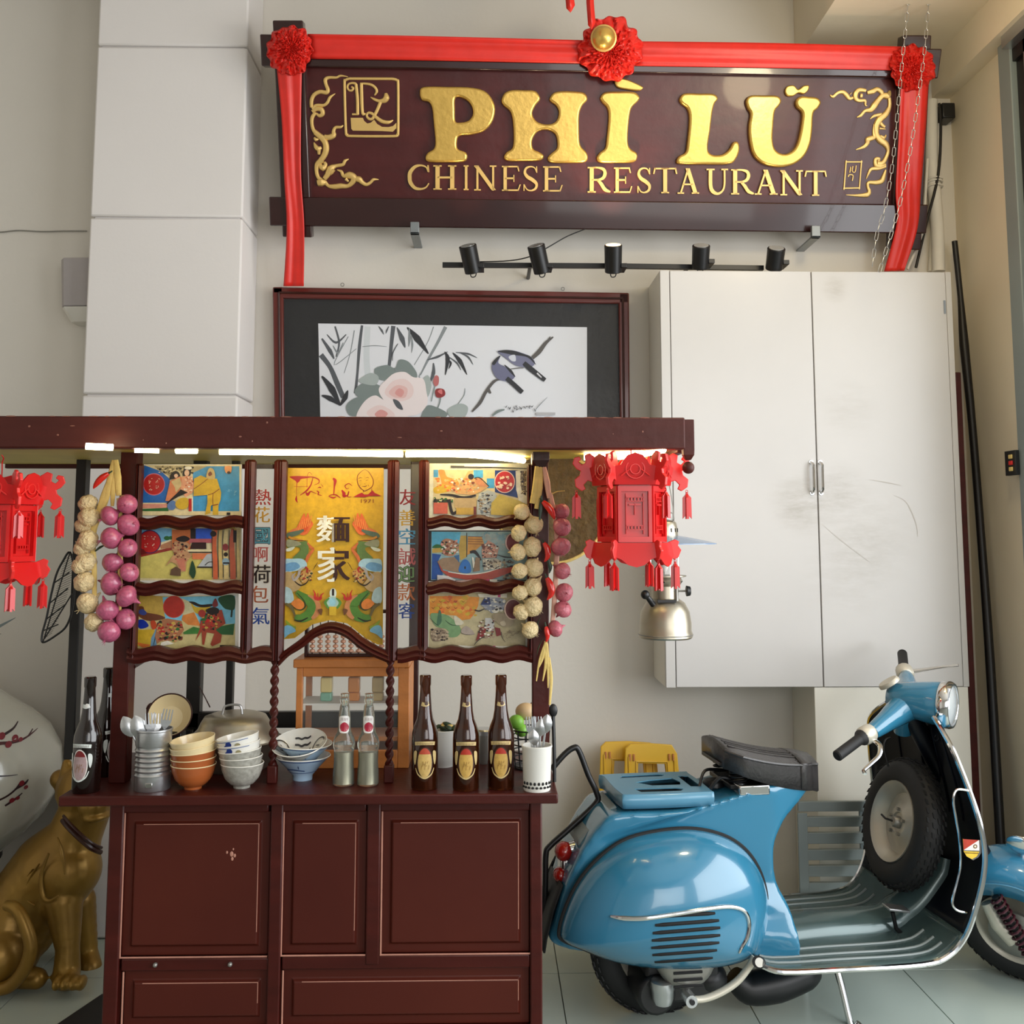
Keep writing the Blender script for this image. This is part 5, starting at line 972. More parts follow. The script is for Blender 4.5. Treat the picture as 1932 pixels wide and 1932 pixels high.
# ================================================================ HANGING STRINGS OF GARLIC AND SHALLOTS
def bulb(lobes, depth, tip, root):
    n = 42; prof = [(.02, -1.0), (.30, -.94), (.62, -.78), (.88, -.48), (1.0, -.1), (.97, .22), (.80, .52), (.5, .76), (.26, .92), (.13, tip), (.06, tip + .3)]
    rs = []
    for r, z in prof:
        k = depth * (1 if abs(z) < .9 else .4)
        rs.append([Vector((r * (1 + k * abs(math.sin(lobes * math.pi * j / n)) - k) * math.cos(2 * math.pi * j / n), r * (1 + k * abs(math.sin(lobes * math.pi * j / n)) - k) * math.sin(2 * math.pi * j / n), z)) for j in range(n)])
    mb = MB(); mb.rings(rs)
    for i in range(root):
        a = 2.4 * i; mb.tube([(0, 0, -.95), (.12 * math.cos(a), .12 * math.sin(a), -1.12), (.22 * math.cos(a + .4), .22 * math.sin(a + .4), -1.35)], [.04, .025, .01], 4)
    return mb
gmesh = smesh = None
def bunch(name, label, cat, part, base, spots, Y, parent=None, seed=1, group=None, mt=None, face=.75):
    q = random.Random(seed); root = parent or thing(name, label, cat, W(spots[0][0], spots[0][1], Y), group); src = None
    for i, (x, y, r) in enumerate(spots):
        p = W(x, y, Y + q.uniform(-.015, .012)); s = r * Y / F
        if src is None: src = obj(part, base, mt); o = src
        else: o = src.copy(); sc.collection.objects.link(o)
        o.parent = root
        d = Vector((q.uniform(-.9, .9), -face + q.uniform(-.3, .5), q.uniform(-1.0, .5))).normalized()   # root end turned outwards
        o.matrix_local = Matrix.Translation(p - root.location) @ (-d).to_track_quat('Z', 'X').to_matrix().to_4x4() @ Matrix.Rotation(q.uniform(0, 6), 4, 'Z') @ Matrix.Scale(s, 4) @ Matrix.Diagonal((q.uniform(.94, 1.06), q.uniform(.94, 1.06), q.uniform(.84, .98), 1))
    return root
GB = bulb(7, .10, 1.15, 4); SB = bulb(2, .05, 1.25, 6)
YG = 2.79
def stems(root, segs, mt='straw', Y=YG):
    for pts, w in segs:
        m = MB(); P_ = smoothpath([W(x, y, Y + .008) for x, y in pts], 4); m.tube(P_, lerp_list([k * Y / F for k in w], len(P_)), 8, flat=.6); obj('stem', m, mt, root)
gl = bunch('garlic_string', 'string of white garlic bulbs hanging from the left stall post', 'garlic', 'garlic_bulb', GB, [(166, 950, 18), (168, 975, 20), (158, 992, 17), (166, 1020, 21), (154, 1034, 15), (162, 1060, 20), (150, 1068, 15), (160, 1098, 21), (166, 1138, 21), (177, 1174, 18)], YG, seed=2, mt='garlic', group='strung garlic and shallots')
stems(gl, [(((214, 868), (208, 900), (200, 940), (190, 960)), (3, 6, 6, 8)), (((208, 900), (196, 935), (188, 965), (175, 1010), (178, 1080), (178, 1150)), (4, 6, 7, 6, 5, 4))])
sl = bunch('shallot_string', 'string of pink shallots hanging from the left stall post', 'shallot', 'shallot_bulb', SB, [(240, 951, 20), (207, 973, 19), (242, 990, 21), (210, 1015, 20), (241, 1034, 19), (213, 1061, 20), (244, 1080, 18), (210, 1101, 22), (239, 1125, 21), (203, 1151, 22), (237, 1168, 20), (206, 1191, 21)], YG, seed=3, mt='shallot', group='strung garlic and shallots')
stems(sl, [(((218, 868), (222, 900), (224, 935)), (5, 7, 5)), (((215, 895), (213, 930), (212, 955)), (4, 5, 3)), (((225, 940), (227, 1040), (224, 1180)), (5, 5, 4))])
gr = bunch('garlic_string', 'string of yellowish garlic bulbs hanging from the right stall post', 'garlic', 'garlic_bulb', GB, [(984, 966, 17), (1007, 990, 19), (979, 1006, 16), (1004, 1032, 19), (977, 1042, 16), (1007, 1071, 20), (980, 1077, 16), (1006, 1107, 19), (981, 1118, 15), (1005, 1144, 20), (983, 1155, 16), (1000, 1188, 18)], YG, seed=5, mt='garlic', group='strung garlic and shallots')
stems(gr, [(((1014, 880), (1010, 920), (1005, 950)), (5, 6, 6)), (((1020, 880), (1018, 920), (1012, 960)), (4, 6, 4))])
sr_ = bunch('shallot_string', 'string of dull pink shallots hanging beside the round tray', 'shallot', 'shallot_bulb', SB, [(1059, 965, 16), (1060, 994, 18), (1058, 1031, 19), (1061, 1077, 17), (1064, 1118, 17), (1062, 1150, 17), (1048, 1186, 16)], YG, seed=6, mt='shallot_dull', group='strung garlic and shallots')
stems(sr_, [(((1026, 880), (1032, 910), (1036, 940)), (4, 6, 4)), (((1038, 930), (1050, 1000), (1048, 1100), (1042, 1180)), (4, 5, 5, 4))], 'root_pink')
stems(sr_, [(((1036, 935), (1050, 928), (1066, 926)), (2, 2, 1)), (((1030, 1210), (1024, 1240), (1015, 1262)), (3, 3, 1)), (((1030, 1212), (1030, 1250), (1024, 1285)), (3, 3, 1)), (((1031, 1214), (1034, 1255), (1034, 1298)), (3, 3, 1)), (((1029, 1212), (1018, 1246), (1012, 1285)), (2, 2, 1)), (((1036, 1240), (1040, 1280), (1037, 1330)), (2, 3, 2))], 'straw')
def chili(label, pts, r):
    m = MB(); P_ = smoothpath([W(x, y, YG - .012) for x, y in pts], 5); m.tube(P_, lerp_list([r * .5 * YG / F, r * YG / F, r * YG / F, r * .7 * YG / F, .001], len(P_)), 10)
    t = thing('red_chili', label, 'chili', P_[0], 'chilies among the strings'); obj('pod', m, 'chili', t); m = MB(); m.tube([P_[0], P_[0] + (P_[0] - P_[1]).normalized() * .012], [.003, .0015], 6); obj('stalk', m, 'leaf_dark', t)
chili('red chili tied above the garlic on the left post', [(205, 893), (192, 902), (182, 913), (176, 922)], 6)
chili('fat red chili at the top of the right strings', [(1024, 946), (1036, 958), (1043, 970), (1046, 980)], 7)
chili('red chili between the garlic and shallots beside the boat panel', [(1026, 1024), (1033, 1036), (1033, 1050), (1027, 1060)], 6)
chili('long red chili between the garlic and shallots lower down', [(1032, 1090), (1039, 1106), (1040, 1120), (1032, 1132)], 7)
chili('short red chili at the foot of the right strings', [(1030, 1182), (1032, 1192), (1033, 1202), (1030, 1212)], 5)
for i, pts in enumerate((((1022, 935), (1020, 960), (1018, 985)), ((1030, 1045), (1038, 1068), (1036, 1082)), ((1020, 1165), (1014, 1178), (1022, 1190)), ((1024, 1205), (1016, 1222), (1013, 1236)))):
    m = MB(); P_ = smoothpath([W(x, y, YG - .002) for x, y in pts], 4); m.tube(P_, lerp_list([.002, .006, .001], len(P_)), 6, flat=.3); obj('dried_leaf', m, 'leaf_dark', gr)
m = MB(); m.tube(smoothpath([W(x, y, YG) for x, y in ((180, 1040), (190, 1032), (200, 1028))], 4), lerp_list([.004, .008, .001], 9), 6, flat=.4); obj('dried_leaf', m, 'leaf_dark', gl)
# little bag clip the right strings hang from
t = thing('string_clip', 'dark tapered clip holding the strings under the roof', 'clip', W(1021, 880, YG)); m = MB()
m.rings([[W(1005, 843, YG), W(1037, 843, YG), W(1037, 843, YG + .03), W(1005, 843, YG + .03)], [W(1005, 868, YG), W(1037, 868, YG), W(1037, 868, YG + .03), W(1005, 868, YG + .03)], [W(1013, 882, YG + .005), W(1029, 882, YG + .005), W(1029, 882, YG + .02), W(1013, 882, YG + .02)]]); obj('holder', m, 'wood_dark', t, smooth=0, bev=.002)
# ================================================================ RED PALACE LANTERNS
LZ = .0     # built about its own centre, z up, metres
def lantern(label, px, py, Y=2.66):
    c = W(px, py, Y)
    t = thing('palace_lantern', label, 'lantern', c, 'red plastic palace lanterns', local=True)
    u = Y / F; hx = [R(60 * k - 2) for k in range(6)]
    def ring(r, z): return [Vector((r * math.cos(a), r * math.sin(a), z)) for a in hx]
    rb_ = 62 * u
    core = MB(); core.rings([ring(rb_ * .93, -58 * u), ring(rb_ * .93, 50 * u)]); obj('drum', core, 'red_plastic', t, smooth=0)
    for k in range(6):
        a, b = ring(rb_, 0)[k], ring(rb_, 0)[(k + 1) % 6]; d = (b - a).normalized(); nrm = Vector((d.y, -d.x, 0)); mid_ = (a + b) / 2; w = (b - a).length
        if nrm.dot(mid_) < 0: nrm = -nrm
        pm = MB()
        def bar(s0, s1, z0, z1, th=.004):
            q = [mid_ + d * (w * s) - nrm * .004 + Vector((0, 0, z)) for s, z in ((s0, z0), (s1, z0), (s1, z1), (s0, z1))]; pm.prism(q, nrm * (th + .003))
        bar(-.5, -.40, -55 * u, 48 * u, .006); bar(.40, .5, -55 * u, 48 * u, .006); bar(-.4, .4, 38 * u, 48 * u, .006); bar(-.4, .4, -55 * u, -45 * u, .006)
        for zz in (20, 27, -25, -32): bar(-.27, .27, zz * u - .0012, zz * u + .0012)
        for s in (-.2, -.1, 0, .1, .2): bar(s - .02, s + .02, 20 * u, 27 * u); bar(s - .02, s + .02, -32 * u, -25 * u)
        bar(-.27, -.24, -40 * u, 34 * u); bar(.24, .27, -40 * u, 34 * u); bar(-.015, .015, -5 * u, 16 * u); bar(-.18, .18, 12 * u, 15 * u)
        obj('side_panel', pm, 'red_plastic', t, smooth=0)
        # upper crest plate with round top, lower scalloped apron
        cp = MB(); pts = []
        e0, e1 = ring(74 * u, 0)[k], ring(74 * u, 0)[(k + 1) % 6]; w2 = (e1 - e0).length; m2 = (e0 + e1) / 2
        for s, z in ((-.5, 50), (-.5, 84), (-.36, 86), (-.3, 94), (-.18, 104), (0, 108), (.18, 104), (.3, 94), (.36, 86), (.5, 84), (.5, 50)): pts.append(m2 + d * (w2 * s) + Vector((0, 0, z * u)) + nrm * (.012 * (z - 50) / 50))
        cp.prism(pts, -nrm * .004); o_ = obj('crest_plate', cp, 'red_plastic', t, smooth=0)
        em = MB(); cen = m2 + Vector((0, 0, 78 * u)) + nrm * .008; em.torus(cen, nrm, 17 * u, .0018, 20, 6); em.torus(cen, nrm, 9 * u, .0018, 16, 6)
        for s in (-1, 1): em.tube([cen + d * s * 10 * u, cen + d * s * 26 * u + Vector((0, 0, -12 * u))], .002, 6)
        obj('emblem', em, 'red_light', o_)
        ap = MB(); pts = []
        for s, z in ((-.5, -56), (.5, -56), (.5, -82), (.36, -86), (.2, -96), (0, -100), (-.2, -96), (-.36, -86), (-.5, -82)): pts.append(m2 + d * (w2 * s) + Vector((0, 0, z * u)) + nrm * (.010 * (-56 - z) / 40))
        ap.prism(pts, -nrm * .004); obj('apron', ap, 'red_plastic', t, smooth=0)
        # dragon-head bracket at the corner, with its tassel
        dr_ = a.normalized(); side = Vector((-dr_.y, dr_.x, 0))
        prof = [(72, 56), (86, 60), (94, 52), (90, 44), (98, 40), (110, 48), (112, 62), (102, 70), (100, 78), (108, 82), (116, 92), (112, 104), (102, 106), (98, 100), (104, 96), (98, 90), (90, 94), (92, 108), (82, 112), (70, 104), (66, 80)]
        bm2 = MB(); bm2.prism([dr_ * (x * u * .96) + Vector((0, 0, z * u)) - side * .004 for x, z in prof], side * .008); bk = obj('dragon_bracket', bm2, 'red_light', t, smooth=0, bev=.0015)
        prof = [(66, -56), (80, -50), (88, -54), (86, -62), (92, -70), (86, -84), (78, -88), (70, -82)]
        b2 = MB(); b2.prism([dr_ * (x * u) + Vector((0, 0, z * u)) - side * .004 for x, z in prof], side * .008); bk2 = obj('foot_bracket', b2, 'red_light', t, smooth=0, bev=.0015)
        def tassel(rad, z, par):
            tm_ = MB(); o = dr_ * rad * u; s2 = Vector((1, 0, 0)) if abs(side.x) > .3 else side; pr_ = [(0, 0), (4, -6), (8, -10), (8.5, -50), (4, -45), (0, -49), (-4, -45), (-8.5, -50), (-8, -10), (-4, -6)]
            tm_.prism([o + side * (x * u) + Vector((0, 0, (z + y) * u)) - dr_ * .003 for x, y in pr_], dr_ * .006); tm_.prism([o + dr_ * (x * u) + Vector((0, 0, (z + y) * u)) - side * .003 for x, y in pr_], side * .006)
            tm_.torus(o + Vector((0, 0, (z + 2) * u)), side, .003, .0008, 10, 5); obj('tassel', tm_, 'red_plastic', par, smooth=0)
        tassel(104, 38, bk); tassel(80, -92, bk2)
    m = MB(); m.rings([ring(74 * u, 50 * u), ring(74 * u, 54 * u)]); m.rings([ring(74 * u, -60 * u), ring(74 * u, -56 * u)]); obj('tier_plate', m, 'red_plastic', t, smooth=0)
    m = MB(); m.tube(smoothpath([(0, 0, 54 * u), (0, 0, 110 * u), (0, -.003, 128 * u), (.004, -.01, 136 * u), (0, -.016, 142 * u)], 5), .0016, 6); obj('hanging_hook', m, 'red_plastic', t)
    return t
la = lantern('red palace lantern with tassels hanging at the right end of the stall roof', 1192, 967)
c2 = W(-2, 1003, 2.66); lb_ = dup(la, c2, R(14), 'red palace lantern with tassels hanging at the left end of the stall roof')
# ================================================================ ROUND TRAY
ct = W(1041, 958, 3.06); r = 103 * 3.06 / F
rt = thing('round_tray', 'large round brown woven tray hanging behind the right stall post', 'tray', ct)
m = MB(); MX = Matrix.Translation(ct) @ Matrix.Rotation(R(90), 4, 'X'); m.lathe([(.001, -.008), (r * .9, -.008), (r * .98, .0), (r * .98, .006), (r * .9, .0), (.001, -.002)], 48, MX); obj('disc', m, 'basket', rt)
obj('rim', MB().torus(ct, (0, 1, 0), r, .006, 56, 8), 'straw', rt)
# ================================================================ PRESSURE LAMP
YPm = 3.20; u = YPm / F; lc = W(1256, 1204, YPm)
pl_ = thing('pressure_lamp', 'old brass-grey kerosene pressure lamp with blue shade hanging from the stall roof', 'lantern lamp', lc)
def LP(dz): return (1204 - dz) * u
def lat(name, prof, mt, par=pl_, n=32, x=0): m = MB(); m.lathe([(rr * u, LP(y)) for rr, y in prof], n, Matrix.Translation(lc + Vector((x * u, 0, 0)))); return obj(name, m, mt, par)
tk = lat('tank', [(1, 1204), (47, 1204), (50, 1201), (50, 1194), (48, 1190), (48, 1175), (45, 1155), (36, 1138), (24, 1130), (1, 1129)], 'alu_dull')
m = MB(); m.torus(lc + Vector((0, 0, LP(1197))), (0, 0, 1), 50 * u, .002, 40, 6); obj('base_ring', m, 'steel_grey', tk)
lat('collar', [(1, 1132), (25, 1132), (25, 1108), (30, 1104), (33, 1098), (30, 1092), (1, 1092)], 'alu_dull')
m = MB()
for k in range(14): a = 2 * math.pi * k / 14; m.ell(lc + Vector((31.4 * u * math.cos(a), 31.4 * u * math.sin(a), LP(1099))), (.0035, .0035, .0035), 8, 6)
obj('vent_hole', m, 'black_hole', pl_)
lat('gallery', [(30, 1092), (40, 1090), (40, 1088), (28, 1088)], 'alu_dull')
gs = MB(); gs.lathe([(24 * u, LP(1088)), (25 * u, LP(1060)), (24 * u, LP(1030))], 28, Matrix.Translation(lc), caps=False); obj('glass_chimney', gs, 'pane', pl_, solid=.002)
lat('mantle', [(3, 1082), (8, 1070), (8, 1050), (4, 1040)], 'white_plastic')
m = MB()
for k in range(8): a = 2 * math.pi * k / 8 + .2; m.cyl(lc + Vector((28 * u * math.cos(a), 28 * u * math.sin(a), LP(1089))), lc + Vector((28 * u * math.cos(a), 28 * u * math.sin(a), LP(1026))), .0013, None, 6)
obj('guard_wire', m, 'chrome', pl_)
lat('shade', [(26, 1014), (50, 1018), (80, 1024), (97, 1028), (97, 1029.5), (60, 1026), (24, 1024)], 'blue_enamel', n=48)
hd = lat('hood', [(1, 985), (18, 986), (23, 990), (25, 1000), (26, 1014), (1, 1014)], 'alu_dull')
lat('cap', [(1, 968), (12, 969), (19, 973), (20, 984), (1, 985)], 'steel_grey', hd)
m = MB()
for k in range(16): a = 2 * math.pi * k / 16; q = lc + Vector((25.4 * u * math.cos(a), 25.4 * u * math.sin(a), LP(1004))); m.box(q.x - .0014, q.x + .0014, q.y - .0014, q.y + .0014, q.z - .006, q.z + .006)
obj('vent_slot', m, 'black_hole', hd)
m = MB(); b0_ = lc + Vector((28 * u, -30 * u, LP(1128))); m.cyl(lc + Vector((18 * u, -20 * u, LP(1140))), lc + Vector((18 * u, -20 * u, LP(1106))), .006, None, 10); m.cyl(lc + Vector((10 * u, -20 * u, LP(1116))), lc + Vector((36 * u, -20 * u, LP(1116))), .003, None, 8); obj('valve', m, 'steel_grey', pl_)
obj('valve_knob', MB().cyl(lc + Vector((36 * u, -20 * u, LP(1116))), lc + Vector((44 * u, -20 * u, LP(1116))), .017, .014, 14), 'black_metal', pl_, bev=.002)
m = MB(); m.cyl(lc + Vector((-22 * u, -22 * u, LP(1146))), lc + Vector((-38 * u, -30 * u, LP(1126))), .010, .008, 12); m.ell(lc + Vector((-42 * u, -32 * u, LP(1122))), .014, 10, 8); obj('pump', m, 'black_metal', pl_)
m = MB(); m.box(*[v for v in (lc.x - 20 * u, lc.x + 14 * u, lc.y - .062, lc.y - .05, lc.z + LP(1136), lc.z + LP(1131))]); obj('bracket', m, 'black_metal', pl_)
m = MB(); m.tube([lc + Vector((0, 0, LP(968))), Vector((lc.x, lc.y, ZR + .006))], .0022, 6); m.tube(smoothpath([lc + Vector((12 * u, -.02, LP(1010))), lc + Vector((14 * u, -.03, LP(960))), Vector((lc.x + .006, lc.y, ZR))], 4), .0014, 6); obj('hanging_wire', m, 'steel_grey', pl_)
# ================================================================ BLACK MESH FAN ON THE LEFT BACK POST
YWg = 3.08
wg = thing('mesh_fan', 'black leaf-shaped mesh fan hanging against the dark left post', 'fan', W(82, 1210, YWg))
ol = [(81, 1212), (80, 1195), (88, 1165), (96, 1125), (106, 1085), (118, 1060), (132, 1042), (140, 1080), (138, 1140), (126, 1180), (104, 1200)]
P_ = smoothpath([W(x, y, YWg) for x, y in ol], 5, True); m = MB(); m.tube(P_, .0032, 6, loop=True); obj('rim', m, 'black_metal', wg)
m = MB()
for a, b in (((81, 1212), (132, 1042)), ((88, 1168), (124, 1140)), ((94, 1138), (128, 1110)), ((102, 1100), (131, 1080)), ((82, 1190), (110, 1178)), ((84, 1205), (136, 1120))): m.tube([W(*a, YWg), W(*b, YWg)], .002, 6)
obj('rib', m, 'black_metal', wg)
m = MB()
for i in range(34):
    t_ = i / 33; x0 = 82 + 40 * t_ ; y0 = 1206 - 150 * t_
    m.tube([W(x0 - 1, y0, YWg), W(x0 + 16 + 10 * math.sin(t_ * 3), y0 - 12, YWg)], .0006, 4)
obj('mesh_wire', m, 'wood_black', wg)['kind'] = 'stuff'
# ================================================================ THINGS ON THE COUNTER
def onC(px, py): return G(px, py, ZC)
def lathe_obj(name, prof, mt, par, c, n=32, caps=True, solid=0): m = MB(); m.lathe(prof, n, Matrix.Translation(c), caps); return obj(name, m, mt, par, solid=solid)
def cylpatch(c, r, facing=None, sgn=1):
    th0 = math.atan2(-c.y, -c.x) if facing is None else facing
    return lambda x, y, l: Vector((c.x + (r(y) + l + .0006) * math.cos(th0 + x / r(y)), c.y + (r(y) + l + .0006) * math.sin(th0 + x / r(y)), c.z + y))
BP = [(.001, 0), (.032, 0), (.035, .004), (.035, .128), (.034, .142), (.029, .160), (.0215, .178), (.0175, .200), (.0148, .235), (.0135, .262), (.0150, .266), (.0152, .288), (.0125, .291), (.001, .291)]
def rprof(prof):
    def f(z):
        for (r0, z0), (r1, z1) in zip(prof, prof[1:]):
            if z0 <= z <= z1 and z1 > z0: return r0 + (r1 - r0) * (z - z0) / (z1 - z0)
        return prof[len(prof) // 2][0]
    return f
def beer(label, c, dark, pal, face=None, s=1.0):
    t = thing('beer_bottle', label, 'bottle', c, 'beer bottles on the counter')
    prof = [(r * s, z * s) for r, z in BP]; lathe_obj('glass', prof, 'beer_dark' if dark else 'beer_glass', t, c, 36)
    if not dark: lathe_obj('beer', [(.001, .004), (.031, .005), (.031, .128), (.026, .155), (.001, .156)], 'beer_dark', t, c, 24)
    P = Print(cylpatch(c, rprof(prof), face), cut=.004); C1, C2, C3, C4 = pal
    P.disc(0, .072, .021, .040, C4).disc(0, .072, .0185, .037, C1); P.poly([(.0185 * math.cos(a), .072 + .037 * math.sin(a)) for a in [R(35 + 11 * k) for k in range(11)]], C2)
    P.stroke([(-.028, .119), (-.01, .121), (.01, .121), (.028, .119)], .009, C3, 3); scr = random.Random(3)
    for i in range(12): P.stroke([(-.022 + i * .0038, .117), (-.0205 + i * .0038, .1225)], .0009, (70, 40, 20), 0)
    for k in (-1, 1): P.spl([(k * .021, .1), (k * .03, .098), (k * .031, .08), (k * .027, .066), (k * .023, .076)], C3); P.stroke([(k * .024, .058), (k * .018, .044), (k * .008, .036), (0, .033)], [.002, .003, .004, .004], C3)
    for i in range(7): P.stroke([(-.009 + i * .003, .055 + (i % 3) * .008), (-.007 + i * .003, .066 + (i % 2) * .01)], .001, (150, 110, 50), 0)
    obj('label', P.mb, 'print', t, smooth=0)['kind'] = 'stuff'
    P = Print(cylpatch(c, rprof(prof), face), cut=.004); P.stroke([(-.010, .218), (0, .216), (.010, .219)], .010, C3, 3); P.disc(.003, .219, .005, .005, C4); obj('neck_label', P.mb, 'print', t, smooth=0); return t
palA = ((206, 166, 84), (180, 52, 36), (208, 182, 124), (70, 34, 16))
beer('brown beer bottle with a plain pale oval label', onC(801, 1487), False, ((210, 176, 104), (186, 74, 50), (208, 182, 124), (60, 30, 14)))
beer('brown beer bottle with an oval label, between two other beer bottles', onC(879, 1488), False, palA)
beer('brown beer bottle with an oval label beside the white cutlery cup', onC(945, 1486), False, palA)
palB = ((176, 150, 150), (120, 24, 28), (216, 222, 218), (230, 226, 220))
c = onC(162, 1493); beer('dark beer bottle with white crest label at the counter\'s left end', c, True, palB, math.atan2(-c.y, -c.x) - .55)
c = onC(198, 1462); beer('dark beer bottle standing behind the one with the white crest', c, True, palB, math.atan2(-c.y, -c.x) + .7, 1.0)
# cutlery
def cutlery(kind, label, p0, p1, width, group, mt='alu'):
    """p0 handle end inside the cup, p1 tip; flat face towards the viewer"""
    ax = (p1 - p0); L_ = ax.length; ax.normalize(); view = Vector((p1.x, p1.y, 0)).normalized(); sd = ax.cross(view).normalized(); nr = sd.cross(ax)
    t = tag(obj(kind, (lambda m: m)(_cut(kind, p0, ax, sd, nr, L_, width)), mt, loc=p0), label, kind, group); return t
def _cut(kind, p0, ax, sd, nr, L_, w):
    m = MB(); hl = L_ - w * (1.5 if kind == 'spoon' else 1.7)
    m.tube([p0, p0 + ax * hl * .6, p0 + ax * hl], [.0042, .0032, .0028], 8, up=nr, flat=.45)
    if kind == 'spoon':
        rs = []
        for i in range(9):
            t = i / 8; hw = w * .5 * math.sin(math.pi * (t * .93 + .06)) ** .75
            rs.append([p0 + ax * (hl + t * w * 1.5) + sd * hw * s + nr * (-.005 * (1 - s * s) * math.sin(math.pi * t)) for s in (-1, -.6, -.2, .2, .6, 1)])
        m.grid(rs); m.grid([[p + nr * .0012 for p in r_] for r_ in rs])
    else:
        b = p0 + ax * hl; m.prism([b - sd * .003, b + ax * w * .45 - sd * w * .42, b + ax * w * .75 - sd * w * .45, b + ax * w * .75 + sd * w * .45, b + ax * w * .45 + sd * w * .42, b + sd * .003], nr * .0014)
        for s in (-.39, -.13, .13, .39): m.tube([b + ax * w * .7 + sd * w * s, b + ax * w * 1.7 + sd * w * s * .95], [w * .075, w * .05], 6, up=nr, flat=.6)
    return m
# ribbed tin can with spoons and forks
c = onC(287, 1488); cn = thing('ribbed_can', 'ribbed aluminium can holding spoons and forks', 'can', c)
pf = [(.001, 0), (.044, 0), (.0455, .003), (.0455, .034)]
for i in range(6): z = .036 + i * .0125; pf += [(.0465, z + .003), (.0425, z + .009)]
pf += [(.0455, .114), (.0455, .148), (.0475, .150), (.0475, .154), (.0445, .154), (.0435, .148), (.0435, .01), (.001, .008)]
lathe_obj('tin', pf, 'alu', cn, c, 40); q = c + Vector((.006, -.046, .017)); obj('stamp', MB().box(q.x - .01, q.x + .008, q.y, q.y + .003, q.z - .005, q.z + .007), 'chrome', cn, bev=.001)
gcan = 'cutlery in the ribbed can'
Yc = c.y
for kind, lb, b0_, tp, w in (('spoon', 'spoon leaning furthest out of the ribbed can', (278, 1440), (232, 1352), .038), ('spoon', 'large spoon leaning in the ribbed can against the forks', (284, 1440), (254, 1350), .042), ('fork', 'fork upright in the ribbed can next to the spoons', (288, 1440), (283, 1345), .030), ('fork', 'fork in the ribbed can standing behind the others', (290, 1440), (297, 1346), .028), ('fork', 'fork tilted towards the leaning basin in the ribbed can', (296, 1440), (318, 1338), .030)):
    cutlery(kind, lb, W(*b0_, Yc - .008), W(*tp, Yc - .01 + (.015 if 'behind' in lb else 0)), w, gcan)
# bowls
def bowl(label, c, prof, mt, inner, group, tilt=(0, 0), name='bowl', deco=None):
    t = thing(name, label, 'bowl', c, group); M_ = Matrix.Translation(c) @ Euler((tilt[0], tilt[1], 0)).to_matrix().to_4x4()
    m = MB(); m.lathe(prof, 40, M_, caps=False); obj('body', m, mt, t); k = len(prof)
    up_ = [(r * .955, z) for r, z in prof if z > .012]; rz = max(z for r, z in prof)
    m = MB(); m.lathe([(.001, .010)] + [(r - .003, z + .0008) for r, z in prof if z > .012], 40, M_, caps=False); obj('inside', m, inner, t)
    m = MB(); m.torus(M_ @ Vector((0, 0, rz)), M_.to_3x3() @ Vector((0, 0, 1)), max(r for r, z in prof) - .0012, .0016, 40, 6); obj('rim', m, inner, t)
    if deco:
        P = Print(lambda x, y, l: M_ @ (lambda r: Vector(((r + .0008 + l) * math.cos(-1.75 + x / r), (r + .0008 + l) * math.sin(-1.75 + x / r), y)))(rprof([q_ for q_ in prof if q_[1] > .008])(y))); deco(P); obj('decoration', P.mb, 'print', t, smooth=0)
    return t
RB = [(.001, .0), (.022, .0), (.023, .006), (.034, .012), (.046, .026), (.053, .044), (.057, .062)]
c = onC(364, 1487); gb = 'stack of brown glazed bowls'
for k, lb, mt in ((0, 'brown glazed bowl at the bottom of its stack', 'glaze_brown'), (1, 'brown glazed bowl, second from the bottom of its stack', 'glaze_brown'), (2, 'brown glazed bowl in the middle of its stack', 'glaze_brown'), (3, 'cream and brown bowl second from the top of its stack', 'glaze_cream'), (4, 'cream glazed bowl on top of the brown bowls', 'glaze_cream')):
    bowl(lb, c + Vector((.001 * k, 0, .0165 * k)), [(r * 1.02, z) for r, z in RB], mt, 'glaze_cream', gb, (R(3 * (k > 2)), R(-2 * k)))
def flower(P):
    q = random.Random(2)
    for i in range(5): P.disc(-.012 + q.uniform(-.01, .01), .04 + q.uniform(-.012, .012), .008, .008, (34, 56, 130))
    P.disc(.02, .046, .007, .006, (150, 140, 104)); P.stroke([(-.05, .058), (0, .058), (.05, .058)], .0015, (60, 90, 150))
c = onC(456, 1485); gw = 'stack of white and blue rice bowls'
for k, lb, mt, dc in ((0, 'white rice bowl with fine grey pattern at the bottom of its stack', 'porcelain_line', None), (1, 'patterned white rice bowl, second from the bottom', 'porcelain_line', None), (2, 'patterned white rice bowl in the middle of its stack', 'porcelain_line', None), (3, 'white rice bowl with blue flower, second from the top', 'porcelain', flower), (4, 'white rice bowl with blue flower on top of its stack', 'porcelain', flower)):
    bowl(lb, c + Vector((-.001 * k, 0, .0175 * k)), [(r * .98, z) for r, z in RB], mt, 'porcelain', gw, (0, R(-2.5 * k)), deco=dc)
WB = [(.001, 0), (.026, 0), (.027, .012), (.034, .020), (.048, .036), (.062, .050), (.074, .062)]
def fish(P):
    P.stroke([(-.08, .057), (0, .058), (.08, .057)], .0025, (50, 80, 140)); P.stroke([(-.04, .03), (-.01, .034), (.02, .03)], .003, (40, 66, 120)); P.stroke([(.006, .036), (.008, .046)], .002, (40, 66, 120)); P.stroke([(-.06, .024), (0, .023), (.06, .024)], .0015, (50, 80, 140))
c = onC(571, 1470); gbl = 'stack of wide blue and white bowls'
bowl('wide blue and white footed bowl at the bottom of its stack', c, WB, 'porcelain_blue', 'porcelain', gbl, deco=fish)
bowl('wide blue and white bowl in the middle of its stack', c + Vector((.002, 0, .034)), WB, 'porcelain_blue', 'porcelain', gbl, (R(2), R(2)), deco=fish)
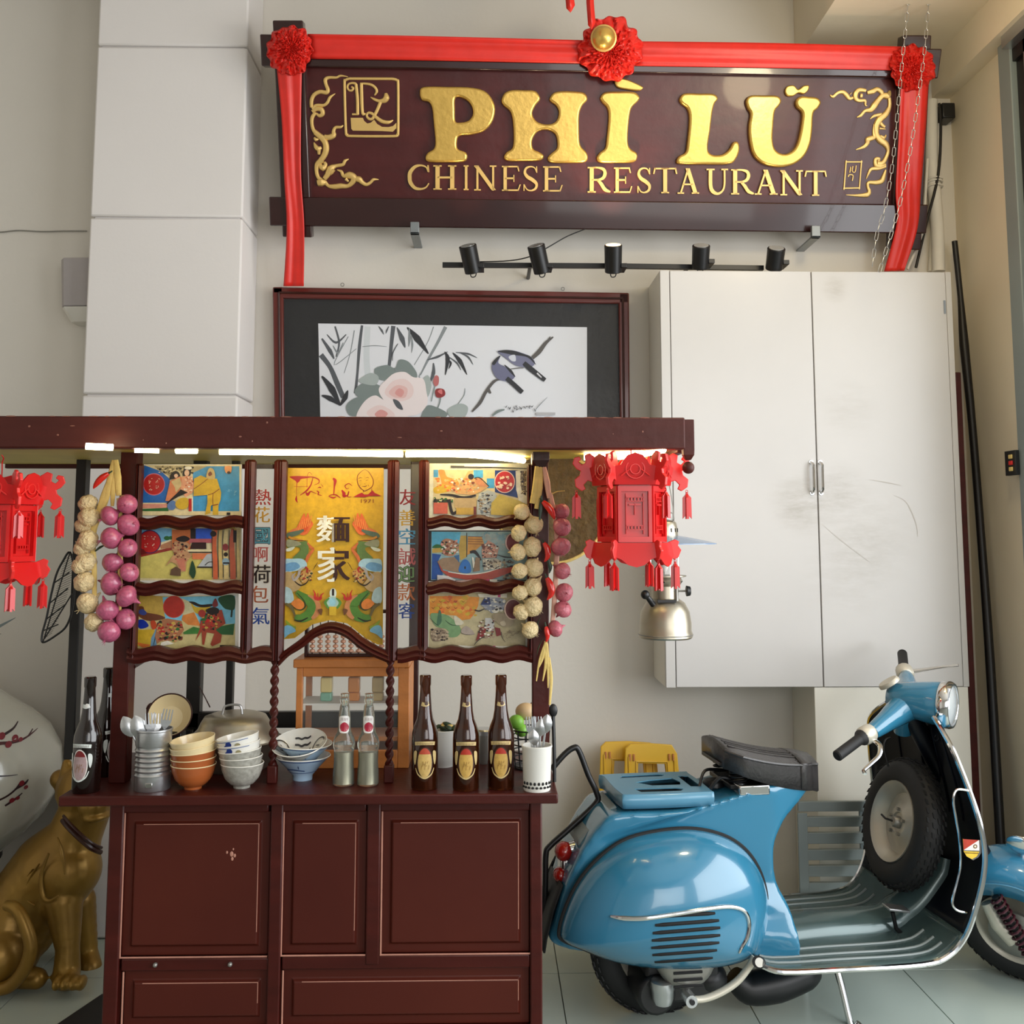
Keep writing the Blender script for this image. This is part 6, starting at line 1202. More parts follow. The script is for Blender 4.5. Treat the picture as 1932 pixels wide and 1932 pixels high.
t = bowl('wide white bowl with grey ink drawing on top of the blue bowls', c + Vector((-.004, -.004, .052)), [(r * 1.0, z * .85) for r, z in WB], 'porcelain', 'porcelain', gbl, (R(19), R(-4)))
Mb = Matrix.Translation(c + Vector((-.004, -.004, .052))) @ Euler((R(19), R(-4), 0)).to_matrix().to_4x4()
rf = rprof([(q_[1] * .85, q_[0]) for q_ in WB])
def inb(x, y, l):
    r = math.hypot(x, y); z = next((z0 * .85 + (z1 - z0) * .85 * (r - r0) / (r1 - r0) for (r0, z0), (r1, z1) in zip(WB, WB[1:]) if r0 <= r <= r1 and r1 > r0), .055)
    return Mb @ Vector((x * .95, y * .95, z + .0045 + l))
P = Print(inb); q = random.Random(3)
for k in range(5): y = -.02 + k * .014; P.stroke([(-.02 + i * .009, y + .002 * (i % 2) + .012) for i in range(6)], .0042, (54, 52, 54))
for sx in (-1, 1):
    P.stroke([(sx * .05 + .02 * math.cos(a * .5), .002 + .026 * math.sin(a * .5)) for a in range(13)], .0036, (54, 52, 54)); P.stroke([(sx * .05 - .006, .012), (sx * .05 + .004, -.002), (sx * .05 - .004, -.014)], .0036, (80, 76, 74))
P.mb.f = [f[::-1] for f in P.mb.f]; obj('ink_drawing', P.mb, 'print', t, smooth=0)
# big aluminium basin with domed lid
c = G(436, 1478, ZC); c.y = 3.02; c.x = W(442, 1440, 3.02).x; pot = thing('aluminium_pot', 'wide aluminium cooking pot with a domed lid', 'pot', c)
lathe_obj('pot_body', [(.001, 0), (.095, 0), (.108, .012), (.125, .06), (.134, .074), (.136, .078), (.13, .08), (.12, .068), (.001, .066)], 'alu_dull', pot, c, 48)
ld = lathe_obj('lid', [(.125, .079), (.122, .09), (.104, .108), (.096, .126), (.086, .142), (.062, .150), (.03, .153), (.001, .153)], 'alu_dull', pot, c, 48)
m = MB(); zt2 = c.z + .152; m.tube(smoothpath([(c.x - .04, c.y - .03, zt2 - .004), (c.x - .03, c.y - .03, zt2), (c.x - .022, c.y - .03, zt2 + .022), (c.x + .018, c.y - .03, zt2 + .024), (c.x + .026, c.y - .03, zt2)], 5), .0032, 8); obj('lid_handle', m, 'alu', ld)
m = MB(); m.tube([W(376, 1295, 3.16), W(390, 1322, 3.1), W(396, 1334, 3.14)], .0018, 6); tag(obj('cord', m, 'wood_dark', loc=W(376, 1295, 3.16)), 'thin brown cord slanting from the back post to the pot lid', 'cord')
# leaning cream basin and its ornate partner
cb_ = W(316, 1352, 2.98); bs = thing('enamel_basin', 'cream enamel basin leaning with its mouth towards the front', 'basin', Vector((cb_.x, cb_.y, ZC)))
MM = Matrix.Translation(cb_ + Vector((0, .02, 0))) @ Euler((R(62), R(24), 0)).to_matrix().to_4x4()
m = MB(); m.lathe([(.001, -.03), (.034, -.028), (.05, -.012), (.058, .004), (.061, .006), (.061, .002), (.052, -.016), (.035, -.033), (.001, -.035)], 36, MM); obj('dish', m, 'glaze_cream', bs); m = MB(); m.torus(MM @ Vector((0, 0, .005)), MM.to_3x3() @ Vector((0, 0, 1)), .0605, .0022, 40, 6); obj('rim', m, 'wood_dark', bs)
obj('stand', MB().box(cb_.x - .028, cb_.x + .04, cb_.y + .004, cb_.y + .05, ZC, cb_.z - .045), 'wood_black', bs, bev=.004)
m = MB(); P_ = [W(x, y, 3.05) for x, y in ((278, 1338), (283, 1330), (300, 1324), (316, 1318), (330, 1318), (346, 1322), (348, 1334))]; m.tube(smoothpath(P_, 5), .0045, 8)
for x, y, r_ in ((308, 1320, .006), (320, 1314, .008), (332, 1318, .006)): m.ell(W(x, y, 3.05), r_, 10, 6)
m.tube([P_[0], Vector((P_[0].x, P_[0].y, ZC))], .003, 6); m.tube([P_[-1], Vector((P_[-1].x, P_[-1].y, ZC))], .003, 6); tag(obj('carved_rail', m, 'wood_red', loc=Vector((P_[3].x, P_[3].y, ZC))), 'small carved reddish rail behind the leaning basin', 'rail')
# soda bottles
SPf_ = [(.001, 0), (.026, 0), (.029, .004), (.0285, .03), (.0262, .06), (.0268, .092), (.0285, .098), (.0292, .108), (.0262, .122), (.019, .136), (.0165, .15), (.0158, .175), (.0132, .20), (.0105, .212), (.0125, .216), (.0125, .222), (.0105, .226), (.0125, .23), (.0115, .236), (.001, .236)]
for lb, px in (('clear glass soda bottle with red label next to the blue bowls', 648), ('clear glass soda bottle with red label next to the twisted column', 694)):
    c = onC(px, 1480); t = thing('soda_bottle', lb, 'bottle', c, 'clear soda bottles'); lathe_obj('glass', SPf_, 'glass_soda', t, c, 36)
    lathe_obj('drink', [(.001, .004), (.0255, .005), (.0255, .03), (.0235, .06), (.024, .086), (.001, .087)], 'alu_dull', t, c, 24)
    P = Print(cylpatch(c, rprof(SPf_)), cut=.004); P.spl([(-.014, .178), (.012, .178), (.013, .155), (.01, .138), (-.012, .138), (-.015, .155)], (232, 230, 226)); P.spl([(-.010, .158), (0, .164), (.010, .157), (.012, .148), (.004, .140), (-.008, .142), (-.012, .15)], (176, 26, 56)); P.stroke([(-.009, .146), (0, .143)], .002, (240, 226, 226))
    for i in range(5): P.stroke([(-.009 + i * .004, .168), (-.008 + i * .004, .175)], .0012, (150, 120, 120), 0)
    obj('label', P.mb, 'print', t, smooth=0)
# wooden glass display box with jars and an abacus on top
YD = 2.99; dx0, dx1 = PXx(558, 1340, YD), PXx(752, 1340, YD); dzt = W(650, 1243, YD).z; dd = .17
db = thing('display_box', 'small teak display box with glass front and a lit shelf', 'display case', ((dx0 + dx1) / 2, YD + dd / 2, ZC))
obj('top', MB().box(dx0 - .008, dx1 + .03, YD - .012, YD + dd + .01, dzt - .024, dzt), 'wood_teak', db, bev=.003)
for x in (dx0, dx1 - .002):
    for y in (YD, YD + dd - .016): obj('post', MB().box(x, x + .018, y, y + .016, ZC, dzt - .024), 'wood_teak', db, bev=.002)
for y in (YD, YD + dd - .016):
    obj('rail', MB().box(dx0 + .018, dx1 - .002, y, y + .014, dzt - .05, dzt - .024), 'wood_teak', db, bev=.002); obj('rail', MB().box(dx0 + .018, dx1 - .002, y, y + .014, ZC, ZC + .05), 'wood_teak', db, bev=.002)
zs1 = W(650, 1329, YD).z; zs2 = W(650, 1392, YD).z
obj('shelf', MB().box(dx0 + .004, dx1 + .01, YD + .016, YD + dd - .018, zs1 - .005, zs1), 'white_plastic', db); obj('tray', MB().box(dx0 + .018, dx1, YD + .014, YD + dd - .018, zs2 - .012, zs2), 'wood_teak', db)
obj('side_panel', MB().box(dx1 + .012, dx1 + .03, YD + .0, YD + dd, ZC, dzt - .026), 'wood_teak', db, bev=.002)
obj('glass_pane', MB().box(dx0 + .016, dx1, YD + .006, YD + .008, ZC + .05, dzt - .05), 'pane', db)
for lb, px, m1, m2, cp in (('cream jar with teal base and green cap in the display box', 616, 'jar_cream', 'jar_teal', 'cap_green'), ('orange jar with brown cap in the display box', 668, 'jar_orange', 'jar_orange', 'cap_brown'), ('sand-coloured jar with black cap in the display box', 713, 'jar_sand', 'jar_sand', 'black_metal')):
    q = W(px, 1328, YD + .07); c = Vector((q.x, YD + .07, zs1)); t = thing('spice_jar', lb, 'jar', c, 'jars on the display shelf'); w = .0165
    obj('jar_base', MB().box(c.x - w, c.x + w, c.y - w, c.y + w, c.z, c.z + .024), m2, t, bev=.004); obj('jar_body', MB().box(c.x - w, c.x + w, c.y - w, c.y + w, c.z + .0245, c.z + .068), m1, t, bev=.004); obj('cap', MB().box(c.x - w * .9, c.x + w * .9, c.y - w * .9, c.y + w * .9, c.z + .0685, c.z + .094), cp, t, bev=.004)
YA = YD + .05; ax0, ax1 = PXx(582, 1220, YA), PXx(742, 1220, YA); za0 = dzt; za1 = W(650, 1150, YA).z
ab = thing('abacus', 'dark framed abacus with pale beads on top of the display box', 'abacus', ((ax0 + ax1) / 2, YA, dzt))
for x in (ax0 - .01, ax1): obj('frame_side', MB().box(x, x + .01, YA - .012, YA + .012, za0, za1), 'wood_dark', ab, bev=.002)
for z in (za0, za1 - .01): obj('frame_rail', MB().box(ax0, ax1, YA - .012, YA + .012, z, z + .01), 'wood_dark', ab, bev=.002)
bd = None; nrod = 11
for i in range(nrod):
    x = ax0 + (ax1 - ax0) * (i + .5) / nrod; obj('rod', MB().cyl((x, YA, za0 + .01), (x, YA, za1 - .01), .0014, None, 6), 'wood_dark', ab)
    for k in range(4):
        z = za0 + .017 + k * .0135
        if bd is None: bm3 = MB(); bm3.lathe([(.002, -.006), (.0075, -.003), (.0082, 0), (.0075, .003), (.002, .006)], 14); bd = obj('bead', bm3, 'bead_pink'); o = bd
        else: o = bd.copy(); sc.collection.objects.link(o)
        o.parent = ab; o.location = Vector((x, YA, z)) - ab.location
# bowl of greens, small metal pot, egg and lime at the back right
c = W(836, 1425, 3.02); c.z = ZC; t = bowl('white bowl of green vegetables behind the beer bottles', c, [(.001, 0), (.03, 0), (.032, .006), (.046, .02), (.056, .06), (.062, .105)], 'porcelain', 'porcelain', None)
q = random.Random(4); m = MB()
for i in range(16): a = q.uniform(0, 6.28); r_ = q.uniform(0, .045); m.ell(c + Vector((r_ * math.cos(a), r_ * math.sin(a), .103 + q.uniform(-.006, .012))), (q.uniform(.008, .018), q.uniform(.008, .016), q.uniform(.003, .007)), 8, 5, Euler((q.uniform(-.6, .6), q.uniform(-.6, .6), 0)).to_matrix())
obj('greens', m, 'leaf_dark', t)['kind'] = 'stuff'
m = MB()
for i in range(6): a = q.uniform(0, 6.28); r_ = q.uniform(0, .04); m.ell(c + Vector((r_ * math.cos(a), r_ * math.sin(a), .112)), (.010, .008, .005), 8, 5)
obj('garnish', m, 'label_cream', t)
c = W(914, 1440, 3.06); c.z = ZC; t = thing('metal_canister', 'plain grey metal canister between the beer bottles', 'canister', c); lathe_obj('body', [(.001, 0), (.03, 0), (.031, .003), (.031, .08), (.001, .08)], 'steel_grey', t, c); lathe_obj('lid', [(.001, .0805), (.032, .0805), (.032, .092), (.028, .096), (.001, .097)], 'alu', t, c)
c = W(1000, 1400, 2.99); c.z = ZC; bk_ = thing('produce_basket', 'dark wire basket of eggs and limes behind the cutlery cup', 'basket', c); m = MB()
for k in range(6): m.torus(c + Vector((0, 0, .008 + .02 * k)), (0, 0, 1), .046 + .002 * k, .002, 30, 6)
for k in range(14): a = 2 * math.pi * k / 14; m.cyl(c + Vector((.046 * math.cos(a), .046 * math.sin(a), .004)), c + Vector((.057 * math.cos(a), .057 * math.sin(a), .11)), .0018, None, 5)
obj('wire', m, 'black_metal', bk_); lathe_obj('base', [(.001, 0), (.046, 0), (.046, .005), (.001, .005)], 'black_metal', bk_, c)
for kind, lb, px, py, Y_, r_, mt in (('egg', 'large pale brown egg on top of the wire basket', 992, 1342, 2.985, (.030, .026, .024), 'egg'), ('egg', 'brown egg half hidden behind the stall post', 1012, 1334, 3.0, (.022, .022, .018), 'glaze_brown'), ('lime', 'green lime below the pale egg in the wire basket', 974, 1362, 2.96, (.022, .02, .02), 'lime'), ('lime', 'green lime lower in the wire basket', 984, 1378, 2.965, (.02, .02, .018), 'lime')):
    m = MB(); m.ell(W(px, py, Y_), r_, 20, 12); tag(obj(kind, m, mt, loc=W(px, py, Y_)), lb, kind, None)
# white perforated cutlery cup
c = onC(1013, 1490); c = Vector((c.x, c.y + .0, ZC)); cup = thing('cutlery_cup', 'white perforated cutlery cup with forks and spoons at the counter\'s right end', 'cup', c)
pf = [(.001, 0), (.0335, 0), (.035, .003), (.0385, .107), (.0405, .110), (.0405, .114), (.037, .114), (.033, .006), (.001, .005)]
lathe_obj('cup', pf, 'white_plastic', cup, c, 40); th = math.atan2(-c.y, -c.x)
for k in range(9):
    for row, z in enumerate((.012, .022)):
        a = th - 1.2 + .3 * k + .15 * row; r_ = .0352 + .0005; q_ = c + Vector((r_ * math.cos(a), r_ * math.sin(a), z)); obj('hole', MB().ell(q_, (.0035, .0035, .0042) if row else (.004, .004, .003), 8, 6), 'black_hole', cup)
gcup = 'cutlery in the white cup'
for kind, lb, b0_, tp, w in (('fork', 'fork at the stall post side of the white cup', (1006, 1440), (1000, 1352), .028), ('spoon', 'small spoon in front in the white cup', (1010, 1440), (1006, 1376), .028), ('spoon', 'spoon in the middle of the white cup', (1016, 1440), (1021, 1356), .030), ('spoon', 'spoon leaning outwards from the white cup', (1020, 1440), (1033, 1348), .032), ('fork', 'fork behind the spoons in the white cup', (1014, 1440), (1013, 1352), .028)):
    cutlery(kind, lb, W(*b0_, c.y - .004), W(*tp, c.y - .008 + (.018 if 'behind' in lb else 0)), w, gcup)
q1 = onC(1046, 1475); m = MB(); m.tube(smoothpath([q1, q1 + Vector((.0, .004, .08)), q1 + Vector((-.002, .01, .17))], 4), .005, 8); m.ell(q1 + Vector((-.002, .01, .185)), (.012, .006, .018), 12, 8); tag(obj('ladle', m, 'black_metal', loc=q1), 'dark ladle standing behind the white cutlery cup', 'ladle')
# ================================================================ BLUE SCOOTER
SC0 = G(1240, 1910); SYAW = R(7)
MV = Matrix.Translation(SC0) @ Matrix.Rotation(SYAW, 4, 'Z'); MI = MV.inverted()
def V(px, py, yl):
    o = MI @ CAM; d = MI.to_3x3() @ ray(px, py); return o + d * ((yl - o.y) / d.y)
def pj(p):
    w = MV @ Vector(p); c = CR.transposed() @ (w - CAM); return (round(PX + F * c.x / -c.z), round(PY - F * c.y / -c.z))
vs_ = thing('scooter', 'vintage light blue motor scooter with spare wheel behind its legshield', 'scooter', SC0, local=True, rot=(0, 0, SYAW))
def inset(poly, d):
    n = len(poly); out = []
    area_ = sum(poly[i][0] * poly[(i + 1) % n][1] - poly[(i + 1) % n][0] * poly[i][1] for i in range(n)); sg = 1 if area_ > 0 else -1
    for i in range(n):
        a, b, c = Vector(poly[i - 1]), Vector(poly[i]), Vector(poly[(i + 1) % n]); t = ((b - a).normalized() + (c - b).normalized())
        if t.length < 1e-6: t = c - b
        t.normalize(); out.append((b.x - sg * t.y * d, b.y + sg * t.x * d))
    return out
def inflate(poly, T, D, edge=0.0, k=7):
    rs = []
    lv = [(1 - math.cos(math.pi / 2 * i / k), math.sin(math.pi / 2 * i / k)) for i in range(k + 1)]
    near = [[Vector((x, -(edge + (T - edge) * s), z)) for x, z in inset(poly, D * c_)] for c_, s in lv]
    far = [[Vector((p.x, -p.y, p.z)) for p in r_] for r_ in near]
    return MB().rings(far[::-1] + near)
bp = [(1047, 1796), (1054, 1750), (1070, 1690), (1100, 1612), (1138, 1554), (1170, 1536), (1300, 1528), (1400, 1502), (1470, 1482), (1540, 1462), (1556, 1480), (1532, 1512), (1490, 1552), (1470, 1590), (1466, 1630), (1474, 1675), (1490, 1710), (1498, 1760), (1490, 1800), (1400, 1812), (1250, 1812), (1120, 1806)]
poly = [(p.x, p.z) for p in smoothpath([Vector((V(x, y, -.15).x, V(x, y, -.15).z, 0)) for x, y in bp], 4, True)]
poly = [(p.x, p.y) for p in smoothpath([Vector((V(x, y, -.15).x, V(x, y, -.15).z, 0)) for x, y in bp], 4, True)]
def bw(x, z):                                        # half width of the frame along its length
    t = max(0, min(1, (x + .36) / .84)); return .085 + .085 * math.sin(math.pi * min(1, t * 1.02)) ** .6 + (.10 if x > .30 and z < .42 else 0) * min(1, (x - .30) / .12) * min(1, max(0, (.42 - z) / .15))
m = MB(); N_ = 9; rs_ = []
for i in range(N_): rs_.append([Vector((x, bw(x, z) * (-1 + 2 * i / (N_ - 1)), z)) for x, z in poly])
m.rings(rs_, True, True); o = obj('frame_body', m, 'blue_paint', vs_, smooth=70)
md = o.modifiers.new('fuse', 'REMESH'); md.mode = 'VOXEL'; md.voxel_size = .0075; md.use_smooth_shade = True
md = o.modifiers.new('soft', 'SMOOTH'); md.iterations = 22; md.factor = .6
# side cowls
cp_ = [(1062, 1766), (1072, 1728), (1094, 1680), (1130, 1634), (1180, 1596), (1240, 1578), (1310, 1572), (1370, 1584), (1412, 1610), (1440, 1650), (1454, 1700), (1452, 1750), (1436, 1790), (1405, 1815), (1340, 1828), (1250, 1830), (1160, 1818), (1100, 1796), (1068, 1782)]
co = [Vector((V(x, y, -.19).x, V(x, y, -.19).z, 0)) for x, y in cp_]; co = smoothpath(co, 6, True); cc = sum(co, Vector()) / len(co); cc.y -= .02
Y0, TT = .155, .165
def cowl_ring(s): return [Vector((cc.x + (p.x - cc.x) * s, 0, cc.y + (p.y - cc.y) * s)) for p in co]
def cowl_h(s): return Y0 + TT * max(0, 1 - s ** 2.3) ** .55
for sg, nm in ((-1, 'near'), (1, 'far')):
    m = MB(); rs = [[Vector((p.x, sg * (Y0 - .03), p.z)) for p in cowl_ring(1)]]
    for i in range(14): s = 1 - (i / 13) ** 1.6 * .97; rs.append([Vector((p.x, sg * cowl_h(s), p.z)) for p in cowl_ring(s)])
    m.rings(rs, True, True); cw = obj('side_cowl', m, 'blue_paint', vs_, smooth=70)
    m = MB(); m.tube([Vector((p.x, sg * (Y0 - .006), p.z)) for p in cowl_ring(1.012)], .006, 6, loop=True); obj('rubber_seal', m, 'black_rubber', cw)
    if sg == -1: cown = cw
def cowl_pt(px, py, lift=0):
    yl = -.27
    for _ in range(8):
        p = V(px, py, yl); dx, dz = p.x - cc.x, p.z - cc.y; a = math.atan2(dz, dx); best = None
        for q, r_ in zip(co, co[1:] + co[:1]):
            a0 = math.atan2(q.y - cc.y, q.x - cc.x); a1 = math.atan2(r_.y - cc.y, r_.x - cc.x)
            d0 = (a - a0 + math.pi) % (2 * math.pi) - math.pi; d1 = (a - a1 + math.pi) % (2 * math.pi) - math.pi
            if d0 * d1 <= 0 and abs(d0) < 1 and abs(d1) < 1:
                t = d0 / (d0 - d1) if d0 != d1 else 0; best = math.hypot(q.x + (r_.x - q.x) * t - cc.x, q.y + (r_.y - q.y) * t - cc.y)
        s = min(.999, math.hypot(dx, dz) / (best or 1)); yl = -cowl_h(s)
    p = V(px, py, yl); return Vector((p.x, yl - lift, p.z))
zc_ = lambda x, y: (1000 + x * .29614, 1360 + y * .29614)
for xa, ya, xb, yb in ((825, 1245, 1178, 1226), (798, 1303, 1203, 1272), (783, 1353, 1210, 1318), (777, 1399, 1210, 1366), (773, 1446, 1204, 1413), (780, 1491, 1190, 1461), (794, 1536, 1163, 1509)):
    m = MB(); m.tube([cowl_pt(*zc_(xa + (xb - xa) * i / 8, ya + (yb - ya) * i / 8), -.001) for i in range(9)], [.004] + [.0058] * 7 + [.004], 8); obj('louvre_slot', m, 'black_hole', cown)
m = MB(); P_ = smoothpath([cowl_pt(*zc_(*p), .002) for p in ((512, 1243), (600, 1256), (740, 1255), (950, 1226), (1170, 1190), (1290, 1184), (1365, 1212), (1394, 1280), (1385, 1370), (1348, 1440), (1332, 1478))], 5); m.tube(P_, lerp_list([.003, .007, .007, .006, .006, .006, .006, .006, .006, .005, .003], len(P_)), 8); obj('trim_strip', m, 'chrome', cown)
# legshield and floorboard
ed = [(1438, 1822, .24), (1480, 1834, .27), (1600, 1829, .30), (1740, 1820, .31), (1790, 1803, .315), (1822, 1765, .325), (1842, 1710, .335), (1855, 1655, .34), (1858, 1610, .34), (1850, 1560, .335), (1835, 1510, .32), (1812, 1450, .29), (1795, 1410, .26), (1776, 1376, .20), (1762, 1354, .15)]
E = [Vector((V(x, y, -w).x, -w, V(x, y, -w).z)) for x, y, w in ed]; Es = smoothpath(E, 4); ny = 20
def shield_pt(i, s, lift=0.0):
    p = Es[i]; w = -p.y; a = Es[max(i - 1, 0)]; b = Es[min(i + 1, len(Es) - 1)]; t = Vector((b.x - a.x, 0, b.z - a.z)).normalized(); n = Vector((-t.z, 0, t.x))     # n: inward (up / back)
    up = min(1, max(0, (p.z - .26) / .15)); bul = (.075 * up) * (1 - s * s)
    return Vector((p.x, w * s, p.z)) - n * bul + n * lift
k0 = next(i for i, p in enumerate(Es) if p.z > .30)
m = MB(); m.grid([[shield_pt(i, -1 + 2 * j / ny, .004) for j in range(ny + 1)] for i in range(0, k0 + 1)]); fb = obj('floorboard', m, 'floorboard_paint', vs_, solid=.004)
m = MB(); m.grid([[shield_pt(i, -1 + 2 * j / ny, .004) for j in range(ny + 1)] for i in range(k0, len(Es))]); ls = obj('legshield_inner', m, 'navy_dark', vs_, solid=.004)
m = MB(); m.grid([[shield_pt(i, -1 + 2 * j / ny, -.004) for j in range(ny + 1)] for i in range(0, len(Es))]); obj('legshield', m, 'blue_paint', vs_, solid=.004)
m = MB(); m.tube([p for p in Es], .0085, 8); m.tube([Vector((p.x, -p.y, p.z)) for p in Es], .0085, 8); obj('edge_trim', m, 'chrome', vs_)
for s in (-.82, -.68, -.5, .5, .68, .82):
    m = MB(); m.tube([shield_pt(i, s, .007) for i in range(2, k0 - 2)], .0045, 6); obj('floor_strip', m, 'grey_paint', fb)
m = MB(); rs = []
for i in range(2, k0 + 8):
    c0 = shield_pt(i, 0, .005); t = (i - 2) / (k0 + 6); w = .085 - .02 * t; h = .055 * (1 - .2 * t)
    a = shield_pt(max(i - 1, 0), 0); b = shield_pt(i + 1, 0); tt = (b - a).normalized(); n = Vector((-tt.z, 0, tt.x))
    rs.append([c0 + Vector((0, w * math.cos(math.pi * j / 10), 0)) + n * h * math.sin(math.pi * j / 10) ** .8 for j in range(11)])
m.grid(rs); obj('tunnel', m, 'floorboard_paint', fb)
# creases of the inner shield and its keyhole
for s in (-.45, -.15, .2, .55):
    m = MB(); m.tube([shield_pt(i, s * (1 if Es[i].y < -.2 else .9), .008) for i in range(k0 + 14, len(Es) - 4)], .0028, 6); obj('pressed_rib', m, 'navy_dark', ls)
i_ = len(Es) - 10; m = MB(); q = shield_pt(i_, -.3, .012); m.torus(q, (-1, 0, .4), .011, .003, 18, 6); obj('keyhole', m, 'navy_dark', ls)
# wire loop and badge on the near edge
sl_ = [Vector((V(x, y, -.315).x - .004, -.315, V(x, y, -.315).z)) for x, y in ((1832, 1492), (1808, 1490), (1801, 1510), (1806, 1545), (1812, 1580), (1815, 1630), (1808, 1665), (1799, 1700), (1806, 1716), (1826, 1722))]
m = MB(); m.tube(smoothpath(sl_, 5), .004, 8); obj('wire_loop', m, 'chrome', vs_)
def bq(x, y, l): p = V(x, y, -.352 - l); return p
m = MB(); m.prism([V(x, y, -.345) for x, y in ((1816, 1582), (1848, 1584), (1849, 1608), (1844, 1616), (1834, 1622), (1824, 1616), (1818, 1606))], (0, -.006, 0)); bd_ = obj('badge', m, 'chrome', vs_, smooth=0)
P = Print(bq); P.poly([(1817, 1583), (1818, 1604), (1847, 1585)], (176, 58, 40)); P.poly([(1847, 1585), (1818, 1604), (1848, 1605)], (236, 230, 220)); P.poly([(1818, 1606), (1848, 1607), (1843, 1616), (1834, 1621), (1824, 1616)], (222, 186, 60)); P.stroke([(1820, 1609), (1846, 1610)], 1.6, (110, 80, 30)); P.disc(1840, 1597, 4, 4, (110, 80, 40)).disc(1840, 1597, 2, 2, (226, 220, 200)); obj('badge_print', P.mb, 'print', bd_, smooth=0)
# --- wheels
def wheel(name, c, ax, par, Rr=.160, r=.046, spare=False):
    c = Vector(c); ax = Vector(ax).normalized(); Mq = Matrix.Translation(c) @ ax.to_track_quat('Z', 'X').to_matrix().to_4x4()
    m = MB(); n = 64; rs = []
    for i in range(n):
        a = 2 * math.pi * i / n; rs.append([Mq @ Vector(((Rr + r * 1.12 * math.cos(t) * (1 if abs(math.cos(t)) < .9 else .97)) * math.cos(a), (Rr + r * 1.12 * math.cos(t)) * math.sin(a), r * math.sin(t))) for t in [2 * math.pi * j / 16 for j in range(16)]])
    m.rings(rs, True, False, True); t_ = obj(name, m, 'black_rubber', par)
    m = MB()
    for row in (-2, -1, 0, 1, 2):
        for i in range(44):
            a = 2 * math.pi * (i + (row % 2) * .5) / 44; zz = row * r * .33; ro = Rr + r * 1.12 * math.sqrt(max(0, 1 - (zz / r) ** 2)) - .001
            ca_, sa_ = math.cos(a), math.sin(a); w, h = .0075, r * .12
            q = [Mq @ Vector((ro * math.cos(a + da) , ro * math.sin(a + da), zz + dz)) for da, dz in ((-.045, -h), (.03, -h * .4), (.045, h), (-.03, h * .4))]
            o = Mq.to_3x3() @ Vector((ca_, sa_, 0)) * .0035; m.prism(q, o)
    tr_ = obj('tread', m, 'black_rubber', t_, smooth=0); tr_['kind'] = 'stuff'
    m = MB(); m.lathe([(.001, .012), (.03, .012), (.034, .018), (.05, .018), (.070, .002), (.098, .0), (.106, .018), (.112, .024), (.118, .034), (.130, .042), (.131, .036), (.116, .018), (.116, -.02), (.128, -.038), (.09, -.01), (.001, -.01)], 40, Mq); rm = obj('rim', m, 'rim_grey', t_)
    m = MB(); m.lathe([(.001, .034), (.014, .034), (.018, .03), (.02, .012), (.001, .012)], 20, Mq); obj('hub', m, 'steel_grey', rm)
    for k in range(5): a = 2 * math.pi * k / 5; obj('nut', MB().cyl(Mq @ Vector((.042 * math.cos(a), .042 * math.sin(a), .018)), Mq @ Vector((.042 * math.cos(a), .042 * math.sin(a), .028)), .006, None, 6), 'steel_grey', rm)
    return t_, Mq
wheel('rear_wheel', (0, .01, .206), (0, -1, 0), vs_)
spc = V(1702, 1553, 0); spx = Vector((-math.cos(R(14)), 0, math.sin(R(14)))); sw_, sM = wheel('spare_wheel', spc, spx, vs_)
m = MB(); m.tube([sM @ Vector((0, 0, .03)), sM @ Vector((0, .02, .05)), sM @ Vector((.006, .045, .052))], .0035, 6); obj('wing_nut', m, 'black_metal', sw_)
m = MB(); m.tube(smoothpath([V(*p, .06) for p in ((1680, 1392), (1671, 1396), (1668, 1410), (1672, 1430), (1676, 1446))], 5), .0035, 8); obj('bag_hook', m, 'black_metal', vs_)
# --- steering assembly (turned towards the viewer)
A = Vector((.885, 0, .925)); AX = Vector((1.262, 0, .206)); sv = (A - AX).normalized(); SD = R(-50)
MS = Matrix.Translation(A) @ Matrix.Rotation(SD, 4, sv)
def sobj(name, mb, mt, par=None, **k): mb.xf(MS); return obj(name, mb, mt, par or vs_, **k)
XR_ = Matrix.Rotation(R(90), 4, 'Y')
m = MB(); m.lathe([(.001, -.07), (.034, -.06), (.052, -.03), (.060, .02), (.068, .07), (.072, .105), (.070, .115), (.001, .115)], 32, Matrix.Translation((0.0, 0, .03)) @ Matrix.Rotation(R(-6), 4, 'Y') @ XR_)
m.lathe([(.03, -.10), (.038, -.05), (.05, 0), (.05, .03)], 24, Matrix.Translation((-.01, 0, 0))); hs = sobj('headset', m, 'blue_paint', smooth=70)
HM = Matrix.Translation((0, 0, .03)) @ Matrix.Rotation(R(-6), 4, 'Y') @ XR_
m = MB(); m.lathe([(.001, .112), (.073, .112), (.078, .118), (.078, .140), (.072, .150), (.066, .150), (.066, .130), (.001, .13)], 36, HM); sobj('headlight_bezel', m, 'chrome', hs)
m = MB(); m.lathe([(.001, .158), (.03, .156), (.055, .150), (.066, .143), (.066, .138), (.001, .138)], 32, HM); sobj('headlight_lens', m, 'lens', hs)
m = MB(); m.lathe([(.001, .015), (.030, .014), (.034, .008), (.034, 0), (.001, 0)], 28, Matrix.Translation((-.055, 0, .072)) @ Matrix.Rotation(R(-38), 4, 'Y') @ Matrix.Diagonal((1.15, .9, 1, 1))); sobj('speedometer', m, 'beige_metal', hs)
GE = {}
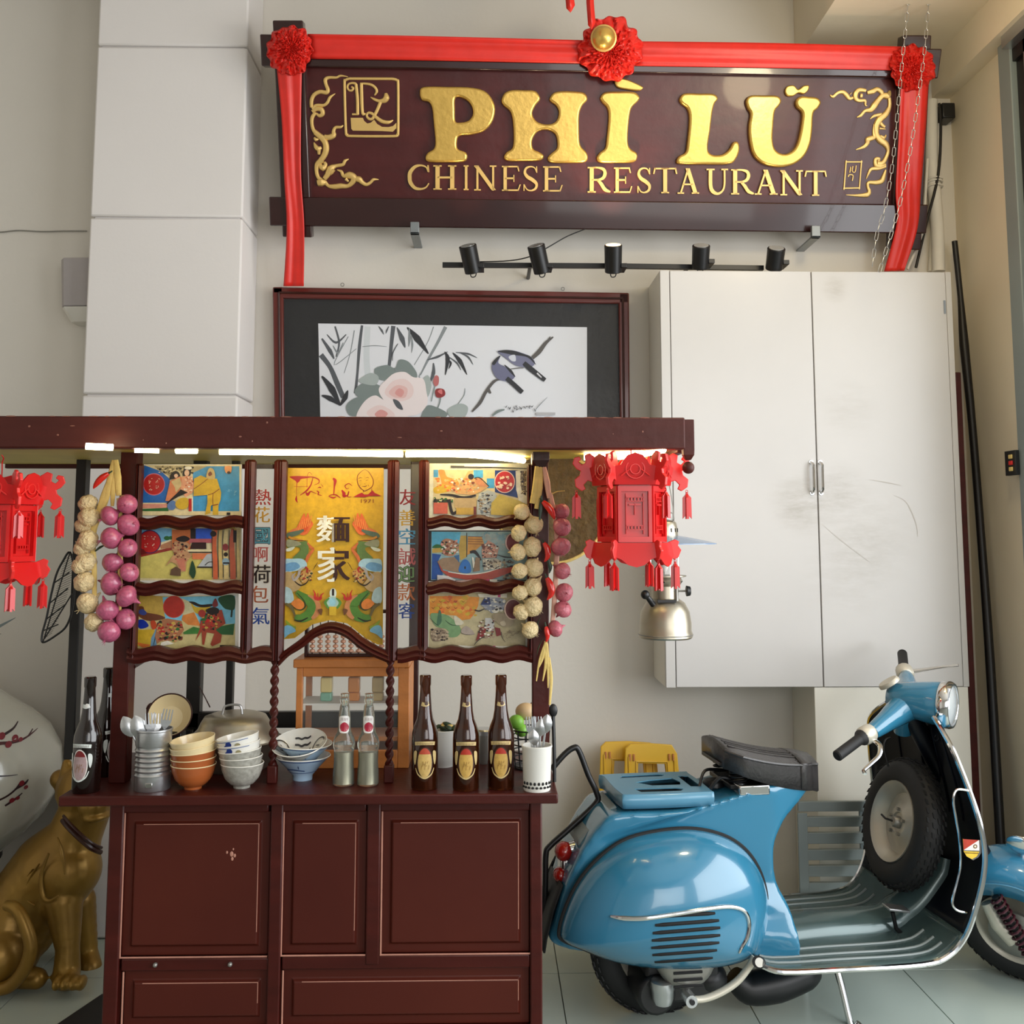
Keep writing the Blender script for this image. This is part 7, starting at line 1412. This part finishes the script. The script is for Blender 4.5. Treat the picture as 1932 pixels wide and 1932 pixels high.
for sg in (-1, 1):
    p0 = Vector((0, sg * .02, .012)); p1 = Vector((-.03, sg * .12, .006)); p2 = Vector((-.055, sg * .195, 0)); p3 = Vector((-.07, sg * .225, 0)); p4 = Vector((-.115, sg * .365, -.008)); GE[sg] = p4
    m = MB(); m.tube(smoothpath([p0, p1, p2], 5), lerp_list([.052, .034, .024], 11), 16); ar = sobj('handlebar', m, 'blue_paint', hs, smooth=70)
    m = MB(); d = (p4 - p3).normalized(); m.tube([p2, p2 + (p3 - p2) * .3, p3 + d * .008, p3 + d * .02], [.025, .031, .030, .020], 14); sobj('switch_housing', m, 'beige_metal', ar, bev=.002)
    m = MB(); m.tube([p3 + d * .012, p3 + d * .018, p3 + d * .03, p3 + d * .034, p4 - d * .004, p4], [.026, .026, .019, .0175, .0175, .014], 18); sobj('grip', m, 'black_rubber', ar)
    m = MB(); lv = smoothpath([p3 + Vector((.01, 0, 0)), p3 + Vector((.06, .02, .012)), p3 + Vector((.11, .04, .024)), p3 + Vector((.17, .055, .04))], 7) if sg == 1 else smoothpath([p3 + Vector((.012, 0, -.004)), p3 + Vector((.05, sg * .01, -.014)), p3 + Vector((.062, sg * .05, -.024)), p3 + Vector((.05, sg * .10, -.03)), p3 + Vector((.040, sg * .135, -.034)), p3 + Vector((.048, sg * .150, -.036))], 5); m.tube(lv, lerp_list([.010, .010, .008, .007, .006, .007], len(lv)), 8, flat=.6); sobj('lever', m, 'chrome', ar)
# fork, fender and front wheel, in the same turned frame
axl = AX - A
m = MB(); m.tube([Vector((0, 0, 0)), axl * .30, axl * .72], [.032, .03, .026], 14); sobj('steering_tube', m, 'navy_dark')
ww, wM = wheel('front_wheel', MS @ axl, (MS.to_3x3() @ Vector((0, -1, 0))), vs_)
m = MB(); rs = []
for i in range(29):
    a = R(-22 + 196 * i / 28); rr = .252 + .012 * math.cos(a - 1.4); wd_ = .095 * (1 - .35 * (i / 28 - .5) ** 2 * 4 * .5); taper = min(1, .45 + 1.8 * min(i, 28 - i) / 28)
    rs.append([axl + Vector(((rr - .052 * (1 - math.cos(t) ** .9 if math.cos(t) > 0 else 1)) * math.cos(a), wd_ * taper * math.sin(t), (rr - .052 * (1 - math.cos(t) ** .9 if math.cos(t) > 0 else 1)) * math.sin(a))) for t in [R(-90 + 18 * j) for j in range(11)]])
    for sg2, idx in ((-1, 0), (1, -1)):
        e = rs[-1][idx]; d = (axl - Vector((e.x, axl.y, e.z))).normalized(); e2 = e + d * .045
        if idx == 0: rs[-1].insert(0, e2)
        else: rs[-1].append(e2)
m.grid(rs); fd = sobj('front_fender', m, 'blue_paint', smooth=70, solid=.003)
m = MB(); m.tube([r_[1] + Vector((0, -.002, 0)) for r_ in rs[3:-3]], .003, 6); sobj('fender_crease', m, 'blue_pale', fd)
# fender ornament seen over the shield edge
m = MB(); q = axl + Vector((0, 0, .275)); m.ell(q + Vector((.0, 0, .03)), (.055, .012, .035), 14, 8); m.cyl(q + Vector((0, 0, -.012)), q + Vector((0, 0, .02)), .008, None, 8); sobj('fender_crest', m, 'chrome', fd)
# suspension on the near side
m = MB(); hy = -.075; m.lathe([(.001, 0), (.075, 0), (.085, .010), (.085, .02), (.06, .034), (.03, .038), (.001, .038)], 32, Matrix.Translation(axl + Vector((0, hy + .03, 0))) @ Matrix.Rotation(R(90), 4, 'X')); hb = sobj('brake_drum', m, 'steel_grey')
m = MB(); s0 = axl + Vector((.05, hy - .03, -.02)); s1 = axl + Vector((-.06, hy - .03, .16)); N_ = 90; dv = s1 - s0; dn = dv.normalized(); uu = dn.orthogonal().normalized(); vv = dn.cross(uu)
m.tube([s0 + dv * (i / N_) + (uu * math.cos(i * .78) + vv * math.sin(i * .78)) * .021 for i in range(N_ + 1)], .0042, 6); sobj('spring', m, 'spring_red', hb)
m = MB(); m.tube([s0, s1], .012, 10); sobj('damper', m, 'black_metal', hb)
m = MB(); m.tube([axl + Vector((0, hy - .012, 0)), axl + Vector((-.05, hy - .012, .04)), axl + Vector((-.09, hy, .10))], [.03, .026, .02], 10); sobj('link_arm', m, 'beige_metal', hb)
# --- saddle
sa, sb_ = V(1345, 1392, 0), V(1522, 1432, 0); m = MB(); rs = []; prof = []
for i in range(15):
    t = i / 14; x = sa.x + (sb_.x - sa.x) * t; zt_ = .842 + (-.058) * t + .012 * math.sin(t * 9) * 0 - .012 * math.sin(math.pi * t); hw = .150 * (1 - .42 * t ** 1.5) * (1 if i > 1 else .72 + .14 * i) * (1 if i < 13 else .9); dp = .055 + .03 * t
    rs.append([Vector((x, hw * math.sin(a) * (1 if abs(a) < R(89) else 1), zt_ + (-.018 * (math.sin(a) ** 2)) - (dp if abs(a) > R(88) else 0))) for a in [R(-88.5), R(-88), R(-75), R(-55), R(-30), 0, R(30), R(55), R(75), R(88), R(88.5)]])
m.grid(rs); m.add(rs[0] , [list(range(len(rs[0])))]); m.add(rs[-1], [list(range(len(rs[-1])))]); m.add([rs[0][0], rs[0][-1], rs[-1][-1], rs[-1][0]], [(0, 1, 2, 3)]); st_ = obj('saddle', m, 'black_leather', vs_, smooth=60, solid=.006)
m = MB(); m.rings([[Vector(p) for p in (r_[0], r_[-1])] + [r_[-2], r_[1]] for r_ in (rs[0], rs[0])], True, True)
for yy in (-.085, -.055, -.025, .005, .035, .065, .095):
    mm = MB(); mm.tube([Vector((sa.x + (sb_.x - sa.x) * t, yy * (1 - .35 * t), .845 - .058 * t - .012 * math.sin(math.pi * t) - .018 * (yy / .15) ** 2)) for t in [.06 + .076 * k for k in range(11)]], .005, 6, flat=.5); obj('piping', mm, 'black_leather', st_)
mm = MB(); mm.tube([p + Vector((0, -.003, 0)) for p in [r_[1] for r_ in rs]], .0045, 6); obj('edge_piping', mm, 'black_leather', st_)
for px, py in ((1449, 1461), (1470, 1458), (1493, 1453)): p = V(px, py, -.125); obj('stud', MB().ell((p.x, -.125 + (p.x - .35) * .25, p.z), .005, 10, 6), 'steel_grey', st_)
mm = MB(); i0 = 11; mm.grid([[p + Vector((0, 0, .004)) + Vector((0, (-.004 if p.y < 0 else .004), 0)) for p in rs[i]] for i in (11, 12, 13)]); obj('strap_band', mm, 'black_leather', st_, solid=.006)
for yy in (-.075, .075):
    m = MB(); N_ = 70; bx_ = sa.x + .055; m.tube([Vector((bx_ + .026 * math.cos(i * .6), yy + .026 * math.sin(i * .6), .715 + .09 * i / N_)) for i in range(N_ + 1)], .0042, 6); obj('saddle_spring', m, 'black_metal', st_)
m = MB(); m.box(sa.x - .01, sb_.x - .05, -.09, .09, .80 - .03, .80 - .018); m.box(sb_.x - .14, sb_.x - .04, -.03, .03, .70, .77); m.box(sa.x + .02, sa.x + .10, -.10, .10, .70, .716); obj('saddle_frame', m, 'black_metal', st_, bev=.003)
m = MB(); m.box(V(1392, 1490, -.12).x, V(1450, 1485, -.12).x, -.135, -.05, V(1400, 1500, -.12).z, V(1400, 1480, -.12).z); obj('chrome_plate', m, 'chrome', st_, bev=.005)
m = MB(); cc_ = V(1362, 1490, -.02); m.lathe([(.001, .02), (.03, .02), (.036, .012), (.036, 0), (.001, 0)], 20, Matrix.Translation((cc_.x - .02, 0, .690))); m.tube(smoothpath([(cc_.x - .06, -.08, .70), (cc_.x - .03, -.085, .735), (cc_.x + .01, -.07, .725), (cc_.x + .03, -.05, .70)], 5), .006, 8); m.tube(smoothpath([(cc_.x - .09, -.06, .70), (cc_.x - .06, -.03, .745), (cc_.x, .0, .74)], 5), .005, 8); obj('fuel_cap', m, 'black_metal', vs_)
# --- rear rack
zrk = .705; o2 = [(-.135, .10), (-.125, .135), (.13, .135), (.155, .11), (.155, -.11), (.13, -.135), (-.10, -.135), (-.135, -.10)]
hl = [[(-.09, .075), (.055, .082), (.07, .098), (.05, .112), (-.075, .104)], [(-.055, .012), (-.01, -.034), (.082, -.036), (.092, -.0), (.08, .05), (0, .036)], [(.108, .078), (.140, .07), (.140, -.07), (.108, -.062)], [(-.08, -.068), (.055, -.074), (.075, -.09), (.06, -.112), (-.068, -.110)]]
v_, f_ = fill2d([(p.x, p.y) for p in smoothpath([Vector((*p, 0)) for p in o2], 4, True)], hl, .0014, 0); m = MB(); m.add([Vector((p.x - .005, p.y, zrk + p.z)) for p in v_], f_); rk = obj('rear_rack', m, 'blue_pale', vs_, smooth=40)
so = smoothpath([Vector((*p, 0)) for p in o2], 4, True); m = MB(); m.rings([[Vector((p.x * k - .005, p.y * k, z)) for p in so] for z, k in ((zrk, 1.0), (zrk - .02, 1.008), (zrk - .042, .985))], True, False); obj('rack_rim', m, 'blue_pale', rk, solid=.004); obj('rack_gap_shade', MB().box(-.12, .13, -.12, .12, zrk - .034, zrk - .03), 'black_metal', rk)  # dark plate added to stand for the shaded gap below the rack slots
m = MB()
for x, y in ((-.09, -.1), (.12, -.1), (-.09, .1), (.12, .1)): m.cyl((x, y * .8, zrk - .06), (x, y * .8, zrk), .008, None, 8)
obj('rack_leg', m, 'black_metal', rk)
# rear panel, bar, lights
m = MB(); q0 = [V(x, y, -.05) for x, y in ((1172, 1526), (1150, 1545), (1108, 1590), (1104, 1600))]; m.grid([[Vector((p.x - .026, yy, p.z + .018)) for yy in (-.085, -.06, 0, .06, .085)] for p in q0]); obj('tail_panel', m, 'grey_paint', vs_, solid=.01)
m = MB(); m.tube(smoothpath([V(*p, .02) for p in ((1040, 1452), (1064, 1424), (1082, 1411), (1092, 1416), (1110, 1462), (1126, 1497), (1124, 1516), (1078, 1560), (1038, 1596), (1030, 1612), (1029, 1660), (1027, 1735))], 5), .0095, 10); obj('rear_bar', m, 'black_metal', vs_)
tl = obj('tail_light', MB().box(*(lambda a, b: (a.x, b.x, -.035, .035, b.z, a.z))(V(1058, 1620, -.03), V(1100, 1660, -.03))), 'chrome', vs_, bev=.012)
m = MB(); m.ell(V(1064, 1606, -.02), (.030, .032, .030), 16, 10); obj('lens', m, 'red_lens', tl); m = MB(); m.ell(V(1056, 1650, -.02), (.022, .030, .024), 16, 10); obj('lens', m, 'red_lens', tl)
m = MB(); m.cyl(V(1075, 1602, -.02), V(1100, 1596, -.02), .022, .026, 16); obj('lens_mount', m, 'chrome', tl)
m = MB(); m.grid([[Vector((V(x, y, -.08).x, yy, V(x, y, -.08).z)) for yy in (-.09, -.05, .0, .05, .09)] for x, y in ((1060, 1668), (1042, 1720), (1030, 1770), (1026, 1796))]); obj('mud_flap', m, 'black_rubber', vs_, solid=.006)
# engine, kick starter, silencer, stand
m = MB(); ec = V(1275, 1800, -.16); m.lathe([(.001, .03), (.07, .03), (.085, .02), (.095, 0), (.095, -.06), (.001, -.06)], 32, Matrix.Translation((ec.x + .02, -.20, ec.z + .01)) @ Matrix.Rotation(R(90), 4, 'X')); en = obj('engine_cover', m, 'steel_grey', vs_)
for dz in (-.03, -.05, -.068): obj('fin_slot', MB().box(ec.x - .03, ec.x + .06, -.2335, -.229, ec.z + dz, ec.z + dz + .008), 'black_hole', en, bev=.002)
m = MB(); cq = V(1250, 1870, -.18); m.lathe([(.001, -.035), (.026, -.035), (.032, -.02), (.034, .004), (.036, .008), (.036, .03), (.03, .034), (.001, .034)], 24, Matrix.Translation(Vector((cq.x, -.18, cq.z)))); obj('gearbox_cup', m, 'alu', en)
m = MB(); m.box(ec.x - .09, ec.x + .14, -.15, .10, .09, .22); m.cyl((ec.x - .06, -.16, .12), (ec.x - .06, .05, .12), .06, None, 20); m.ell((ec.x + .12, -.10, .14), (.06, .06, .05), 14, 10); obj('engine_block', m, 'black_metal', en, bev=.01)
m = MB(); P_ = smoothpath([V(*p, -.25) for p in ((1304, 1886), (1330, 1884), (1360, 1872), (1390, 1852), (1412, 1826), (1424, 1806))], 5); m.tube(P_, lerp_list([.012, .012, .013, .013, .012, .014], len(P_)), 12, flat=.8); ks = obj('kick_starter', m, 'beige_metal', vs_)
m = MB(); m.cyl(V(1434, 1816, -.24), V(1430, 1815, -.30), .017, None, 14); obj('kick_pedal', m, 'black_rubber', ks); obj('pedal_cap', MB().cyl(V(1433, 1816, -.30), V(1433, 1816, -.303), .013, None, 14), 'white_plastic', ks)
m = MB(); hbq = V(1303, 1887, -.25); m.cyl(hbq + Vector((0, .04, 0)), hbq + Vector((0, -.012, 0)), .018, None, 14); obj('kick_boss', m, 'alu', ks); m = MB(); m.cyl(hbq + Vector((0, -.012, 0)), hbq + Vector((0, -.018, 0)), .008, None, 10); obj('kick_bolt', m, 'black_metal', ks)
m = MB(); a = V(1395, 1858, -.05); b = V(1530, 1835, -.05); m.tube(smoothpath([a + Vector((-.02, 0, .03)), a + Vector((.03, 0, -.01)), (a + b) / 2 + Vector((0, 0, -.015)), b + Vector((-.02, 0, .0)), b + Vector((.015, 0, .02))], 5), lerp_list([.03, .05, .056, .05, .03], 21), 18); obj('silencer', m, 'black_metal', vs_)
m = MB()
for sg in (-1, 1):
    top = Vector((V(1575, 1836, -.12).x, sg * .10, .20)); bt = V(1608, 1940, -.17); m.tube(smoothpath([top, top * .5 + Vector((bt.x, sg * .17, bt.z)) * .5 + Vector((0, 0, .005)), Vector((bt.x, sg * .17, bt.z)), Vector((bt.x + .02, sg * .18, .010))], 4), .011, 10)
m.tube([Vector((V(1575, 1836, -.12).x, -.10, .20)), Vector((V(1575, 1836, -.12).x, .10, .20))], .01, 8); obj('centre_stand', m, 'chrome', vs_)
m = MB(); b0_ = V(1690, 1725, -.12); m.prism([b0_ + Vector((-.02, -.0, .01)), b0_ + Vector((.05, 0, .0)), b0_ + Vector((.055, .05, .0)), b0_ + Vector((-.02, .05, .012))], (0, 0, .008)); bpd = obj('brake_pedal', m, 'alu', vs_, bev=.002); m = MB(); m.tube([b0_ + Vector((0, .02, 0)), b0_ + Vector((.01, .02, -.05)), b0_ + Vector((.05, .02, -.09))], .007, 8); obj('pedal_arm', m, 'black_metal', bpd)
# ================================================================ GOLD LION STATUE
YS = 3.42
def LS(px, py, dy=0): return W(px, py, YS + dy)
lf = G(130, 1866); YS = lf.y
def cap(mb, p0, p1, r0, r1, n=10):
    N_ = 6
    for i in range(N_ + 1): t = i / N_; mb.ell(p0 + (p1 - p0) * t, r0 + (r1 - r0) * t, 20, 14)
m = MB()
K = YS / F
cap(m, LS(30, 1740, .12), LS(95, 1640, .1), 78 * K, 70 * K); cap(m, LS(95, 1640, .1), LS(135, 1590, .08), 70 * K, 52 * K); cap(m, LS(135, 1590, .08), LS(160, 1530, .08), 50 * K, 46 * K)
cap(m, LS(110, 1690, .06), LS(130, 1640, .06), 44 * K, 58 * K)
cap(m, LS(120, 1700, .02), LS(128, 1790, .0), 34 * K, 21 * K); cap(m, LS(128, 1790, 0), LS(126, 1835, .0), 21 * K, 24 * K)
cap(m, LS(124, 1842, 0), LS(132, 1848, -.03), 24 * K, 18 * K)
for dx in (-20, -4, 12, 27): m.ell(LS(128 + dx, 1854, -.075 + .0006 * abs(dx)), (7.2 * K, 20 * K, 13 * K), 10, 8)
cap(m, LS(150, 1700, .2), LS(165, 1800, .22), 30 * K, 20 * K); cap(m, LS(165, 1800, .22), LS(170, 1826, .18), 20 * K, 22 * K)
cap(m, LS(0, 1790, .05), LS(20, 1740, .06), 72 * K, 64 * K); cap(m, LS(-20, 1800, 0), LS(0, 1800, -.02), 60 * K, 50 * K); cap(m, LS(20, 1840, 0), LS(70, 1846, -.02), 22 * K, 18 * K)
# head and mane, mostly behind the counter
m.ell(LS(158, 1490, .08), (48 * K, 52 * K, 52 * K), 16, 12); m.ell(LS(180, 1516, .0), (30 * K, 40 * K, 24 * K), 12, 10); m.ell(LS(182, 1538, -.01), (26 * K, 34 * K, 10 * K), 20, 14)
cap(m, LS(122, 1490, .06), LS(126, 1440, .06), 16 * K, 9 * K); cap(m, LS(118, 1500, .06), LS(114, 1478, .06), 14 * K, 8 * K); cap(m, LS(195, 1480, .14), LS(197, 1450, .14), 14 * K, 8 * K)
for a in range(9): m.ell(LS(112 + a * 10, 1470 + 26 * abs(math.sin(a * .8)), .12), 18 * K, 10, 8)
ln = thing('lion_statue', 'seated gold-painted lion statue behind the stall\'s left end', 'statue', Vector((LS(90, 1800).x, YS + .06, 0)))
o = obj('body', m, 'statue_gold', ln); md = o.modifiers.new('fuse', 'REMESH'); md.mode = 'VOXEL'; md.voxel_size = .0062; md.use_smooth_shade = True
md = o.modifiers.new('soft', 'SMOOTH'); md.iterations = 9; md.factor = .5
m = MB(); P_ = smoothpath([LS(x, y, d) for x, y, d in ((118, 1548, -.02), (128, 1560, -.05), (150, 1582, -.06), (172, 1600, -.05), (190, 1608, -.01))], 5); m.tube(P_, .0085, 8); m.tube([p + Vector((.004, -.004, .016)) for p in P_], .005, 8); obj('collar', m, 'wood_dark', ln)
m = MB(); P_ = smoothpath([LS(x, y, d) for x, y, d in ((12, 1708, -.08), (32, 1716, -.10), (50, 1752, -.11), (58, 1790, -.11), (44, 1832, -.10), (14, 1862, -.09), (-30, 1868, -.08))], 6); m.tube(P_, lerp_list([.016, .020, .022, .022, .022, .022, .02], len(P_)), 12); obj('tail', m, 'statue_gold', ln)
for pts in (((108, 1580), (118, 1610), (122, 1650)), ((92, 1610), (78, 1650), (80, 1690), (92, 1700), (110, 1690)), ((74, 1630), (54, 1665), (52, 1695), (66, 1708)), ((62, 1640), (36, 1680), (32, 1708), (48, 1716))):
    m = MB(); P_ = smoothpath([LS(x, y, -.09 + .0008 * (140 - x)) for x, y in pts], 5); m.tube(P_, lerp_list([.004, .009, .003], len(P_)), 8, flat=.5); obj('carved_fold', m, 'statue_gold', ln)
# ================================================================ PORCELAIN VASE
YV = 3.87; vc = W(-118, 1640, YV); u = YV / F
va = thing('porcelain_vase', 'large white porcelain vase painted with red blossom branches', 'vase', Vector((vc.x, YV, 0)))
def vz(y): return W(-118, y, YV).z
pf = [(.001, vz(1610)), (108 * u, vz(1610)), (112 * u, vz(1604)), (140 * u, vz(1580)), (172 * u, vz(1545)), (192 * u, vz(1505)), (201 * u, vz(1465)), (196 * u, vz(1420)), (176 * u, vz(1380)), (146 * u, vz(1350)), (110 * u, vz(1325)), (80 * u, vz(1300)), (66 * u, vz(1270)), (64 * u, vz(1235)), (76 * u, vz(1205)), (84 * u, vz(1200)), (74 * u, vz(1204)), (.001, vz(1230))]
m = MB(); m.lathe(pf, 64, Matrix.Translation((vc.x, YV, 0))); vb = obj('body', m, 'vase_white', va)
rf = rprof([(r_, z) for r_, z in pf if True][1:13])
vn = Vector((-vc.x, -YV, 0)).normalized(); vr = Vector((-vn.y, vn.x, 0)); vk = abs(vn.y)
def vfn(x, y, l):
    z = W(x, y, YV - .28).z; r_ = rf(z) + .001 + l; dx = (x + 118) * u * vk * 1.0; dx = max(-r_ * .995, min(r_ * .995, dx))
    a = math.asin(dx / r_); p = vr * (r_ * math.sin(a)) + vn * (r_ * math.cos(a)); return Vector((vc.x + p.x, YV + p.y, z))
P = Print(vfn)
for pts, w, c_ in (([(-60, 1420), (-30, 1412), (0, 1414), (20, 1412), (48, 1402)], [6, 6, 5, 4, 1], (70, 30, 36)), ([(-20, 1400), (0, 1392), (10, 1382)], [5, 4, 2], (40, 20, 24)), ([(30, 1408), (38, 1400)], [3, 2], (60, 24, 30)), ([(-40, 1520), (-10, 1512), (8, 1500), (16, 1488)], [4, 4, 4, 2], (40, 22, 30)), ([(8, 1500), (24, 1494), (30, 1488)], [4, 5, 2], (40, 22, 30)), ([(-10, 1530), (6, 1522), (20, 1512)], [4, 5, 2], (44, 24, 34)), ([(-60, 1460), (-20, 1470), (10, 1474)], [3, 3, 1], (60, 50, 56))): P.stroke(pts, w, c_)
for x, y, r_ in ((4, 1408, 6), (-8, 1416, 6), (14, 1412, 4), (18, 1492, 5), (26, 1502, 4), (2, 1522, 5), (12, 1520, 4), (-20, 1400, 6)): P.disc(x, y, r_, r_, (120, 26, 40))
obj('blossom_painting', P.mb, 'print', vb, smooth=0)
m = MB(); zz = vz(1610); m.lathe([(.001, 0), (105 * u, 0), (105 * u, .04), (90 * u, .07), (88 * u, zz - .06), (104 * u, zz - .03), (104 * u, zz - .004), (.001, zz - .004)], 32, Matrix.Translation((vc.x, YV, 0))); obj('stand', m, 'wood_black', va)
m = MB(); P_ = [W(-60, 1230, YV), W(-40, 1200, YV - .02), W(-10, 1186, YV - .02), W(30, 1165, YV - .03)]; m.tube(smoothpath(P_, 5), lerp_list([.004, .012, .014, .001], 16), 8, flat=.3); m.tube(smoothpath([P_[0], Vector((P_[0].x - .01, P_[0].y, vz(1300)))], 3), .004, 6); obj('dried_leaf', m, 'grey_paint', va)
# ================================================================ YELLOW FOLDING BOARDS
def yboard(label, px0, py0, px1, Y, h, holes_y):
    a = W(px0, py0, Y); b = W(px1, py0 + 4, Y); w = (b.x - a.x); zt_ = a.z; root = thing('folding_sign', label, 'floor sign', Vector(((a.x + b.x) / 2, Y + .05, 0)), 'yellow boards behind the scooter')
    sp_ = math.asin(min(.9, .12 / zt_)); Lh = zt_ / math.cos(sp_)
    o_ = [(-.04, 0), (w + .04, 0), (w - .0, Lh - .04), (w - .02, Lh - .006), (w * .5, Lh), (.02, Lh - .002), (0, Lh - .02)]
    hole = [(w * .24, Lh - .075), (w * .76, Lh - .078), (w * .78, Lh - .13), (w * .66, Lh - .152), (w * .36, Lh - .152), (w * .22, Lh - .13)]
    v_, f_ = fill2d(o_, [hole], .012, .003); Mq = Matrix.Translation((a.x, Y, 0)) @ Matrix.Rotation(R(90) - sp_, 4, 'X'); Mq = Matrix.Translation((a.x, Y - .10, 0)) @ Matrix.Rotation(R(90) - sp_ * .8, 4, 'X')
    m = MB(); m.add([Mq @ Vector((p.x, p.y, p.z)) for p in v_], f_); pn = obj('board', m, 'yellow_plastic', root, smooth=40)
    m = MB()
    for pl in (hole,): m.tube([Mq @ Vector((x, y, .014)) for x, y in [(w * .2, Lh - .068), (w * .8, Lh - .07), (w * .82, Lh - .14), (w * .68, Lh - .164), (w * .33, Lh - .164), (w * .18, Lh - .14)]], .003, 6, loop=True)
    obj('handle_rib', m, 'yellow_plastic', pn)
    for x in (w * .12, w * .88):
        m = MB()
        for d in (-.008, .008): m.box(x + d - .003, x + d + .003, Lh - .065, Lh - .04, .012, .019, Mq)
        obj('hinge_lug', m, 'wood_teak', pn)
    m = MB(); m.tube([Mq @ Vector((x, y, .014)) for x, y in ((.012, .02), (.012, Lh - .05))], .004, 6); m.tube([Mq @ Vector((x, y, .014)) for x, y in ((w - .012, .02), (w - .012, Lh - .05))], .004, 6); obj('edge_rib', m, 'yellow_plastic', pn)
    return root
yboard('yellow plastic folding board against the wall, the taller of the pair', 1133, 1400, 1236, 4.2, 0, 0)
yboard('yellow plastic folding board standing in front of its taller twin', 1179, 1404, 1276, 4.14, 0, 0)
# ================================================================ GREY SLATTED BENCH
YBn = 3.90; a = W(1500, 1512, YBn); b = W(1768, 1512, YBn); bn = thing('slatted_bench', 'grey slatted bench on edge behind the scooter\'s footboard', 'bench', Vector(((a.x + b.x) / 2, YBn, 0)))
for y0, y1 in ((1512, 1531), (1541, 1560), (1571, 1592), (1603, 1623), (1633, 1654), (1665, 1686), (1698, 1718), (1730, 1750)):
    z0, z1 = W(1600, y1, YBn).z, W(1600, y0, YBn).z; obj('slat', MB().box(a.x + .012, b.x, YBn, YBn + .016, z0, z1), 'grey_paint', bn, bev=.002)
for x in (a.x + .006, b.x - .04): obj('stile', MB().box(x, x + .035, YBn - .012, YBn, .0, a.z - .04), 'grey_paint', bn, bev=.002)
obj('stile', MB().box((a.x + b.x) / 2 - .02, (a.x + b.x) / 2 + .02, YBn + .016, YBn + .03, 0, a.z - .01), 'grey_paint', bn, bev=.002)

# flat black sheet on the floor reaching out under the stall
m = MB(); a = G(192, 1880); b = G(96, 1945); m.prism([a, b, Vector((b.x + 1.2, b.y, 0)), Vector((a.x + 1.1, a.y, 0))], (0, 0, .008)); tag(obj('floor_sheet', m, 'black_rubber', loc=(a.x + .5, (a.y + b.y) / 2, 0), smooth=0), 'flat black sheet lying on the tiles under the stall', 'mat')
